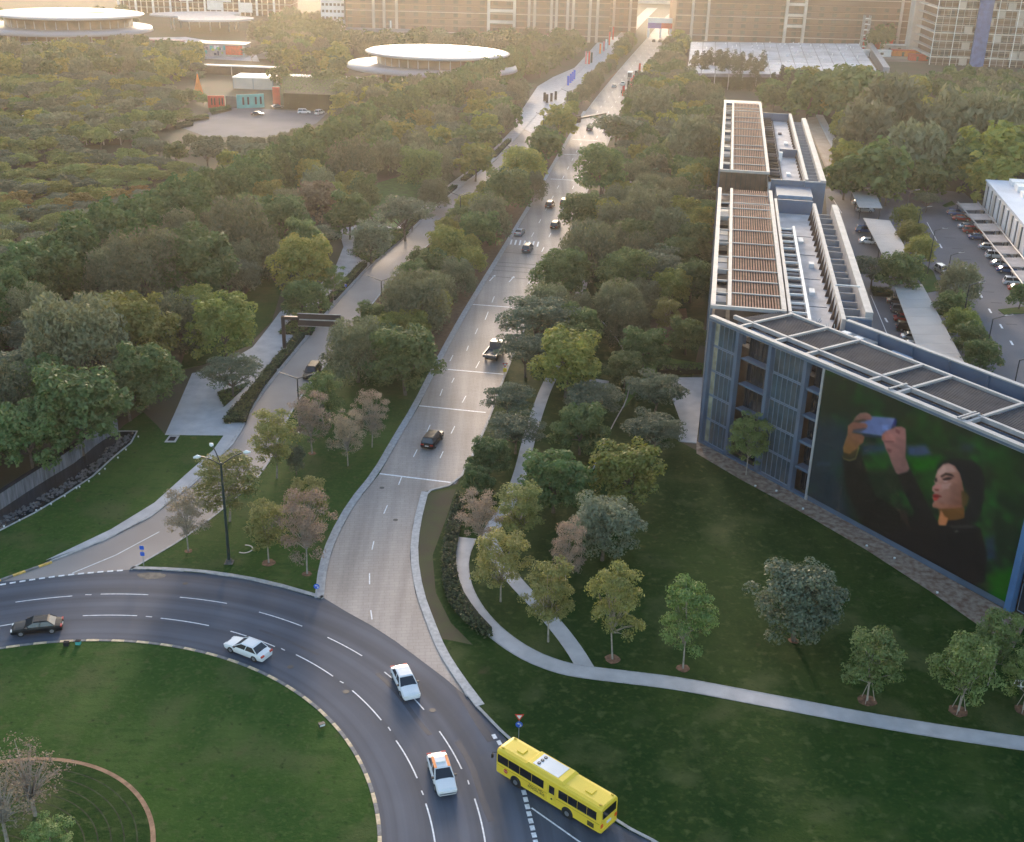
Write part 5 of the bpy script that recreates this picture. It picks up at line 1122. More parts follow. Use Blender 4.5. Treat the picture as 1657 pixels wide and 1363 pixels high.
#@@CARS
# ------------------------------------------------------------------ cars
def car_proto(kind):
    """parts as meshes; x forward, length along x"""
    if kind == 'suv': L, W, Hh, belt = 4.8, 1.93, 1.75, 1.02; st = [(-2.4, .5, .78), (-2.3, .95, .95), (-2.0, 1.0, 1.0), (0, 1.02, 1.0), (1.1, 1.0, 1.0), (1.25, .98, .98), (2.15, .9, .94), (2.36, .72, .86), (2.4, .5, .78)]; cab = (-2.25, -1.95, .55, 1.2)
    else: L, W, Hh, belt = 4.7, 1.85, 1.45, .93; st = [(-2.35, .5, .8), (-2.27, .82, .93), (-1.6, .93, 1.0), (0, .93, 1.0), (1.0, .92, 1.0), (1.15, .9, .98), (2.1, .76, .93), (2.3, .62, .84), (2.35, .45, .78)]; cab = (-1.75, -1.15, .25, 1.12)
    hw = W / 2; V = []; Fs = []
    for x, zt, wf in st:
        w = hw * wf; zb = .26
        V += [(x, -w * .94, zb), (x, -w, zb + .22), (x, -w * .985, zt * .78), (x, -w * .90, zt), (x, -w * .45, zt + .025), (x, w * .45, zt + .025), (x, w * .90, zt), (x, w * .985, zt * .78), (x, w, zb + .22), (x, w * .94, zb)]
    n = 10
    for i in range(len(st) - 1):
        Fs += [(i * n + j, (i + 1) * n + j, (i + 1) * n + (j + 1) % n, i * n + (j + 1) % n) for j in range(n)]
    Fs += [tuple(range(n)), tuple(range((len(st) - 1) * n, len(st) * n))[::-1]]
    body = (V, Fs)
    a0, a1, a2, a3 = cab; b0 = hw * .90; t0 = hw * .70; zb = belt - .03; zt = Hh - .06
    CV = [(a0, -b0, zb), (a3, -b0, zb), (a3, b0, zb), (a0, b0, zb), (a1, -t0, zt), (a2, -t0, zt), (a2, t0, zt), (a1, t0, zt)]
    gl_ = (CV, [(0, 1, 5, 4), (1, 2, 6, 5), (2, 3, 7, 6), (3, 0, 4, 7)])
    R_ = MB(); e = .03
    R_.add([(a1 - .06, -t0 - e, zt), (a2 + .06, -t0 - e, zt), (a2 + .06, t0 + e, zt), (a1 - .06, t0 + e, zt), (a1 + .1, -t0 + .1, Hh), (a2 - .1, -t0 + .1, Hh), (a2 - .1, t0 - .1, Hh), (a1 + .1, t0 - .1, Hh)], [(4, 5, 6, 7), (0, 1, 5, 4), (1, 2, 6, 5), (2, 3, 7, 6), (3, 0, 4, 7), (0, 3, 2, 1)])
    for s in (-1, 1):   # roof pillars
        for (xb, xt) in ((a0, a1), (a3, a2), ((a0 + a3) / 2 + .02, (a1 + a2) / 2)):
            R_.tube([(xb, s * (b0 + .005), zb), (xt, s * (t0 + .005), zt)], .045, 4)
    return dict(L=L, W=W, H=Hh, body=body, glass=gl_, roof=(R_.V, R_.F))
PROT = {}
def car_meshes(kind, paint):
    key = (kind, paint.name)
    if key in PROT: return PROT[key]
    p = PROT.get(kind) or car_proto(kind); PROT[kind] = p
    d = dict(body=new_mesh('body', *p['body'], [paint], smooth=False), windows=new_mesh('windows', *p['glass'], [M_carglass]), roof=new_mesh('roof', *p['roof'], [paint]))
    if 'wheel' not in PROT:
        b = MB(); b.disc_xz((0, 0, 0), .34, .24, 18); PROT['wheel'] = new_mesh('wheel', b.V, b.F, [M_tyre])
        b = MB(); b.disc_xz((0, 0, 0), .2, .26, 12); PROT['rim'] = new_mesh('rim', b.V, b.F, [M_rim])
        b = MB(); b.box(-.1, .1, -.2, .2, -.07, .07); PROT['headlight'] = new_mesh('headlight', b.V, b.F, [M_lampgl])
        b = MB(); b.box(-.08, .08, -.2, .2, -.08, .08); PROT['taillight'] = new_mesh('taillight', b.V, b.F, [mat('tail_lamp_red', (.45, .02, .01), .3)])
        b = MB(); b.box(-.02, .02, -.25, .25, -.06, .06); PROT['plate'] = new_mesh('number_plate', b.V, b.F, [M_white])
        b = MB(); b.box(-.1, .1, -.1, .1, -.06, .06); PROT['mirror'] = new_mesh('mirror', b.V, b.F, [M_black])
    PROT[key] = d; return d
P_white = mat('white_car_paint', (.78, .78, .79), .22, var=.02); P_black = mat('black_car_paint', (.008, .009, .012), .32, var=.05, spec=.22); P_silver = mat('silver_car_paint', (.42, .44, .47), .28, metal=.5, var=.03)
P_red = mat('red_car_paint', (.35, .03, .02), .25, var=.03); P_blue = mat('blue_car_paint', (.03, .08, .22), .25, var=.03); P_grey = mat('grey_car_paint', (.13, .13, .14), .25, var=.03); P_brown = mat('brown_car_paint', (.12, .07, .05), .3, var=.03)
def car(px, head, kind, paint, label, detail=True, z=.03, group=None, name=None):
    """px: photo position of the car centre at mid height; head: heading in degrees from +Y clockwise"""
    g = G(px[0], px[1], .7); o = thing(name or ('sport_utility_car' if kind == 'suv' else 'saloon_car'), label, 'car', (g[0], g[1], z), R(90 - head), group)
    d = car_meshes(kind, paint); p = PROT[kind]
    for k in ('body', 'windows', 'roof'): link(k, d[k], o)
    hl, hw = p['L'] / 2, p['W'] / 2
    for sx in (-1, 1):
        for sy in (-1, 1):
            w = link('wheel', PROT['wheel'], o, (sx * hl * .6, sy * (hw - .12), .34))
            if detail: link('rim', PROT['rim'], w, (0, 0, 0))
    if detail:
        for sy in (-1, 1):
            link('headlight', PROT['headlight'], o, (hl - .12, sy * hw * .62, .62)); link('taillight', PROT['taillight'], o, (-hl + .06, sy * hw * .68, .78)); link('mirror', PROT['mirror'], o, (.85 if kind != 'suv' else .9, sy * (hw + .05), 1.0))
        link('number_plate', PROT['plate'], o, (-hl - .0, 0, .62))
    return o
def hd(p, q):
    a, b_ = G2(*p), G2(*q); return math.degrees(math.atan2(b_[0] - a[0], b_[1] - a[1]))
car((401, 1048), hd((440, 1062), (362, 1032)) , 'saloon', P_white, 'white saloon car on the roundabout close to the inner kerb', z=.04)
car((656, 1102), hd((640, 1070), (668, 1130)), 'saloon', P_white, 'white saloon car straddling the outer lane line of the roundabout', z=.04)
o = car((715, 1250), hd((702, 1210), (727, 1290)), 'saloon', P_white, 'white taxi with red and orange stripes on its windows', z=.04)
for s in (-1, 1):
    b = MB(); hw = .925
    b.add([(-1.5, s * .74, 1.05), (.85, s * .80, .985), (.2, s * .62, 1.36), (-1.05, s * .62, 1.37)], [(0, 1, 2, 3) if s > 0 else (3, 2, 1, 0)]); b.build('side_stripe', M_red, o)
    b = MB(); b.box(-1.2, .25, s * .58 - .12, s * .58 + .12, 1.455, 1.46); b.build('roof_stripe', M_orange, o)
b = MB(); b.box(-.55, -.3, -.4, .4, 1.45, 1.58); b.build('roof_light', M_lampgl, o)
car((60, 1012), hd((90, 1012), (30, 1018)), 'saloon', P_black, 'black saloon car at the left edge of the roundabout', z=.04)
car((700, 710), hd((712, 695), (688, 725)) + 180, 'suv', P_black, 'black car alone on the boulevard near the island lawn')
car((505, 601), hd((515, 585), (485, 625)), 'suv', P_black, 'dark car on the slip road under the overhead sign')
car((661, 434), hd((640, 450), (680, 415)), 'saloon', P_white, 'white car half hidden on the slip road behind the willow')
for o_ in [q_ for q_ in COL.objects if q_.parent is None and q_.get('category') == 'car']: o_.scale = (1.12, 1.08, 1.04)
for px, k, pt, lb in [((854, 401), 'suv', P_grey, 'dark grey car just before the zebra crossing'), ((841, 375), 'saloon', P_silver, 'silver car beside the left kerb of the boulevard'), ((899, 364), 'suv', P_black, 'black car beyond the zebra crossing in the right lane'),
                     ((890, 331), 'suv', P_brown, 'dark brown car, left one of a pair on the boulevard'), ((914, 327), 'suv', P_red, 'dark red car, right one of a pair on the boulevard'), ((954, 208), 'suv', P_grey, 'grey car under the distant overhead sign')]:
    car(px, hd((px[0] - 8, px[1] + 20), (px[0] + 8, px[1] - 20)) if False else (10 if px[1] < 250 else 13), k, pt, lb)
for px, pt, lb in [((994, 139), P_silver, 'far silver car in the left lane'), ((1008, 135), P_white, 'far white car next to the banners'), ((1009, 148), P_black, 'far black car beside the red banner'), ((1058, 66), P_black, 'left of two tiny cars at the boulevard end'), ((1068, 66), P_black, 'right of two tiny cars at the boulevard end')]:
    car(px, 10, 'saloon', pt, lb, False)
# parked cars
for px, h, k, pt, lb in [((417, 184), 85, 'saloon', P_brown, 'lone dark red car in the middle of the far car park'), ((449, 172), 60, 'saloon', P_grey, 'grey car beside the small red board'), ((492, 181), 80, 'suv', P_white, 'white car left of the hedge car pair'), ((517, 182), 20, 'suv', P_white, 'white van like car right of the hedge car pair'),
                        ((1525, 437), 170, 'suv', P_silver, 'lone silver car parked under the trees of the car park'), ((1401, 321), 95, 'suv', P_silver, 'silver car parked under the far beige canopy'), ((1393, 327), 95, 'saloon', P_white, 'white car parked in front of the far beige canopy'), ((1399, 339), 95, 'suv', P_silver, 'second silver car below the far canopy'),
                        ((1400, 372), 100, 'suv', P_blue, 'blue and white car at the corner of the middle canopy'), ((1406, 390), 100, 'saloon', P_white, 'white car half under the middle canopy')]:
    car(px, h, k, pt, lb, True, .04)
for i, (x, y) in enumerate([(1450, 487), (1457, 501), (1462, 515), (1467, 530), (1474, 545), (1481, 562), (1487, 578)]):
    pt = [P_brown, P_grey, P_red, P_black, P_silver, P_white, P_black][i]
    car((x + 4, y), 100, 'suv' if i % 2 else 'saloon', pt, ['brown car, first from the hedge', 'grey car, second from the hedge', 'red car, third from the hedge', 'black car, fourth from the hedge', 'silver car, fifth from the hedge', 'white car, sixth from the hedge', 'black car at the near end'][i] + ' under the longest canopy', True, .04, 'cars under the longest canopy')
for i, (x, y) in enumerate([(1548, 345), (1556, 353), (1566, 366), (1574, 373), (1583, 383), (1600, 399), (1612, 413), (1620, 426), (1630, 436), (1642, 456), (1650, 466)]):
    pt = [P_blue, P_red, P_silver, P_red, P_blue, P_silver, P_white, P_silver, P_blue, P_white, P_red][i]
    car((x, y), 100, 'suv' if i % 3 == 0 else 'saloon', pt, ['dark blue car at the far end', 'red car near the far end', 'silver car with a dark roof', 'red car beside a white one', 'teal blue car with its bonnet out', 'silver car in the centre', 'white car in the centre', 'grey silver car right of centre', 'blue car right of centre', 'white car near the edge of the picture', 'red car closest to the edge of the picture'][i] + ', right parking row', True, .04, 'cars of the right parking row')
for i, (x, y) in enumerate([(1502, 196), (1511, 198), (1522, 213), (1540, 220), (1549, 224)]): car((x, y), 70, 'saloon', [P_red, P_black, P_grey, P_black, P_red][i], ['red car', 'black car next to the red one', 'grey car', 'black car', 'dark red car'][i] + ', %s of the distant parking' % ['first', 'second', 'third', 'fourth', 'fifth'][i], False, .05)
# flatbed pickup truck
g = G(800, 568, 1); o = thing('flatbed_truck', 'grey flatbed truck with empty bed on the boulevard', 'truck', (g[0], g[1], .03), R(90 - 14))
bpart(o, 'chassis', M_black, [(-3.2, 2.9, -.5, .5, .45, .75)]); bpart(o, 'bed_floor', mat('grey_bed', (.12, .12, .13), .6), [(-3.3, .9, -1.15, 1.15, .85, 1.0)])
for s in ((-3.3, .9, -1.2, -1.12, .9, 1.4), (-3.3, .9, 1.12, 1.2, .9, 1.4), (-3.38, -3.3, -1.2, 1.2, .9, 1.4), (.82, .9, -1.1, 1.1, 1.0, 2.3)): bpart(o, 'side_board', P_grey, [s])
b = MB(); b.add([(1.0, -1.05, .7), (3.0, -1.05, .7), (3.0, 1.05, .7), (1.0, 1.05, .7), (1.0, -1.0, 2.35), (2.4, -.95, 2.35), (2.4, .95, 2.35), (1.0, 1.0, 2.35), (3.0, -1.05, 1.45), (3.0, 1.05, 1.45)], [(0, 1, 8, 5, 4), (1, 2, 9, 8), (8, 9, 6, 5), (2, 3, 7, 6, 9), (3, 0, 4, 7), (4, 5, 6, 7)]); b.build('cab', mat('pale_grey_paint', (.45, .45, .45), .3), o)
bpart(o, 'rear_window', M_carglass, [(.97, .995, -.7, .7, 1.6, 2.1)])
for x in (-2.2, 2.1):
    for y in (-.95, .95): link('wheel', PROT['wheel'], o, (x, y, .36))
# van on the far boulevard
g = G(1020, 121, 1.5); o = thing('white_van', 'boxy white van on the far boulevard', 'van', (g[0], g[1], .03), R(80)); bpart(o, 'box_body', M_white, [(-3, 1.2, -1.1, 1.1, .5, 3.0)]); bpart(o, 'cab', M_white, [(1.2, 2.8, -1, 1, .5, 2.2)]); bpart(o, 'rear_door', P_grey, [(-3.05, -3.0, -.95, .95, .6, 2.6)])
for x in (-2, 1.9):
    for y in (-.95, .95): link('wheel', PROT['wheel'], o, (x, y, .36))
# ------------------------------------------------------------------ yellow bus
rr_ = np.array(G2(965, 1353)); rf = np.array(G2(806, 1256)); dvec = (rf - rr_) / np.linalg.norm(rf - rr_); BL = 12.0
left = np.array([-dvec[1], dvec[0]])   # left of travel
# near side (facing the camera) is the bus left side
ctr = (rr_ + rf) / 2 - left * 1.27 * (1 if left @ np.array([0, -1.0]) > 0 else -1)
bus = thing('school_bus', 'long yellow bus with white roof unit turning into the side road', 'bus', (ctr[0], ctr[1], .03), math.atan2(dvec[1], dvec[0]))
side = 1 if left @ np.array([0, -1.0]) > 0 else -1     # local y of the side that faces the camera
hw = 1.26; hl = 5.95
prof = [(-hl, .42), (-hl - .02, 1.2), (-hl + .03, 2.1), (-hl + .12, 2.9), (-hl + .3, 3.06), (hl - .5, 3.06), (hl - .14, 2.9), (hl + .0, 1.9), (hl + .05, 1.1), (hl + .0, .42)]
V = []; 
for sy, ins in ((-1, 0), (1, 0)):
    for x, z in prof: V.append((x, sy * (hw if z < 2.7 else hw - .12), z))
n = len(prof); V2 = []
M2 = MB(); lv = []
for x, z in prof:
    w = hw if z < 2.8 else hw - .02
    if z >= 3.0: lv.append([(x, -hw + .28, z), (x, hw - .28, z)])
# cross sections along x give rounded roof edges
sec = [(-hw, .42), (-hw, 2.55), (-hw + .05, 2.85), (-hw + .2, 3.02), (-hw + .5, 3.08), (hw - .5, 3.08), (hw - .2, 3.02), (hw - .05, 2.85), (hw, 2.55), (hw, .42)]
xs = [(-hl, .96, .97), (-hl + .12, .985, 1.0), (-hl + .35, 1, 1), (-3, 1, 1), (0, 1, 1), (3, 1, 1), (hl - .4, 1, 1), (hl - .12, .975, .985), (hl, .93, .95)]
V = []; Fs = []
for x, kw, kz in xs: V += [(x, y * kw, z * (kz if z > 1 else 1)) for y, z in sec]
ns = len(sec)
for i in range(len(xs) - 1): Fs += [(i * ns + j, i * ns + (j + 1) % ns, (i + 1) * ns + (j + 1) % ns, (i + 1) * ns + j) for j in range(ns)]
Fs += [tuple(range(ns))[::-1], tuple(range((len(xs) - 1) * ns, len(xs) * ns))]
link('body', new_mesh('body', V, Fs, [M_yel]), bus)
yo = hw + .012
M_bwin = mat('bus_window_black', (.012, .013, .017), .15, var=.1, spec=.6)
def sidebox(name, x0, x1, z0, z1, m, s=side, t=.02, parent=bus): 
    b = MB(); y0, y1 = sorted((s * (hw - .01), s * (hw + t))); b.box(x0, x1, y0, y1, z0, z1); return b.build(name, m, parent)
for s in (-1, 1):
    for x0, x1 in ((4.5, 5.75), (3.15, 4.45), (1.75, 3.1), (.35, 1.7)): sidebox('window', x0, x1, 1.62, 2.5, M_bwin, s)
    for x0, x1 in ((-2.35, -1.35), (-3.4, -2.4), (-4.45, -3.45), (-5.5, -4.5)): sidebox('window', x0, x1, 1.62, 2.5, M_bwin, s)
d_ = sidebox('door', -1.1, -.1, .55, 2.55, mat('bus_yellow_door', (.84, .59, .045), .4), side, .03); sidebox('door_window', -.9, -.3, 1.62, 2.45, M_bwin, side, .045, d_); sidebox('door_handle', -.7, -.55, 1.0, 1.15, M_black, side, .06, d_)
for x0, x1 in ((-5.9, 5.9),): sidebox('side_moulding', x0, x1, 1.32, 1.36, mat('dark_yellow_trim', (.50, .36, .02), .5), side, .025)
sidebox('engine_grille', -5.3, -4.6, .6, 1.1, mat('grille_brown', (.16, .12, .03), .6), side, .03)
for k in range(4): sidebox('grille_slat', -5.25, -4.65, .66 + .11 * k, .70 + .11 * k, M_black, side, .045)
for x in (-2.4, 3.55):
    for s in (-1, 1):
        b = MB(); b.disc_xz((x, s * (hw - .13), .52), .62, .30, 22); b.build('wheel_arch', M_black, bus)
        b = MB(); b.disc_xz((x, s * (hw - .10), .48), .48, .30, 20); w_ = b.build('wheel', M_tyre, bus)
        b = MB(); b.disc_xz((x, s * (hw - .09), .48), .24, .34, 14); b.build('rim', M_rim, w_)
b = MB(); b.box(-hl - .06, -hl - .0, -.95, .95, 1.75, 2.6); b.build('rear_window', M_bwin, bus)
for s in (-1, 1): b = MB(); b.box(-hl - .06, -hl + .02, s * 1.02 - .14, s * 1.02 + .14, .9, 1.25); b.build('taillight', mat('orange_lamp', (.8, .12, .02), .3), bus)
b = MB(); b.box(-hl - .07, -hl - .0, -.3, .3, .95, 1.15); b.build('number_plate', M_white, bus)
b = MB(); b.box(-hl - .1, -hl + .0, -1.15, 1.15, .4, .6); b.build('bumper', M_yel, bus)
b = MB(); b.box(hl - .05, hl + .08, -1.1, 1.1, 1.35, 2.6); b.build('windscreen', M_bwin, bus)
for s in (-1, 1):
    b = MB(); b.tube([(hl - .1, s * 1.2, 2.5), (hl + .35, s * 1.4, 2.45), (hl + .35, s * 1.4, 2.2)], .03, 5); mo = b.build('mirror_arm', M_black, bus); b = MB(); b.box(hl + .28, hl + .4, s * 1.4 - .1, s * 1.4 + .1, 1.85, 2.3); b.build('mirror', M_black, mo)
# roof unit
b = MB(); b.add([(-1.75, -1.08, 3.06), (2.6, -1.08, 3.06), (2.6, 1.08, 3.06), (-1.75, 1.08, 3.06), (-1.5, -.95, 3.28), (2.4, -.95, 3.28), (2.4, .95, 3.28), (-1.5, .95, 3.28)], [(4, 5, 6, 7), (0, 1, 5, 4), (1, 2, 6, 5), (2, 3, 7, 6), (3, 0, 4, 7)]); ru = b.build('roof_unit', M_yel, bus)
b = MB(); b.box(-.9, 2.0, -.82, .82, 3.28, 3.31); b.build('white_cover', M_white, ru)
for k in range(3):
    b = MB(); b.cyl((1.55, -.48 + .48 * k), .17, 3.31, 3.36, 16); b.build('fan', M_black, ru)
    b = MB(); b.cyl((1.55, -.48 + .48 * k), .06, 3.36, 3.39, 10); b.build('fan_hub', M_steel, ru)
for x in (3.9, -3.9):
    b = MB(); b.box(x - .35, x + .35, -.35, .35, 3.07, 3.16); b.build('roof_hatch', M_yel, bus)
for x in (-5.6, 5.5):
    for s in (-1, 1): b = MB(); b.box(x - .12, x + .12, s * .85 - .08, s * .85 + .08, 3.04, 3.14); b.build('marker_lamp', mat('amber_trim', (.5, .33, .02), .4), bus)
# stop octagon and lettering on the visible side
b = MB(); c_ = (4.75, 1.05); oct_ = [(c_[0] + .24 * math.cos(R(22.5 + 45 * k)), side * (hw + .035), c_[1] + .24 * math.sin(R(22.5 + 45 * k))) for k in range(8)]
b.add(oct_, [tuple(range(8)) if side < 0 else tuple(range(8))[::-1]]); so_ = b.build('stop_board', M_red, bus)
def text(s, size, loc, rot, m, parent, name='lettering'):
    cu = bpy.data.curves.new(name, 'FONT'); cu.body = s; cu.size = size; cu.align_x = 'CENTER'; cu.align_y = 'CENTER'; cu.extrude = .002
    to = bpy.data.objects.new(name, cu); COL.objects.link(to); dg = bpy.context.evaluated_depsgraph_get(); me_ = bpy.data.meshes.new_from_object(to.evaluated_get(dg)); bpy.data.objects.remove(to)
    me_.materials.clear(); me_.materials.append(m); o_ = link(name, me_, parent, loc); o_.rotation_euler = rot; return o_
rotz = 0 if side < 0 else math.pi
text('STOP', .16, (4.75, side * (hw + .045), 1.05), (R(90), 0, rotz), M_white, bus)
text('SCHOOL BUS', .32, (1.15, side * (hw + .03), .92), (R(90), 0, rotz), M_black, bus)
text('\uFEA3\uFE8E\uFED3\uFEE0\uFE94 \uFEE3\uFEAA\uFEAD\uFEB3\uFEF4\uFE94'[::-1], .32, (1.15, side * (hw + .03), 1.22), (R(90), 0, rotz), M_black, bus)
#@@TREES
# ------------------------------------------------------------------ trees
def unit(n):
    v = rng.normal(size=(n, 3)); return v / np.linalg.norm(v, axis=1)[:, None]
def leaves(C, Rd, n, size, flat=.5, up=.35, droop=0.0, shell=.55):
    """n leaf sprays spread over clumps with centres C and radii Rd (k,3)"""
    k = len(C); w = (Rd.prod(axis=1)) ** .66; idx = rng.choice(k, n, p=w / w.sum())
    d = unit(n); rad = shell + (1.08 - shell) * rng.random(n) ** .6
    d[:, 2] = np.where(rng.random(n) < up, np.abs(d[:, 2]), d[:, 2])
    P = C[idx] + d * Rd[idx] * rad[:, None]
    nr = d * (1 - flat) + unit(n) * .55; nr[:, 2] += flat * .9; nr /= np.linalg.norm(nr, axis=1)[:, None]
    t = np.cross(nr, unit(n)); t /= np.linalg.norm(t, axis=1)[:, None] + 1e-9
    if droop: t[:, 2] -= droop; t /= np.linalg.norm(t, axis=1)[:, None]
    b = np.cross(nr, t); b /= np.linalg.norm(b, axis=1)[:, None] + 1e-9
    s = size * (.6 + .8 * rng.random(n))[:, None]; asp = .42 if droop else .62
    V = np.stack([P - t * s, P - b * s * asp + nr * s * .12, P + t * s, P + b * s * asp + nr * s * .12], 1).reshape(-1, 3)
    return V, np.arange(len(V)).reshape(-1, 4)
def crown_clumps(kind):
    """returns clump centres and radii for a tree about 1 unit = 1 m, plus limbs"""
    C = []; Q_ = []
    if kind in ('broad', 'yellow', 'silver'):
        H_, R_ = 8.5, 4.4
        for i in range(60):
            t = 2.4 * i; f = (i + .5) / 60; z = 2.6 + (H_ - 3.2) * f ** .9; rr = R_ * math.sqrt(max(.04, 1 - ((z - 4.3) / 4.6) ** 2)) * (.45 + .52 * rng.random())
            C.append((rr * math.cos(t), rr * math.sin(t), z + rng.normal() * .45)); q = .7 + .75 * rng.random() ** 1.5; Q_.append((q, q, q * .8))
        for i in range(10): C.append((rng.normal() * 1.2, rng.normal() * 1.2, 4.6 + rng.random() * 3)); Q_.append((1.5, 1.5, 1.2))
    elif kind == 'olive':
        H_, R_ = 9.0, 4.6
        for i in range(60):
            t = 2.4 * i; f = (i + .5) / 60; z = 1.8 + (H_ - 2.3) * f; rr = R_ * math.sqrt(max(.05, 1 - ((z - 3.6) / 5.6) ** 2)) * (.7 + .25 * rng.random())
            C.append((rr * math.cos(t), rr * math.sin(t), z)); q = .85 + .4 * rng.random(); Q_.append((q, q, q * 1.25))
        for i in range(8): C.append((rng.normal() * 1.4, rng.normal() * 1.4, 4.5 + rng.random() * 3)); Q_.append((1.6, 1.6, 1.6))
    elif kind == 'flat':
        for i in range(34):
            t = 2.4 * i; rr = 4.8 * math.sqrt((i + .5) / 34); z = 6.6 - .055 * rr * rr + rng.normal() * .55
            C.append((rr * math.cos(t), rr * math.sin(t), z)); q = 1.0 + .5 * rng.random(); Q_.append((q * 1.25, q * 1.25, q * .42))
        for i in range(14):
            t = rng.random() * 6.3; rr = 4.6 * math.sqrt(rng.random()); C.append((rr * math.cos(t), rr * math.sin(t), 4.3 + rng.random() * .8)); Q_.append((1.2, 1.2, .4))
    elif kind == 'hedge':
        for i in range(40):
            t = 2.4 * i; f = (i + .5) / 40; z = .8 + 9.2 * f; rr = 2.7 * math.sqrt(max(.08, 1 - (abs(z - 4.2) / 6.4) ** 2.2)) * (.6 + .35 * rng.random())
            C.append((rr * math.cos(t), rr * math.sin(t), z)); q = .8 + .45 * rng.random(); Q_.append((q, q, q * 1.15))
        for i in range(6): C.append((0, 0, 2 + i * 1.3)); Q_.append((1.5, 1.5, 1.3))
    elif kind == 'cone':
        for i in range(40):
            t = 2.4 * i; f = (i + .5) / 40; z = .5 + 11.3 * f; rr = 2.6 * (1 - f) ** .7 * (.5 + .5 * rng.random())
            C.append((rr * math.cos(t), rr * math.sin(t), z)); q = .5 + .65 * (1 - f); Q_.append((q, q, q * 1.3))
    elif kind == 'young':
        for i in range(46):
            t = 2.4 * i; f = (i + .5) / 46; z = 2.8 + 5.2 * f; rr = 3.1 * math.sqrt(max(.05, 1 - ((z - 4.9) / 3.6) ** 2)) * (.35 + .65 * rng.random())
            C.append((rr * math.cos(t), rr * math.sin(t), z)); q = .55 + .6 * rng.random(); Q_.append((q, q, q * .55))
    elif kind == 'bush':
        for i in range(14):
            t = 2.4 * i; rr = 1.1 * math.sqrt(i / 14); C.append((rr * math.cos(t), rr * math.sin(t), .7 + .5 * rng.random())); Q_.append((.6, .6, .55))
    return np.array(C, float), np.array(Q_, float)
def trunk_mb(kind, C, nb=9, r=.24, z0=0.0, fork=.34, H_=7):
    b = MB(); zf = H_ * fork; lean = rng.normal(size=2) * .15
    b.tube([(0, 0, -.1), (lean[0] * .5, lean[1] * .5, zf * .5), (lean[0], lean[1], zf)], [r, r * .8, r * .68], 7)
    sel = rng.permutation(len(C))[:nb]
    for i in sel:
        p = C[i]; m_ = (lean[0] * .5 + p[0] * .42, lean[1] * .5 + p[1] * .42, zf + (p[2] - zf) * .55)
        b.tube([(lean[0], lean[1], zf - .1), m_, (p[0] * .92, p[1] * .92, p[2])], [r * .5, r * .28, r * .1], 5)
        q = C[rng.integers(len(C))]; b.tube([m_, ((m_[0] + q[0]) / 2, (m_[1] + q[1]) / 2, (m_[2] + q[2]) / 2 + .2)], [r * .2, r * .06], 4)
    return b
L_broad = leafmat('broad_leaf', (0.057, 0.113, 0.030), (0.178, 0.241, 0.065)); L_olive = leafmat('olive_leaf', (0.094, 0.124, 0.058), (0.237, 0.241, 0.130)); L_flat = leafmat('acacia_leaf', (0.072, 0.113, 0.065), (0.186, 0.218, 0.124))
L_yel = leafmat('yellowing_leaf', (0.101, 0.154, 0.024), (0.388, 0.365, 0.068)); L_silver = leafmat('silvery_leaf', (0.108, 0.142, 0.083), (0.243, 0.272, 0.166)); L_hedge = leafmat('dense_green_leaf', (0.034, 0.095, 0.021), (0.118, 0.198, 0.041), .2)
L_cone = leafmat('casuarina_needle', (0.040, 0.055, 0.025), (0.100, 0.111, 0.050), .15); L_young = leafmat('young_green_leaf', (0.094, 0.161, 0.038), (0.253, 0.320, 0.086), .3); L_pink = leafmat('dry_pink_leaf', (0.240, 0.175, 0.130), (0.420, 0.330, 0.230), .35, .12)
L_gold = leafmat('golden_leaf', (0.150, 0.160, 0.040), (0.380, 0.350, 0.100), .35); L_bush = leafmat('shrub_leaf', (0.046, 0.085, 0.021), (0.138, 0.169, 0.054), .2); L_plant = leafmat('plantation_leaf', (.105, .15, .040), (.25, .30, .075)); L_rust = leafmat('rusty_brown_leaf', (0.118, 0.088, 0.053), (0.283, 0.206, 0.124)); L_orange = leafmat('orange_leaf', (0.130, 0.095, 0.020), (0.380, 0.240, 0.045), .3)
SPEC = {  # clumps kind, leaf count near/far, size near/far, leaf mat, flat, up, droop, bark, crown radius, height
 'broad': ('broad', 10500, 1700, .205, .55, L_broad, .45, .5, 0, M_bark, 5.0, 8.8), 'yellow': ('yellow', 10500, 1700, .205, .55, L_yel, .45, .5, 0, M_bark, 5.0, 8.8),
 'silver': ('silver', 10500, 1500, .165, .5, L_silver, .35, .5, 0, M_bark, 5.0, 8.8), 'olive': ('olive', 11500, 1800, .21, .55, L_olive, .1, .4, .9, M_bark, 5.1, 9.2),
 'flat': ('flat', 6800, 1500, .20, .46, L_flat, .85, .6, 0, M_bark, 5.5, 7.4), 'hedge': ('hedge', 6000, 1500, .25, .5, L_hedge, .3, .45, 0, M_bark, 3.0, 10.4),
 'cone': ('cone', 4200, 1400, .2, .38, L_cone, .1, .3, .4, M_bark, 2.4, 12.2), 'young': ('young', 8000, 900, .125, .4, L_young, .5, .5, 0, M_pbark, 3.2, 8.2),
 'bare': ('young', 1800, 400, .10, .3, L_pink, .3, .5, 0, M_pbark, 3.2, 8.2), 'gold': ('young', 8200, 900, .115, .4, L_gold, .6, .6, 0, M_pbark, 3.2, 8.2), 'pink': ('young', 6200, 800, .10, .36, L_pink, .3, .5, 0, M_pbark, 3.2, 8.2),
 'plant': ('flat', 6800, 1700, .20, .5, L_plant, .6, .5, 0, M_bark, 5.5, 7.4), 'rust': ('broad', 8600, 1500, .20, .5, L_rust, .4, .5, 0, M_bark, 5.0, 8.8), 'orange': ('yellow', 7000, 1400, .24, .55, L_orange, .45, .5, 0, M_bark, 5.0, 8.8)}
TP = {}
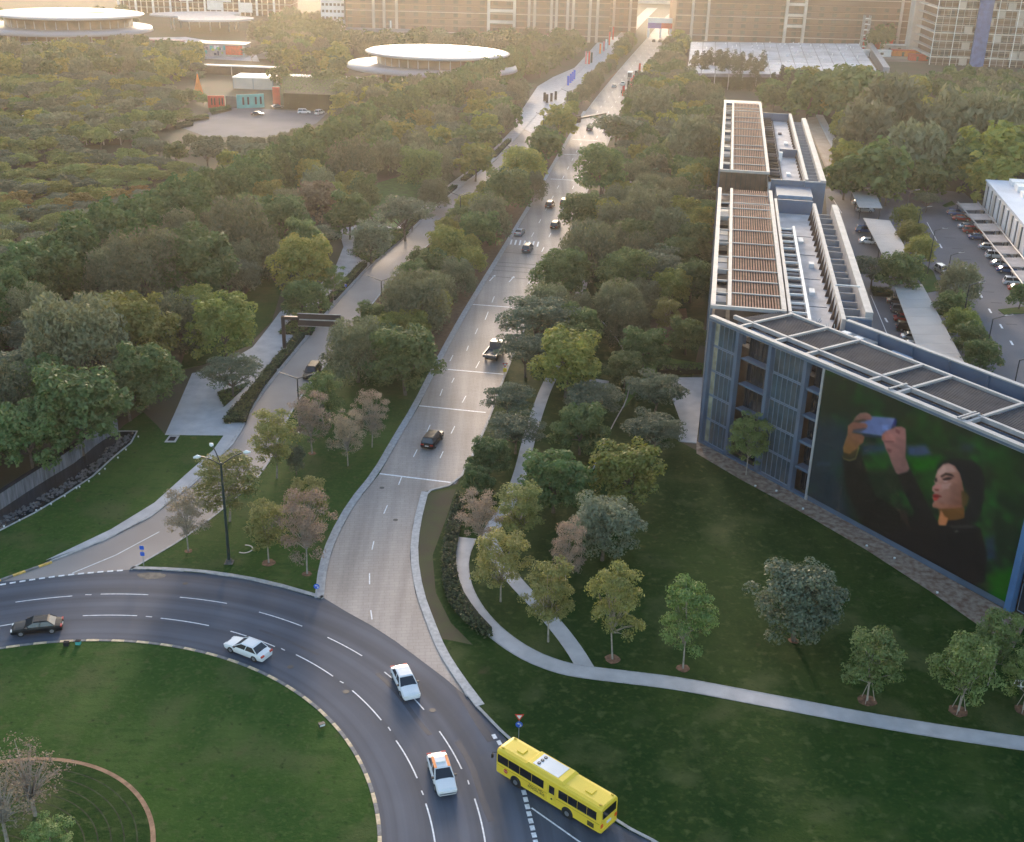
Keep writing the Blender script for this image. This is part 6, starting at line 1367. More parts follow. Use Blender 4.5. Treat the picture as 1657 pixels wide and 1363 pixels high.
def tree_meshes(kind, near, v):
    key = (kind, near, v)
    if key in TP: return TP[key]
    s = SPEC[kind]; C, Q_ = crown_clumps(s[0]); C = C + rng.normal(size=C.shape) * .25
    n = s[1] if near == 2 else (int(s[1] * .5) if near == 1 else s[2]); sz = s[3] if near == 2 else (s[3] * 1.35 if near == 1 else s[4])
    V, Fq = leaves(C, Q_, n, sz, s[6], s[7], s[8], .15 if s[0] == 'young' else .5)
    nb = {'bare': 44, 'pink': 34, 'gold': 22, 'young': 14}.get(kind, 11)
    tb = trunk_mb(kind, C, nb if near else 5, {'hedge': .18, 'cone': .16, 'young': .12, 'gold': .12, 'pink': .12, 'bare': .2}.get(kind, .26), H_=s[11], fork=.18 if kind == 'hedge' else .30)
    if near:
        cm = new_mesh('crown', V, Fq, [s[5]]); tm = new_mesh('trunk', tb.V, tb.F, [s[9]])
        TP[key] = (cm, tm)
    else:
        nv = len(V); V2 = np.concatenate([V, np.array(tb.V)]); Fs = Fq.tolist() + [tuple(nv + i for i in f) for f in tb.F]
        TP[key] = (new_mesh('tree', V2, Fs, [s[5], s[9]], [0] * len(Fq) + [1] * len(tb.F)), None)
    return TP[key]
PLACED = []   # (x, y, r)
NAMES = {'broad': 'broadleaf_tree', 'yellow': 'yellowing_tree', 'silver': 'silvery_tree', 'olive': 'willow_tree', 'flat': 'acacia_tree', 'hedge': 'ficus_tree', 'cone': 'casuarina_tree', 'young': 'young_tree', 'gold': 'golden_young_tree', 'pink': 'dry_young_tree', 'bare': 'bare_tree', 'rust': 'rusty_tree', 'plant': 'plantation_tree', 'orange': 'orange_tree'}
COUNT = {}; STUFF = []
def put_tree(kind, x, y, r, h=None, label=None, group=None, near=None, force=False, z=.1, cat='tree'):
    s = SPEC[kind]; d = math.dist((x, y), (0, 0)); sc = r / s[10]; hz = (h / s[11]) if h else sc * rng.uniform(.92, 1.12)
    if near is None: near = 2 if d < 230 else (1 if d < 330 else 0)
    PLACED.append((x, y, r))
    nm = NAMES[kind]
    if COUNT.get(nm, 0) >= 290 and not force: STUFF.append((kind, x, y, sc, hz)); return None
    COUNT[nm] = COUNT.get(nm, 0) + 1
    v = int(rng.integers(4 if kind in ('broad', 'olive', 'flat', 'hedge') else 3)); cm, tm = tree_meshes(kind, near, v); rz = rng.random() * 6.28
    if tm is None:
        o = link(nm, cm, None, (x, y, z - .05), rz); o.scale = (sc, sc, hz)
    else:
        o = thing(nm, '', '', (x, y, z), rz); o.scale = (sc, sc, hz); link('trunk', tm, o); link('crown', cm, o)
    tag(o, label, cat, group); return o
def T(cx, cy, rpx, kind, label, hf=None, group=None, zc=None):
    """tree whose crown is seen centred at (cx, cy) with half width rpx"""
    s = SPEC[kind]; zc = 5.0
    for _ in range(6):
        g = G(cx, cy, zc); r = rpx * (1.17 if (cx > 820 or cx < 330) else .98) * np.linalg.norm(g - CAM) / F0; h = r / s[10] * s[11] * (hf or 1); zc = h * (.60 if kind != 'flat' else .8)
    return put_tree(kind, float(g[0]), float(g[1]), r, h, label, group, force=True)
def TB(bx, by, ty, rpx, kind, label, group=None):
    """tree with known trunk base and top row"""
    g = G(bx, by); lo, hi = 1, 30
    for _ in range(30):
        m_ = (lo + hi) / 2
        if PX((g[0], g[1], m_))[1] > ty: lo = m_
        else: hi = m_
    r = rpx * np.linalg.norm(g - CAM) / F0; return put_tree(kind, float(g[0]), float(g[1]), r, lo, label, group, force=True)
# young trees with visible trunks
for a in [(448, 775, 668, 40, 'gold', 'yellow green young tree, nearest the slip road kerb bend'), (497, 930, 795, 42, 'pink', 'pinkish grey young tree with a pale trunk at the centre of the island lawn'),
          (435, 912, 815, 38, 'gold', 'yellow green young tree left of the pinkish grey one'), (372, 845, 742, 55, 'gold', 'widest yellow topped young tree right behind the tall triple lamp'), (305, 893, 796, 34, 'pink', 'bare looking pinkish young tree beside the slip road, left of the lamp'),
          (500, 860, 778, 34, 'gold', 'small mustard coloured young tree behind the pinkish grey one'), (563, 755, 670, 30, 'pink', 'thin pink young tree with tall trunk on the right of the island lawn'), (602, 725, 635, 30, 'pink', 'pink young tree closest to the boulevard kerb'),
          (505, 735, 640, 36, 'pink', 'mauve young tree beside the twin arm lamp'), (524, 690, 605, 32, 'young', 'bright green young tree above the mauve one'), (480, 770, 722, 18, 'silver', 'slim silvery sapling behind the yellow green tree'),
          (838, 885, 790, 46, 'gold', 'yellow crowned young tree over the tree lined footpath'), (775, 890, 800, 38, 'pink', 'dusty pink young tree at the fork of the curved footpath'), (810, 975, 865, 46, 'gold', 'round golden young tree inside the footpath loop'),
          (887, 1040, 915, 46, 'gold', 'tall cone shaped golden young tree at the footpath junction'), (915, 955, 848, 32, 'pink', 'slender salmon pink young tree on the lawn'), (991, 1068, 920, 44, 'gold', 'two tone golden and pink young tree alone on the lawn'),
          (1105, 1083, 945, 42, 'young', 'bright green oval young tree right of the two tone one'), (1403, 1135, 1030, 46, 'young', 'small staked olive tree with low fork beside the long footpath'), (1550, 1152, 1038, 46, 'young', 'staked green young tree near the right end of the footpath'),
          (1600, 1105, 995, 38, 'young', 'slim young tree under the lower corner of the screen'), (1655, 1150, 1060, 34, 'young', 'young tree cut by the right edge of the picture'), (1207, 770, 675, 32, 'young', 'young tree with round tufts in front of the glazed facade')]:
    TB(*a)
TB(1284, 1038, 918, 78, 'silver', 'wide blue green tree standing alone on the lawn before the screen')
# bare trees at the bottom left
TB(58, 1322, 1215, 52, 'bare', 'leafless grey tree on the centre lawn of the roundabout'); TB(12, 1365, 1250, 50, 'bare', 'leafless grey tree at the left edge of the roundabout lawn'); TB(82, 1392, 1338, 34, 'young', 'low pale green crown at the bottom edge of the roundabout lawn')
# tree pits
def pit(px, r=.9):
    x, y = G2(*px); b = MB(); b.prism([(x + r * math.cos(t) * rng.uniform(.85, 1.1), y + r * math.sin(t) * rng.uniform(.85, 1.1)) for t in np.linspace(0, 6.28, 14, endpoint=False)], .09, .128); o = b.build('tree_pit', mat('pit_mulch', (.15, .075, .045), .95, var=.35, scale=2.2), None); o['kind'] = 'structure'
for p, r_ in [((497, 930), .6), ((435, 912), .85), ((305, 893), .5), ((991, 1068), .85), ((1105, 1083), .75), ((1403, 1135), 1.0), ((1550, 1152), 1.0), ((1284, 1038), .6), ((1655, 1150), .9), ((505, 735), .6)]: pit(p, r_)
for px in ((1403, 1135), (1550, 1152), (1600, 1105), (1655, 1150)):
    x, y = G2(*px); o = thing('tree_stakes', 'three wooden stakes propping the ' + {1403: 'low forked tree beside the long footpath', 1550: 'green tree near the footpath end', 1600: 'slim tree under the screen corner', 1655: 'tree cut by the picture edge'}[px[0]], 'stakes', (x, y, .1), 0, 'tree stakes on the right lawn')
    for k in range(3): a = 2.1 * k; b = MB(); b.tube([(.75 * math.cos(a), .75 * math.sin(a), 0), (.12 * math.cos(a), .12 * math.sin(a), 2.4)], .04, 5); b.build('stake', M_pbark, o)
# large individual trees
BIG = [(45, 700, 56, 'broad', 'bushy tree at the left edge above the water wall'), (122, 655, 70, 'broad', 'big rounded tree leaning over the water wall'), (2, 640, 50, 'olive', 'grey green tree at the left edge'), (60, 625, 48, 'broad', 'fresh green crown behind the rounded tree of the water wall'),
 (122, 550, 74, 'olive', 'huge drooping olive green tree in the left forest'), (215, 528, 62, 'yellow', 'olive gold tree right of the huge drooping one'), (232, 600, 52, 'broad', 'pale leaved tree above the dark lawn corner'), (205, 632, 42, 'broad', 'small tree at the lawn tip beside the water wall'),
 (28, 588, 48, 'flat', 'flat topped tree at the left edge of the forest'), (362, 525, 62, 'yellow', 'yellow topped round tree beside the plaza'), (374, 596, 48, 'flat', 'airy grey acacia shading the plaza triangle'), (232, 432, 62, 'olive', 'brownish willow in the left forest'),
 (312, 425, 62, 'broad', 'blue green spreading tree left of the silvery shrub'), (385, 372, 62, 'olive', 'large grey willow above the silvery shrub'), (392, 446, 32, 'silver', 'silvery blue shrub like tree by the garden lawn'), (494, 425, 58, 'yellow', 'broad yellow green tree over the plaza path'), (538, 455, 22, 'young', 'small light tree right of the broad yellow green one'),
 (492, 482, 42, 'broad', 'low dark tree above the overhead sign'), (600, 385, 42, 'silver', 'grey green tree with white blossoms on the plaza'), (512, 322, 42, 'rust', 'pinkish brown tree in the forest edge'), (455, 352, 48, 'broad', 'round green tree behind the pinkish brown one'), (565, 345, 42, 'broad', 'green tree between the pinkish tree and the hidden lawn'),
 (655, 338, 50, 'flat', 'dark spreading acacia beside the planter strip'), (683, 272, 42, 'broad', 'round leafy tree by the hidden lawn'), (702, 312, 28, 'olive', 'small grey tree under the round leafy one'), (570, 262, 44, 'olive', 'tall grey willow left of the hidden lawn'), (770, 258, 34, 'yellow', 'yellowish tree beyond the planters'),
 (672, 485, 60, 'olive', 'large grey willow of the median beside the boulevard'), (655, 575, 68, 'broad', 'dark green tree below the grey willow'), (578, 562, 58, 'olive', 'drooping dark tree next to the slip road car'), (602, 512, 32, 'broad', 'bright leafed tree left of the grey willow'), (738, 445, 34, 'olive', 'small grey willow close to the boulevard kerb'), (722, 398, 40, 'yellow', 'yellow green tree at the middle of the median'),
 (778, 372, 40, 'broad', 'green tree of the median next to the silver car'), (700, 430, 30, 'broad', 'low green tree right of the lamp'), (790, 350, 42, 'olive', 'silvery willow of the median'), (822, 305, 36, 'broad', 'median tree before the tyre marks'), (845, 268, 34, 'yellow', 'golden green median tree'), (882, 232, 28, 'broad', 'round median tree by the far lamp'), (905, 195, 26, 'yellow', 'median tree just before the distant overhead sign'), (862, 300, 22, 'olive', 'small drab median tree'),
 (868, 505, 56, 'flat', 'dark layered acacia overhanging the boulevard'), (852, 560, 44, 'flat', 'lower layered acacia next to the flatbed truck'), (918, 580, 56, 'yellow', 'big round tree with yellow top right of the truck'), (822, 640, 34, 'flat', 'dark acacia on the right kerb'), (835, 690, 40, 'flat', 'second dark acacia over the footpath'), (792, 735, 38, 'broad', 'deep green tree at the curve of the boulevard'), (772, 775, 30, 'broad', 'small bright green tree at the kerb corner'),
 (940, 690, 42, 'broad', 'mid green tree above the lawn'), (960, 640, 40, 'flat', 'bluish acacia behind the mid green tree'), (1062, 690, 44, 'flat', 'spreading tree beside the entrance court'), (1062, 625, 42, 'flat', 'grey blue tree left of the entrance court'), (1042, 562, 38, 'broad', 'round dark tree in the garden'), (1027, 498, 26, 'olive', 'small grey globe tree in the garden'), (1078, 510, 22, 'gold', 'tiny yellow sapling in the brown bed'), (1112, 540, 30, 'broad', 'dark tree close to the corner of the facade'),
 (898, 772, 54, 'broad', 'large dark green tree on the lawn edge'), (1012, 762, 56, 'yellow', 'large tree with yellow tips on the lawn'), (978, 848, 56, 'silver', 'round blue green tree in front of the lawn group'), (905, 442, 42, 'broad', 'leafy tree beside the sandy path'), (952, 400, 44, 'olive', 'grey crown over the sandy path'), (1010, 440, 42, 'broad', 'green tree with drooping skirt'), (1060, 430, 44, 'flat', 'grey layered tree before the building wall'), (1120, 450, 34, 'broad', 'tree hugging the building wall'), (1050, 345, 42, 'olive', 'big smooth grey willow left of the building'), (1082, 372, 36, 'olive', 'second smooth grey willow'),
 (975, 272, 42, 'broad', 'dark rounded tree right of the boulevard'), (1000, 200, 34, 'flat', 'tree hiding the foot of the distant overhead sign'), (1055, 172, 30, 'olive', 'round olive tree beyond the red shelter'), (1120, 225, 38, 'olive', 'grey tree beside the far end of the building'), (1120, 390, 32, 'broad', 'dark tree beside the pergola edge'), (935, 340, 30, 'broad', 'kerbside tree next to the car pair'),
 (1408, 212, 46, 'olive', 'huge dome willow right of the terrace'), (1440, 180, 52, 'olive', 'wide dome tree behind the huge willow'), (1385, 150, 44, 'broad', 'rounded tree behind the far building end'), (1310, 152, 34, 'broad', 'tree behind the blue roof gutter'), (1480, 245, 46, 'olive', 'drooping tree in front of the distant parking strip'), (1555, 200, 52, 'olive', 'large soft willow right of the parking strip'), (1610, 205, 46, 'olive', 'soft willow near the right edge'), (1600, 250, 46, 'yellow', 'yellow flowering tree behind the white annex'), (1650, 245, 44, 'yellow', 'yellow flowering tree at the right edge'), (1600, 285, 36, 'yellow', 'lower yellow flowering tree before the annex'), (1560, 265, 36, 'broad', 'green tree left of the yellow flowering group'), (1420, 272, 44, 'broad', 'green tree at the back of the car park'), (1370, 285, 30, 'broad', 'tree over the round drive'), (1500, 290, 30, 'broad', 'dark green tree behind the car park lane'),
 (1415, 430, 30, 'flat', 'dark tree between two canopies'), (1458, 440, 34, 'broad', 'dark broad tree before the longest canopy'), (1475, 378, 22, 'yellow', 'yellow green tree lining the car park'), (1490, 405, 24, 'yellow', 'second yellow green tree lining the car park'), (1468, 350, 20, 'yellow', 'small yellow tree by the far bent lamp'), (1555, 455, 30, 'olive', 'leaning dark tree among the bent lamps'), (1542, 495, 26, 'broad', 'green shrub tree beside the longest canopy'), (1560, 522, 26, 'yellow', 'lighter shrub tree beside the longest canopy'), (1575, 548, 26, 'broad', 'shrub tree half way down the car park hedge'), (1590, 575, 28, 'broad', 'dark shrub tree near the roof edge'), (1502, 320, 18, 'flat', 'small dark tree under the far bent lamp'), (1437, 300, 26, 'broad', 'tree hanging over the short canopy'), (1653, 478, 18, 'broad', 'dark bush at the right edge of the parking row')]
for a in BIG: T(*a)
# zones: (pixel polygon, kinds, radius m, spacing, label dictionary, group)
LAB = {'plant': 'low yellow green plantation tree', 'broad': 'round green broadleaf tree', 'yellow': 'yellow green tree', 'olive': 'drooping olive green willow', 'flat': 'flat layered grey green acacia', 'hedge': 'dense dark green ficus tree', 'cone': 'dark slim casuarina tree', 'silver': 'silvery green tree', 'orange': 'orange tinged tree', 'pink': 'dry pinkish tree', 'young': 'light green young tree', 'gold': 'golden young tree'}
road_lines = [(LE, 0), (LL, 0)]
OBST = [(main_poly, 3.6), (left_poly, 3.6), (north_lot, 1.0), (carpark, -2), (right_lawn[:14] if False else gp([(738, 790), (1127, 735), (1300, 830), (1640, 1050), (1900, 1250), (1900, 1500), (900, 1500), (700, 1000), (670, 850)]), 1.5),
        (gp([(1420, 60), (1657, 62), (1657, 108), (1440, 118)]), -3), ([G2(1112, 118, 0), G2(1118, 66, 0), G2(1390, 69, 0), G2(1430, 128, 0)], 2),
        (plaza, 4.0), (left_lawn, 2.0), (gp([(1302, 195), (1330, 193), (1365, 262), (1337, 275)]), 3.0), (gp([(830, 200), (870, 140), (895, 125), (930, 110), (975, 60), (1005, 60), (985, 100), (935, 150), (890, 185), (860, 215)]), 3),
        (gp([(1480, 178), (1515, 172), (1560, 212), (1560, 235), (1530, 233), (1500, 205)]), 1), (gp([(600, 300), (650, 285), (690, 300), (640, 370), (600, 350)]), 1), (gp([(395, 480), (430, 440), (455, 470), (440, 520), (400, 560), (330, 590), (290, 600), (300, 570), (360, 520)]), 0),
        (gp([(930, 480), (985, 530), (1018, 580), (1000, 620), (950, 600)]), 0), (gp([(1035, 505), (1140, 500), (1140, 720), (1090, 715), (1075, 600), (1010, 600)]), -1)]
OBST += [(gp([(60, 105), (130, 75), (230, 85), (330, 95), (420, 100), (410, 78), (300, 60), (200, 62), (90, 62), (0, 85)]), 3), (gp([(560, 150), (555, 188), (450, 250), (300, 262), (230, 240), (300, 205), (340, 180)]), 0), (gp([(200, 232), (150, 262), (225, 262)]), 0), (gp([(545, 158), (850, 158), (860, 95), (555, 95)]), 0), (gp([(-40, 75), (150, 62), (200, 45), (-40, 45)]), 0),
         ([(x0, 697), (xat(1030, 700), 697), (xat(1030, 760), 800), (-400, 800)], 5), ([(x0b, 722), (x1b + 40, 722), (x1b + 40, 780), (x0b, 780)], 5), ([(xat(190, 800), 796), (xat(470, 800), 796), (xat(470, 800), 850), (xat(190, 800), 850)], 4), ([(-224, 630), (-142, 630), (-142, 742), (-224, 742)], 0),
         (gp([(340, 95), (345, 75), (395, 75), (395, 100), (470, 120), (520, 135), (520, 150), (330, 135), (330, 112)]), 1), (gp([(-20, 827), (60, 787), (120, 751), (165, 714), (192, 700), (240, 690), (230, 720), (0, 870)]), 3.5),
         (gp([(570, 60), (670, 60), (670, 45), (570, 45)]), 2)]
cosn, sinn = math.cos(HN), math.sin(HN)
def bw(u, v): return (CX + u * sinn + v * cosn, CY + u * cosn - v * sinn)
def fw(s, w): return (CX + s * ha[0] + w * hn[0], CY + s * ha[1] + w * hn[1])
OBST += [([bw(-2, -.5), bw(212, -.5), bw(212, 25), bw(0, 25)], 1.8), ([fw(-1, -4), fw(80, -4), fw(80, 18), fw(-1, 18)], 3)]
for px, hw_, z in (((708, 83), 118, 13), ((112, 27), 112, 15)):
    g = G(px[0], px[1], z); a = hw_ * np.linalg.norm(g - CAM) / F0; OBST.append(([(g[0] + a * math.cos(t), g[1] + a * .9 * math.sin(t)) for t in np.linspace(0, 6.28, 24)], -2))
def scatter(poly_px, kinds, rr, sp, group, where, hh=None, zc=4.0, jit=.35, wpoly=None, sight=True, maxn=999):
    poly = wpoly or [G2(x, y, zc) for x, y in poly_px]
    P = np.array(poly); x0, y0 = P.min(0); x1, y1 = P.max(0); pts = []
    j = 0; y = y0
    while y < y1:
        x = x0 + (sp / 2 if j % 2 else 0)
        while x < x1: pts.append((x + rng.normal() * sp * jit * .6, y + rng.normal() * sp * jit * .6)); x += sp
        y += sp * .87; j += 1
    pts = np.array(pts); pts = pts[inpoly(pts, poly)]
    for ob, mg in OBST:
        if not len(pts): return
        ins = inpoly(pts, ob); d = polydist(pts, ob); pts = pts[~((ins & (d > max(0, -mg))) | (~ins & (d < mg)))]
    n = 0
    order = rng.permutation(len(pts))
    for i in order:
        x, y = pts[i]; r = rng.uniform(*rr)
        if any((x - a) ** 2 + (y - b) ** 2 < (.62 * (r + c)) ** 2 for a, b, c in PLACED if abs(x - a) < 14 and abs(y - b) < 14): continue
        px, py = PX((x, y, 4))
        if px < -260 or px > W0 + 120 or py < -40 or py > H0 + 60: continue
        k = kinds[int(rng.integers(len(kinds)))]
        put_tree(k, float(x), float(y), r * (.62 if k in ('hedge', 'cone') else (.7 if k in ('pink', 'young', 'gold') else 1)), (rng.uniform(*hh) if hh else None), LAB[k] + ' ' + where, group); n += 1
        if n >= maxn: break
# dark ficus row running diagonally up the forest
row = [G2(*p, 4) for p in [(-220, 630), (-40, 530), (40, 480), (150, 418), (300, 352), (380, 320), (450, 290), (520, 254), (600, 214), (690, 178), (770, 140), (840, 105)]]
for off in (-2.4, 2.4):
    pr_ = resample(offset(row, off), 4.0)
    for x, y in pr_:
        d = math.hypot(x, y); put_tree('hedge', x + rng.normal() * .5, y + rng.normal() * .5, rng.uniform(3.0, 3.7), rng.uniform(10.5, 13.0), 'dense dark green ficus tree of the diagonal row through the left forest', 'ficus trees of the diagonal row')
# left low forest beyond the row
scatter([(-240, 375), (60, 330), (300, 300), (330, 345), (150, 415), (-240, 570)], ['flat', 'plant', 'olive', 'flat', 'plant'], (3.4, 4.6), 5.6, 'trees of the left forest behind the ficus row', 'in the left forest behind the ficus row', hh=(3.4, 4.8))
scatter([(-60, 318), (120, 312), (300, 290), (430, 285), (330, 345), (60, 350), (-60, 365)], ['orange', 'yellow', 'yellow', 'orange', 'young'], (3.2, 4.2), 4.9, 'yellow and orange trees of the left forest', 'in the yellow band of the left forest', hh=(3.4, 4.8))
scatter([(-60, 240), (230, 240), (300, 266), (400, 268), (430, 285), (300, 300), (-60, 325)], ['plant', 'plant', 'plant', 'yellow', 'flat'], (3.2, 4.4), 5.2, 'trees in the middle of the left forest', 'in the middle of the left forest', hh=(3.4, 4.8))
scatter([(-240, 130), (230, 122), (300, 150), (290, 205), (330, 228), (420, 238), (420, 262), (250, 240), (-240, 245)], ['flat', 'plant', 'yellow', 'broad', 'flat', 'silver'], (3.6, 5.0), 6.6, 'trees at the back of the left forest', 'at the back of the left forest', hh=(5, 7))
# between the row and the plaza
scatter([(-240, 660), (-60, 560), (30, 500), (160, 430), (300, 365), (470, 285), (600, 222), (700, 180), (800, 130), (850, 120), (870, 165), (790, 240), (700, 320), (640, 300), (590, 350), (545, 400), (450, 430), (380, 500), (300, 580), (235, 670), (180, 700), (0, 790), (-200, 880), (-240, 860)], ['broad', 'olive', 'yellow', 'broad', 'olive', 'flat'], (4.0, 5.6), 7.2, 'trees between the ficus row and the plaza', 'between the ficus row and the slip road')
# median
scatter([(640, 470), (720, 360), (790, 290), (830, 245), (870, 205), (905, 175), (960, 110), (1020, 55), (1050, 50), (1005, 110), (945, 180), (900, 270), (820, 385), (760, 480), (720, 560), (640, 620), (560, 600)], ['broad', 'yellow', 'olive', 'broad'], (2.9, 4.0), 5.8, 'trees of the median', 'on the median beside the boulevard')
# right of the boulevard
scatter([(810, 660), (850, 560), (900, 440), (950, 320), (1000, 190), (1040, 115), (1085, 60), (1110, 60), (1105, 130), (1160, 150), (1165, 330), (1150, 520), (1000, 600), (900, 660)], ['broad', 'olive', 'flat', 'broad', 'yellow', 'olive'], (3.6, 5.2), 6.6, 'trees between the boulevard and the office building', 'between the boulevard and the office building')
# dark casuarinas
for px in [(1120, 128), (1132, 124), (1145, 122), (1158, 124), (1170, 128), (1182, 132), (1195, 130), (1207, 133), (1218, 138), (1228, 134), (1248, 158), (1290, 160), (1300, 156), (1278, 164), (1262, 150), (1138, 130), (1165, 134), (1190, 138)]:
    for dx_, dy_ in ((0, 8), (3, 0)) if px[0] < 1235 else ((0, 4),):
      x, y = G2(px[0] + dx_, px[1] + dy_); put_tree('cone', x, y, 3.2 if px[0] < 1235 else 2.8, rng.uniform(11, 14), 'dark slim casuarina tree before the white net roof', 'dark casuarinas before the net roof')
# right rear
scatter([(1335, 300), (1350, 262), (1290, 180), (1240, 165), (1250, 130), (1440, 135), (1657, 165), (1720, 300), (1600, 292), (1560, 300), (1480, 298), (1420, 300)], ['broad', 'olive', 'broad', 'yellow'], (4.6, 6.4), 8.0, 'trees behind the car park', 'behind the car park at right')
scatter([(1420, 140), (1657, 130), (1740, 150), (1740, 200), (1560, 180), (1440, 165)], ['hedge', 'broad', 'olive'], (4.6, 5.8), 7.5, 'trees in front of the construction site', 'in front of the construction site')
# the top: park between the pavilions and the blocks
scatter([(-60, 48), (220, 60), (360, 50), (560, 84), (830, 84), (990, 82), (970, 95), (900, 120), (850, 130), (760, 120), (700, 150), (640, 190), (560, 220), (545, 185), (560, 140), (330, 120), (300, 130), (230, 118), (-60, 125)], ['broad', 'olive', 'flat', 'yellow', 'broad'], (4.4, 6.0), 8.4, 'trees of the far park', 'in the far park', maxn=420)
scatter([(-100, 30), (230, 30), (540, 36), (545, 66), (1000, 66), (1000, 82), (560, 84), (360, 56), (-60, 52)], ['broad', 'olive', 'broad'], (5.0, 6.5), 9.5, 'trees before the far blocks', 'before the far apartment blocks', maxn=200)
scatter([(1095, 60), (1480, 60), (1480, 72), (1095, 70)], ['broad', 'olive', 'broad'], (5.5, 7.0), 10.0, 'trees before the right far blocks', 'before the right hand far apartment block', maxn=90)
for i, px in enumerate([(318, 165), (330, 172), (300, 196), (290, 200), (275, 190), (380, 228), (400, 230), (420, 232), (445, 228), (460, 222), (350, 228), (480, 215), (500, 210), (310, 225), (330, 228)]):
    x, y = G2(px[0], px[1] + (0 if i < 5 else 15)); put_tree('young' if i < 5 else 'olive', x, y, 2.8, 4.2, 'small tree at the rim of the far car park', 'small trees round the far car park')
# each scattered tree is named after the nearest thing one can find in the picture
LMK = [(480, 515, 'the near overhead sign'), (955, 195, 'the distant overhead sign'), (800, 568, 'the flatbed truck'), (854, 401, 'the zebra crossing'), (905, 330, 'the pair of cars'), (745, 330, 'the third twin arm lamp'), (824, 245, 'the fourth twin arm lamp'), (617, 460, 'the second twin arm lamp'),
       (890, 160, 'the dark totems'), (922, 138, 'the four blue flags'), (985, 75, 'the red promenade flags'), (1010, 145, 'the red roadside banners'), (1068, 55, 'the road portal'), (708, 85, 'the large saucer pavilion'), (600, 105, 'the small side canopy of the saucer'), (820, 105, 'the right tip of the saucer'), (112, 27, 'the left saucer pavilion'), (330, 25, 'the cloud shaped roof'),
       (370, 82, 'the mural hall'), (410, 140, 'the low white pavilion'), (408, 172, 'the turquoise hoarding'), (322, 150, 'the orange red sail'), (505, 165, 'the tall clipped hedge'), (417, 184, 'the lone red car'), (168, 232, 'the white slatted shelter'), (50, 205, 'the tiny white hut'), (640, 330, 'the hidden lawn'), (500, 350, 'the pinkish brown tree'), (120, 550, 'the huge drooping willow'), (392, 446, 'the silvery shrub'), (494, 425, 'the tree over the plaza path'), (430, 520, 'the garden lawn'),
       (100, 760, 'the water wall'), (968, 628, 'the tilted stone slab'), (930, 490, 'the sandy path'), (1150, 500, 'the sharp corner of the office'), (1160, 330, 'the step in the office roof'), (1175, 160, 'the far end of the office roof'), (1340, 230, 'the tan terrace'), (1395, 320, 'the short beige canopy'), (1435, 390, 'the middle canopy'), (1620, 330, 'the white annex'), (1520, 205, 'the distant parking strip'), (1270, 95, 'the white net roof'), (1588, 150, 'the green traffic light'), (1418, 133, 'the red traffic light'), (1440, 90, 'the red site cabins'), (1560, 60, 'the scaffolded tower'), (1395, 70, 'the lattice tower'), (1283, 40, 'the right stair tower'), (810, 40, 'the left stair tower'), (560, 40, 'the white block'), (620, 60, 'the low grey hall'), (495, 55, 'the pale kiosk row'), (265, 70, 'the curved reddish canopy'),
       (60, 480, 'the lower left end of the ficus row'), (225, 385, 'the lower middle of the ficus row'), (450, 272, 'the middle of the ficus row'), (690, 165, 'the upper end of the ficus row'), (180, 330, 'the yellow band of trees'), (30, 330, 'the left end of the yellow band'), (330, 300, 'the right end of the yellow band'), (60, 270, 'the left edge of the forest'), (300, 250, 'the pale grey clearing'), (560, 300, 'the tall grey willow'), (770, 258, 'the yellowish planter tree'), (975, 272, 'the dark rounded roadside tree'), (1050, 345, 'the smooth grey willows'), (1010, 440, 'the tree with drooping skirt'), (1085, 110, 'the left corner of the net roof')]
ORD = ['nearest', 'second', 'third', 'fourth', 'fifth', 'sixth', 'seventh', 'eighth', 'ninth', 'tenth', 'eleventh', 'twelfth', 'thirteenth', 'fourteenth', 'fifteenth', 'sixteenth', 'seventeenth', 'eighteenth', 'nineteenth', 'twentieth', 'twenty first', 'twenty second', 'twenty third', 'twenty fourth', 'twenty fifth', 'twenty sixth', 'twenty seventh', 'twenty eighth']
SH = {'plantation_tree': 'low plantation tree', 'broadleaf_tree': 'round green tree', 'yellowing_tree': 'yellow green tree', 'willow_tree': 'drooping olive willow', 'acacia_tree': 'flat layered acacia', 'ficus_tree': 'dense dark ficus', 'casuarina_tree': 'dark slim casuarina', 'silvery_tree': 'silvery green tree', 'orange_tree': 'orange tinged tree', 'dry_young_tree': 'dry pinkish tree', 'young_tree': 'light young tree', 'golden_young_tree': 'golden young tree'}
BK = {}
for o in list(COL.objects):
    nm = o.name.split('.')[0]
    if o.parent is None and nm in SH and 'group' in o:
        x, y = PX((o.location.x, o.location.y, 5)); bi = min(range(len(LMK)), key=lambda i: (LMK[i][0] - x) ** 2 + (1.4 * (LMK[i][1] - y)) ** 2); dx, dy = x - LMK[bi][0], 1.4 * (y - LMK[bi][1])
        sd = ('right of' if dx > 0 else 'left of') if abs(dx) > abs(dy) else ('below' if dy > 0 else 'above'); BK.setdefault((nm, bi, sd), []).append((dx * dx + dy * dy, o))
for (nm, bi, sd), L_ in BK.items():
    L_.sort(key=lambda t: t[0])
    for i, (_, o) in enumerate(L_): o['label'] = ('nearest ' if i == 0 else (ORD[i] + ' nearest ' if i < 28 else 'outlying ')) + SH[nm] + ' ' + sd + ' ' + LMK[bi][2]
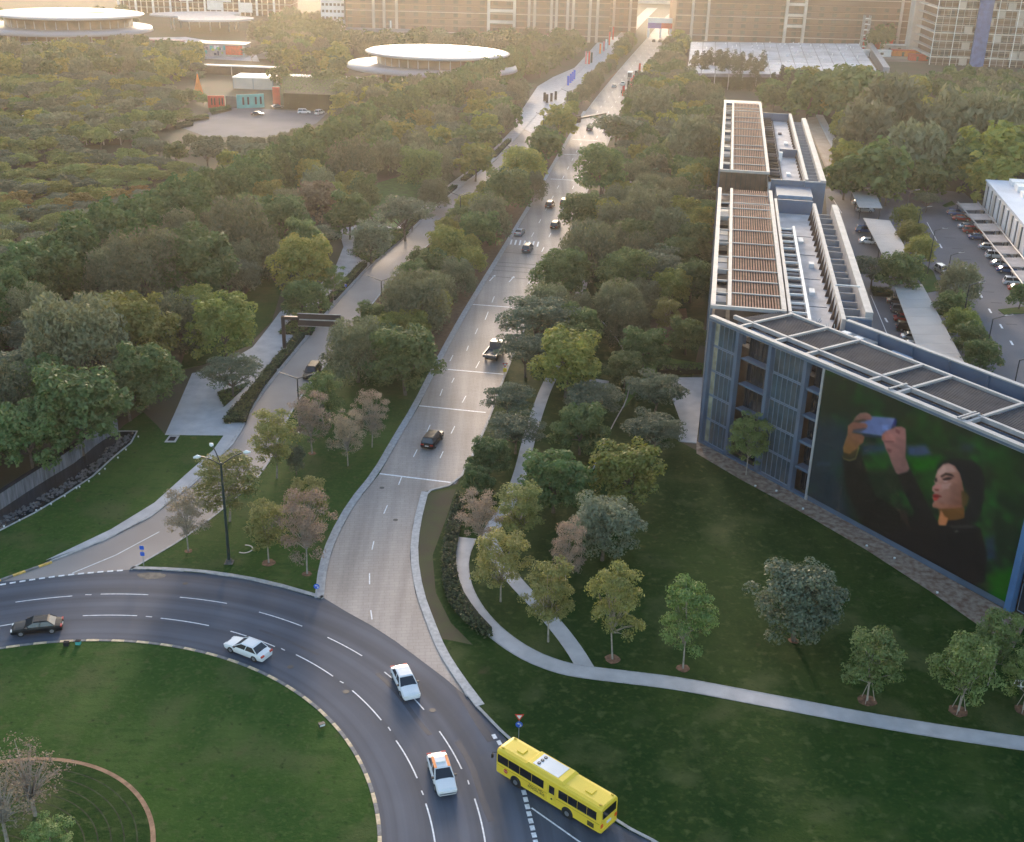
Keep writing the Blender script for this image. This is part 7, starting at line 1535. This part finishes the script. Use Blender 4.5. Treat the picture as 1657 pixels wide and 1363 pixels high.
# surplus trees joined into one object
if STUFF:
    Vs, Fs_, Ms, base = [], [], [], 0; kinds_ = sorted({s[0] for s in STUFF}); mi = {k: i for i, k in enumerate(kinds_)}
    for k, x, y, sc, hz in STUFF:
        s = SPEC[k]; C, Q_ = crown_clumps(s[0]); V, Fq = leaves(C, Q_, 420, s[4] * 1.5, s[6], s[7], s[8]); V = V * np.array([sc, sc, hz]) + np.array([x, y, 0]); Vs.append(V); Fs_.append(Fq + base); Ms.append(np.full(len(Fq), mi[k])); base += len(V)
    me = new_mesh('distant_woods', np.concatenate(Vs), np.concatenate(Fs_), [SPEC[k][5] for k in kinds_], np.concatenate(Ms)); o = link('distant_woods', me); tag(o, 'mass of further tree crowns filling the far park', 'woods', kind='stuff')
print('TREES', COUNT, 'stuff', len(STUFF))
# ------------------------------------------------------------------ hedges and shrubs
def hedge(poly, h, label, m=L_bush, z=.1, name='clipped_hedge', dens=16, group=None, world_pts=False):
    poly = poly if world_pts else gp(poly); c = (sum(p[0] for p in poly) / len(poly), sum(p[1] for p in poly) / len(poly)); pl_ = [(p[0] - c[0], p[1] - c[1]) for p in poly]
    o = thing(name, label, 'hedge', (c[0], c[1], z), 0, group)
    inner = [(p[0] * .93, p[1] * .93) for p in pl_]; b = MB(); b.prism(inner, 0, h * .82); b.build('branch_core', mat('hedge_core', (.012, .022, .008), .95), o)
    ar = abs(area(pl_)); n = int(min(9000, max(300, ar * dens * 2.2))); P = np.array(pl_); lo, hi = P.min(0), P.max(0); pts = lo + rng.random((n * 3, 2)) * (hi - lo); pts = pts[inpoly(pts, pl_)][:n]
    d = polydist(pts, pl_); z_ = np.where((d < .5) & (rng.random(len(pts)) < .5), rng.random(len(pts)) * h, h * (.9 + .14 * rng.random(len(pts)) + .12 * np.sin(pts[:, 0] * 1.7) * np.sin(pts[:, 1] * 1.3)))
    C3 = np.c_[pts, z_]; V, Fq = leaves(C3, np.full((len(C3), 3), .08), len(C3), .16, .6, .5); link('foliage', new_mesh('foliage', V, Fq, [m]), o); return o
hedge([(359, 688), (380, 662), (404, 640), (432, 602), (440, 610), (415, 648), (405, 668), (398, 688)], .9, 'low shrubs at the broad near end of the planter by the plaza')
oL = offset(LL, -.5); oM = offset(LL, -2.3)
def lls(i, j, label, h=.9, m=L_bush):
    hedge(oL[i:j + 1] + oM[i:j + 1][::-1], h, label, m, world_pts=True)
lls(7, 8, 'planter hedge beside the slip road near the twin arm lamp'); lls(8, 9, 'planter hedge beside the slip road, below the overhead sign'); lls(9, 10, 'planter hedge beside the slip road right of the overhead sign', .7, leafmat('rusty_leaf', (.07, .035, .02), (.16, .09, .045)))
lls(10, 11, 'planter hedge beside the plaza path'); 
for i in (12, 13, 14, 15):
    a, b_ = LL[i], LL[i + 1]; q = [(a[0] + (b_[0] - a[0]) * t, a[1] + (b_[1] - a[1]) * t) for t in (.12, .5, .88)]; A_ = offset(q, -.5); B_ = offset(q, -2.4); hedge(A_ + B_[::-1], .8, ['first', 'second', 'third', 'fourth'][i - 12] + ' boat shaped planter hedge going up the slip road', world_pts=True)
hedge([(350, 637), (405, 620), (385, 640), (362, 661)], .25, 'small triangular green bed in the plaza paving', L_hedge)
hedge([(450, 543), (470, 522), (530, 500), (505, 545)], .6, 'green bed on the plaza behind the overhead sign', L_hedge)
hedge([(570, 415), (575, 380), (640, 372), (664, 378), (600, 430)], .5, 'green bed under the blossoming plaza tree', L_hedge)
hedge([(530, 375), (550, 374), (554, 388), (535, 390)], .8, 'small clipped hedge block on the far plaza', L_hedge)
hedge([(455, 146), (558, 152), (560, 182), (456, 178)], 7.0, 'tall clipped green hedge block at the right of the far car park', L_hedge, dens=6)
for i, q in enumerate(([(338, 180), (372, 175), (376, 179), (342, 187)], [(298, 196), (335, 188), (340, 193), (305, 199)], [(275, 205), (308, 200), (314, 204), (285, 210)])):
    hedge(q, 1.0, ['far', 'middle', 'near'][i] + ' oval hedge on the left side of the far car park', L_bush)
bs = chaikin(gp([(740, 800), (722, 850), (712, 910), (718, 970), (745, 1010), (790, 1040)]), 1); be = chaikin(gp([(752, 815), (745, 850), (735, 910), (745, 960), (770, 1000), (800, 1032)]), 1)
hedge(bs + be[::-1], .75, 'long curved bed of mixed shrubs along the curved footpath', leafmat('mixed_shrub_leaf', (.035, .06, .018), (.13, .14, .05)), world_pts=True, dens=26)
hedge([(1408, 470), (1440, 474), (1446, 482), (1412, 480)], 1.0, 'hedge strip at the end of the grey lane in the car park'); hedge([(1340, 300), (1372, 303), (1372, 310), (1342, 306)], 1.0, 'hedge strip by the round drive')
hedge([(1060, 598), (1138, 596), (1138, 607), (1062, 608)], 1.0, 'clipped hedge on the edge of the entrance court', L_hedge)
# people on the sandy path
def person(px, col, label, rz=0):
    x, y = G2(*px); me = bpy.data.meshes.new('person'); vs = [(0, 0, .95), (0, 0, 1.2), (0, 0, 1.42), (0, 0, 1.56), (0, 0, 1.68), (-.1, 0, .9), (-.12, .06, .5), (-.12, 0, .06), (-.12, -.14, .04), (.1, 0, .9), (.12, -.1, .5), (.12, .05, .06), (.12, -.09, .04), (-.2, 0, 1.4), (-.26, .04, 1.12), (-.24, -.06, .88), (.2, 0, 1.4), (.26, -.02, 1.12), (.24, -.12, .9)]
    es = [(0, 1), (1, 2), (2, 3), (3, 4), (0, 5), (5, 6), (6, 7), (7, 8), (0, 9), (9, 10), (10, 11), (11, 12), (2, 13), (13, 14), (14, 15), (2, 16), (16, 17), (17, 18)]
    rs = [.15, .14, .17, .06, .1, .1, .075, .05, .04, .1, .075, .05, .04, .07, .05, .035, .07, .05, .035]
    me.from_pydata(vs, es, []); o = link('person', me, None, (x, y, .13), rz); sk = o.modifiers.new('skin', 'SKIN'); 
    me.skin_vertices.new() if not me.skin_vertices else None
    for v, r_ in zip(me.skin_vertices[0].data, rs): v.radius = (r_, r_ * .8)
    me.skin_vertices[0].data[0].use_root = True; ss_ = o.modifiers.new('sub', 'SUBSURF'); ss_.levels = 1; ss_.render_levels = 1
    o.data.materials.append(col); tag(o, label, 'person')
person((924, 495), M_dark, 'person in black walking on the sandy path'); person((722, 310), M_dark, 'person in dark clothes near the far planters')
person((667, 378), P_grey, 'person in grey standing by the kerb of the slip road')
#@@HAZE
b = MB(); b.box(-1600, 1600, -150, 1800, -1.2, 77.0); hz = b.build('haze', bpy.data.materials.new('haze_air')); hz['kind'] = 'stuff'
hm = hz.data.materials[0]; hm.use_nodes = True; n = hm.node_tree.nodes; n.remove(n['Principled BSDF']); pv = n.new('ShaderNodeVolumePrincipled'); pv.inputs['Density'].default_value = HAZE_DENSITY; pv.inputs['Anisotropy'].default_value = HAZE_G; pv.inputs['Color'].default_value = (*HAZE_COL, 1)
hm.node_tree.links.new(pv.outputs[0], n['Material Output'].inputs['Volume'])
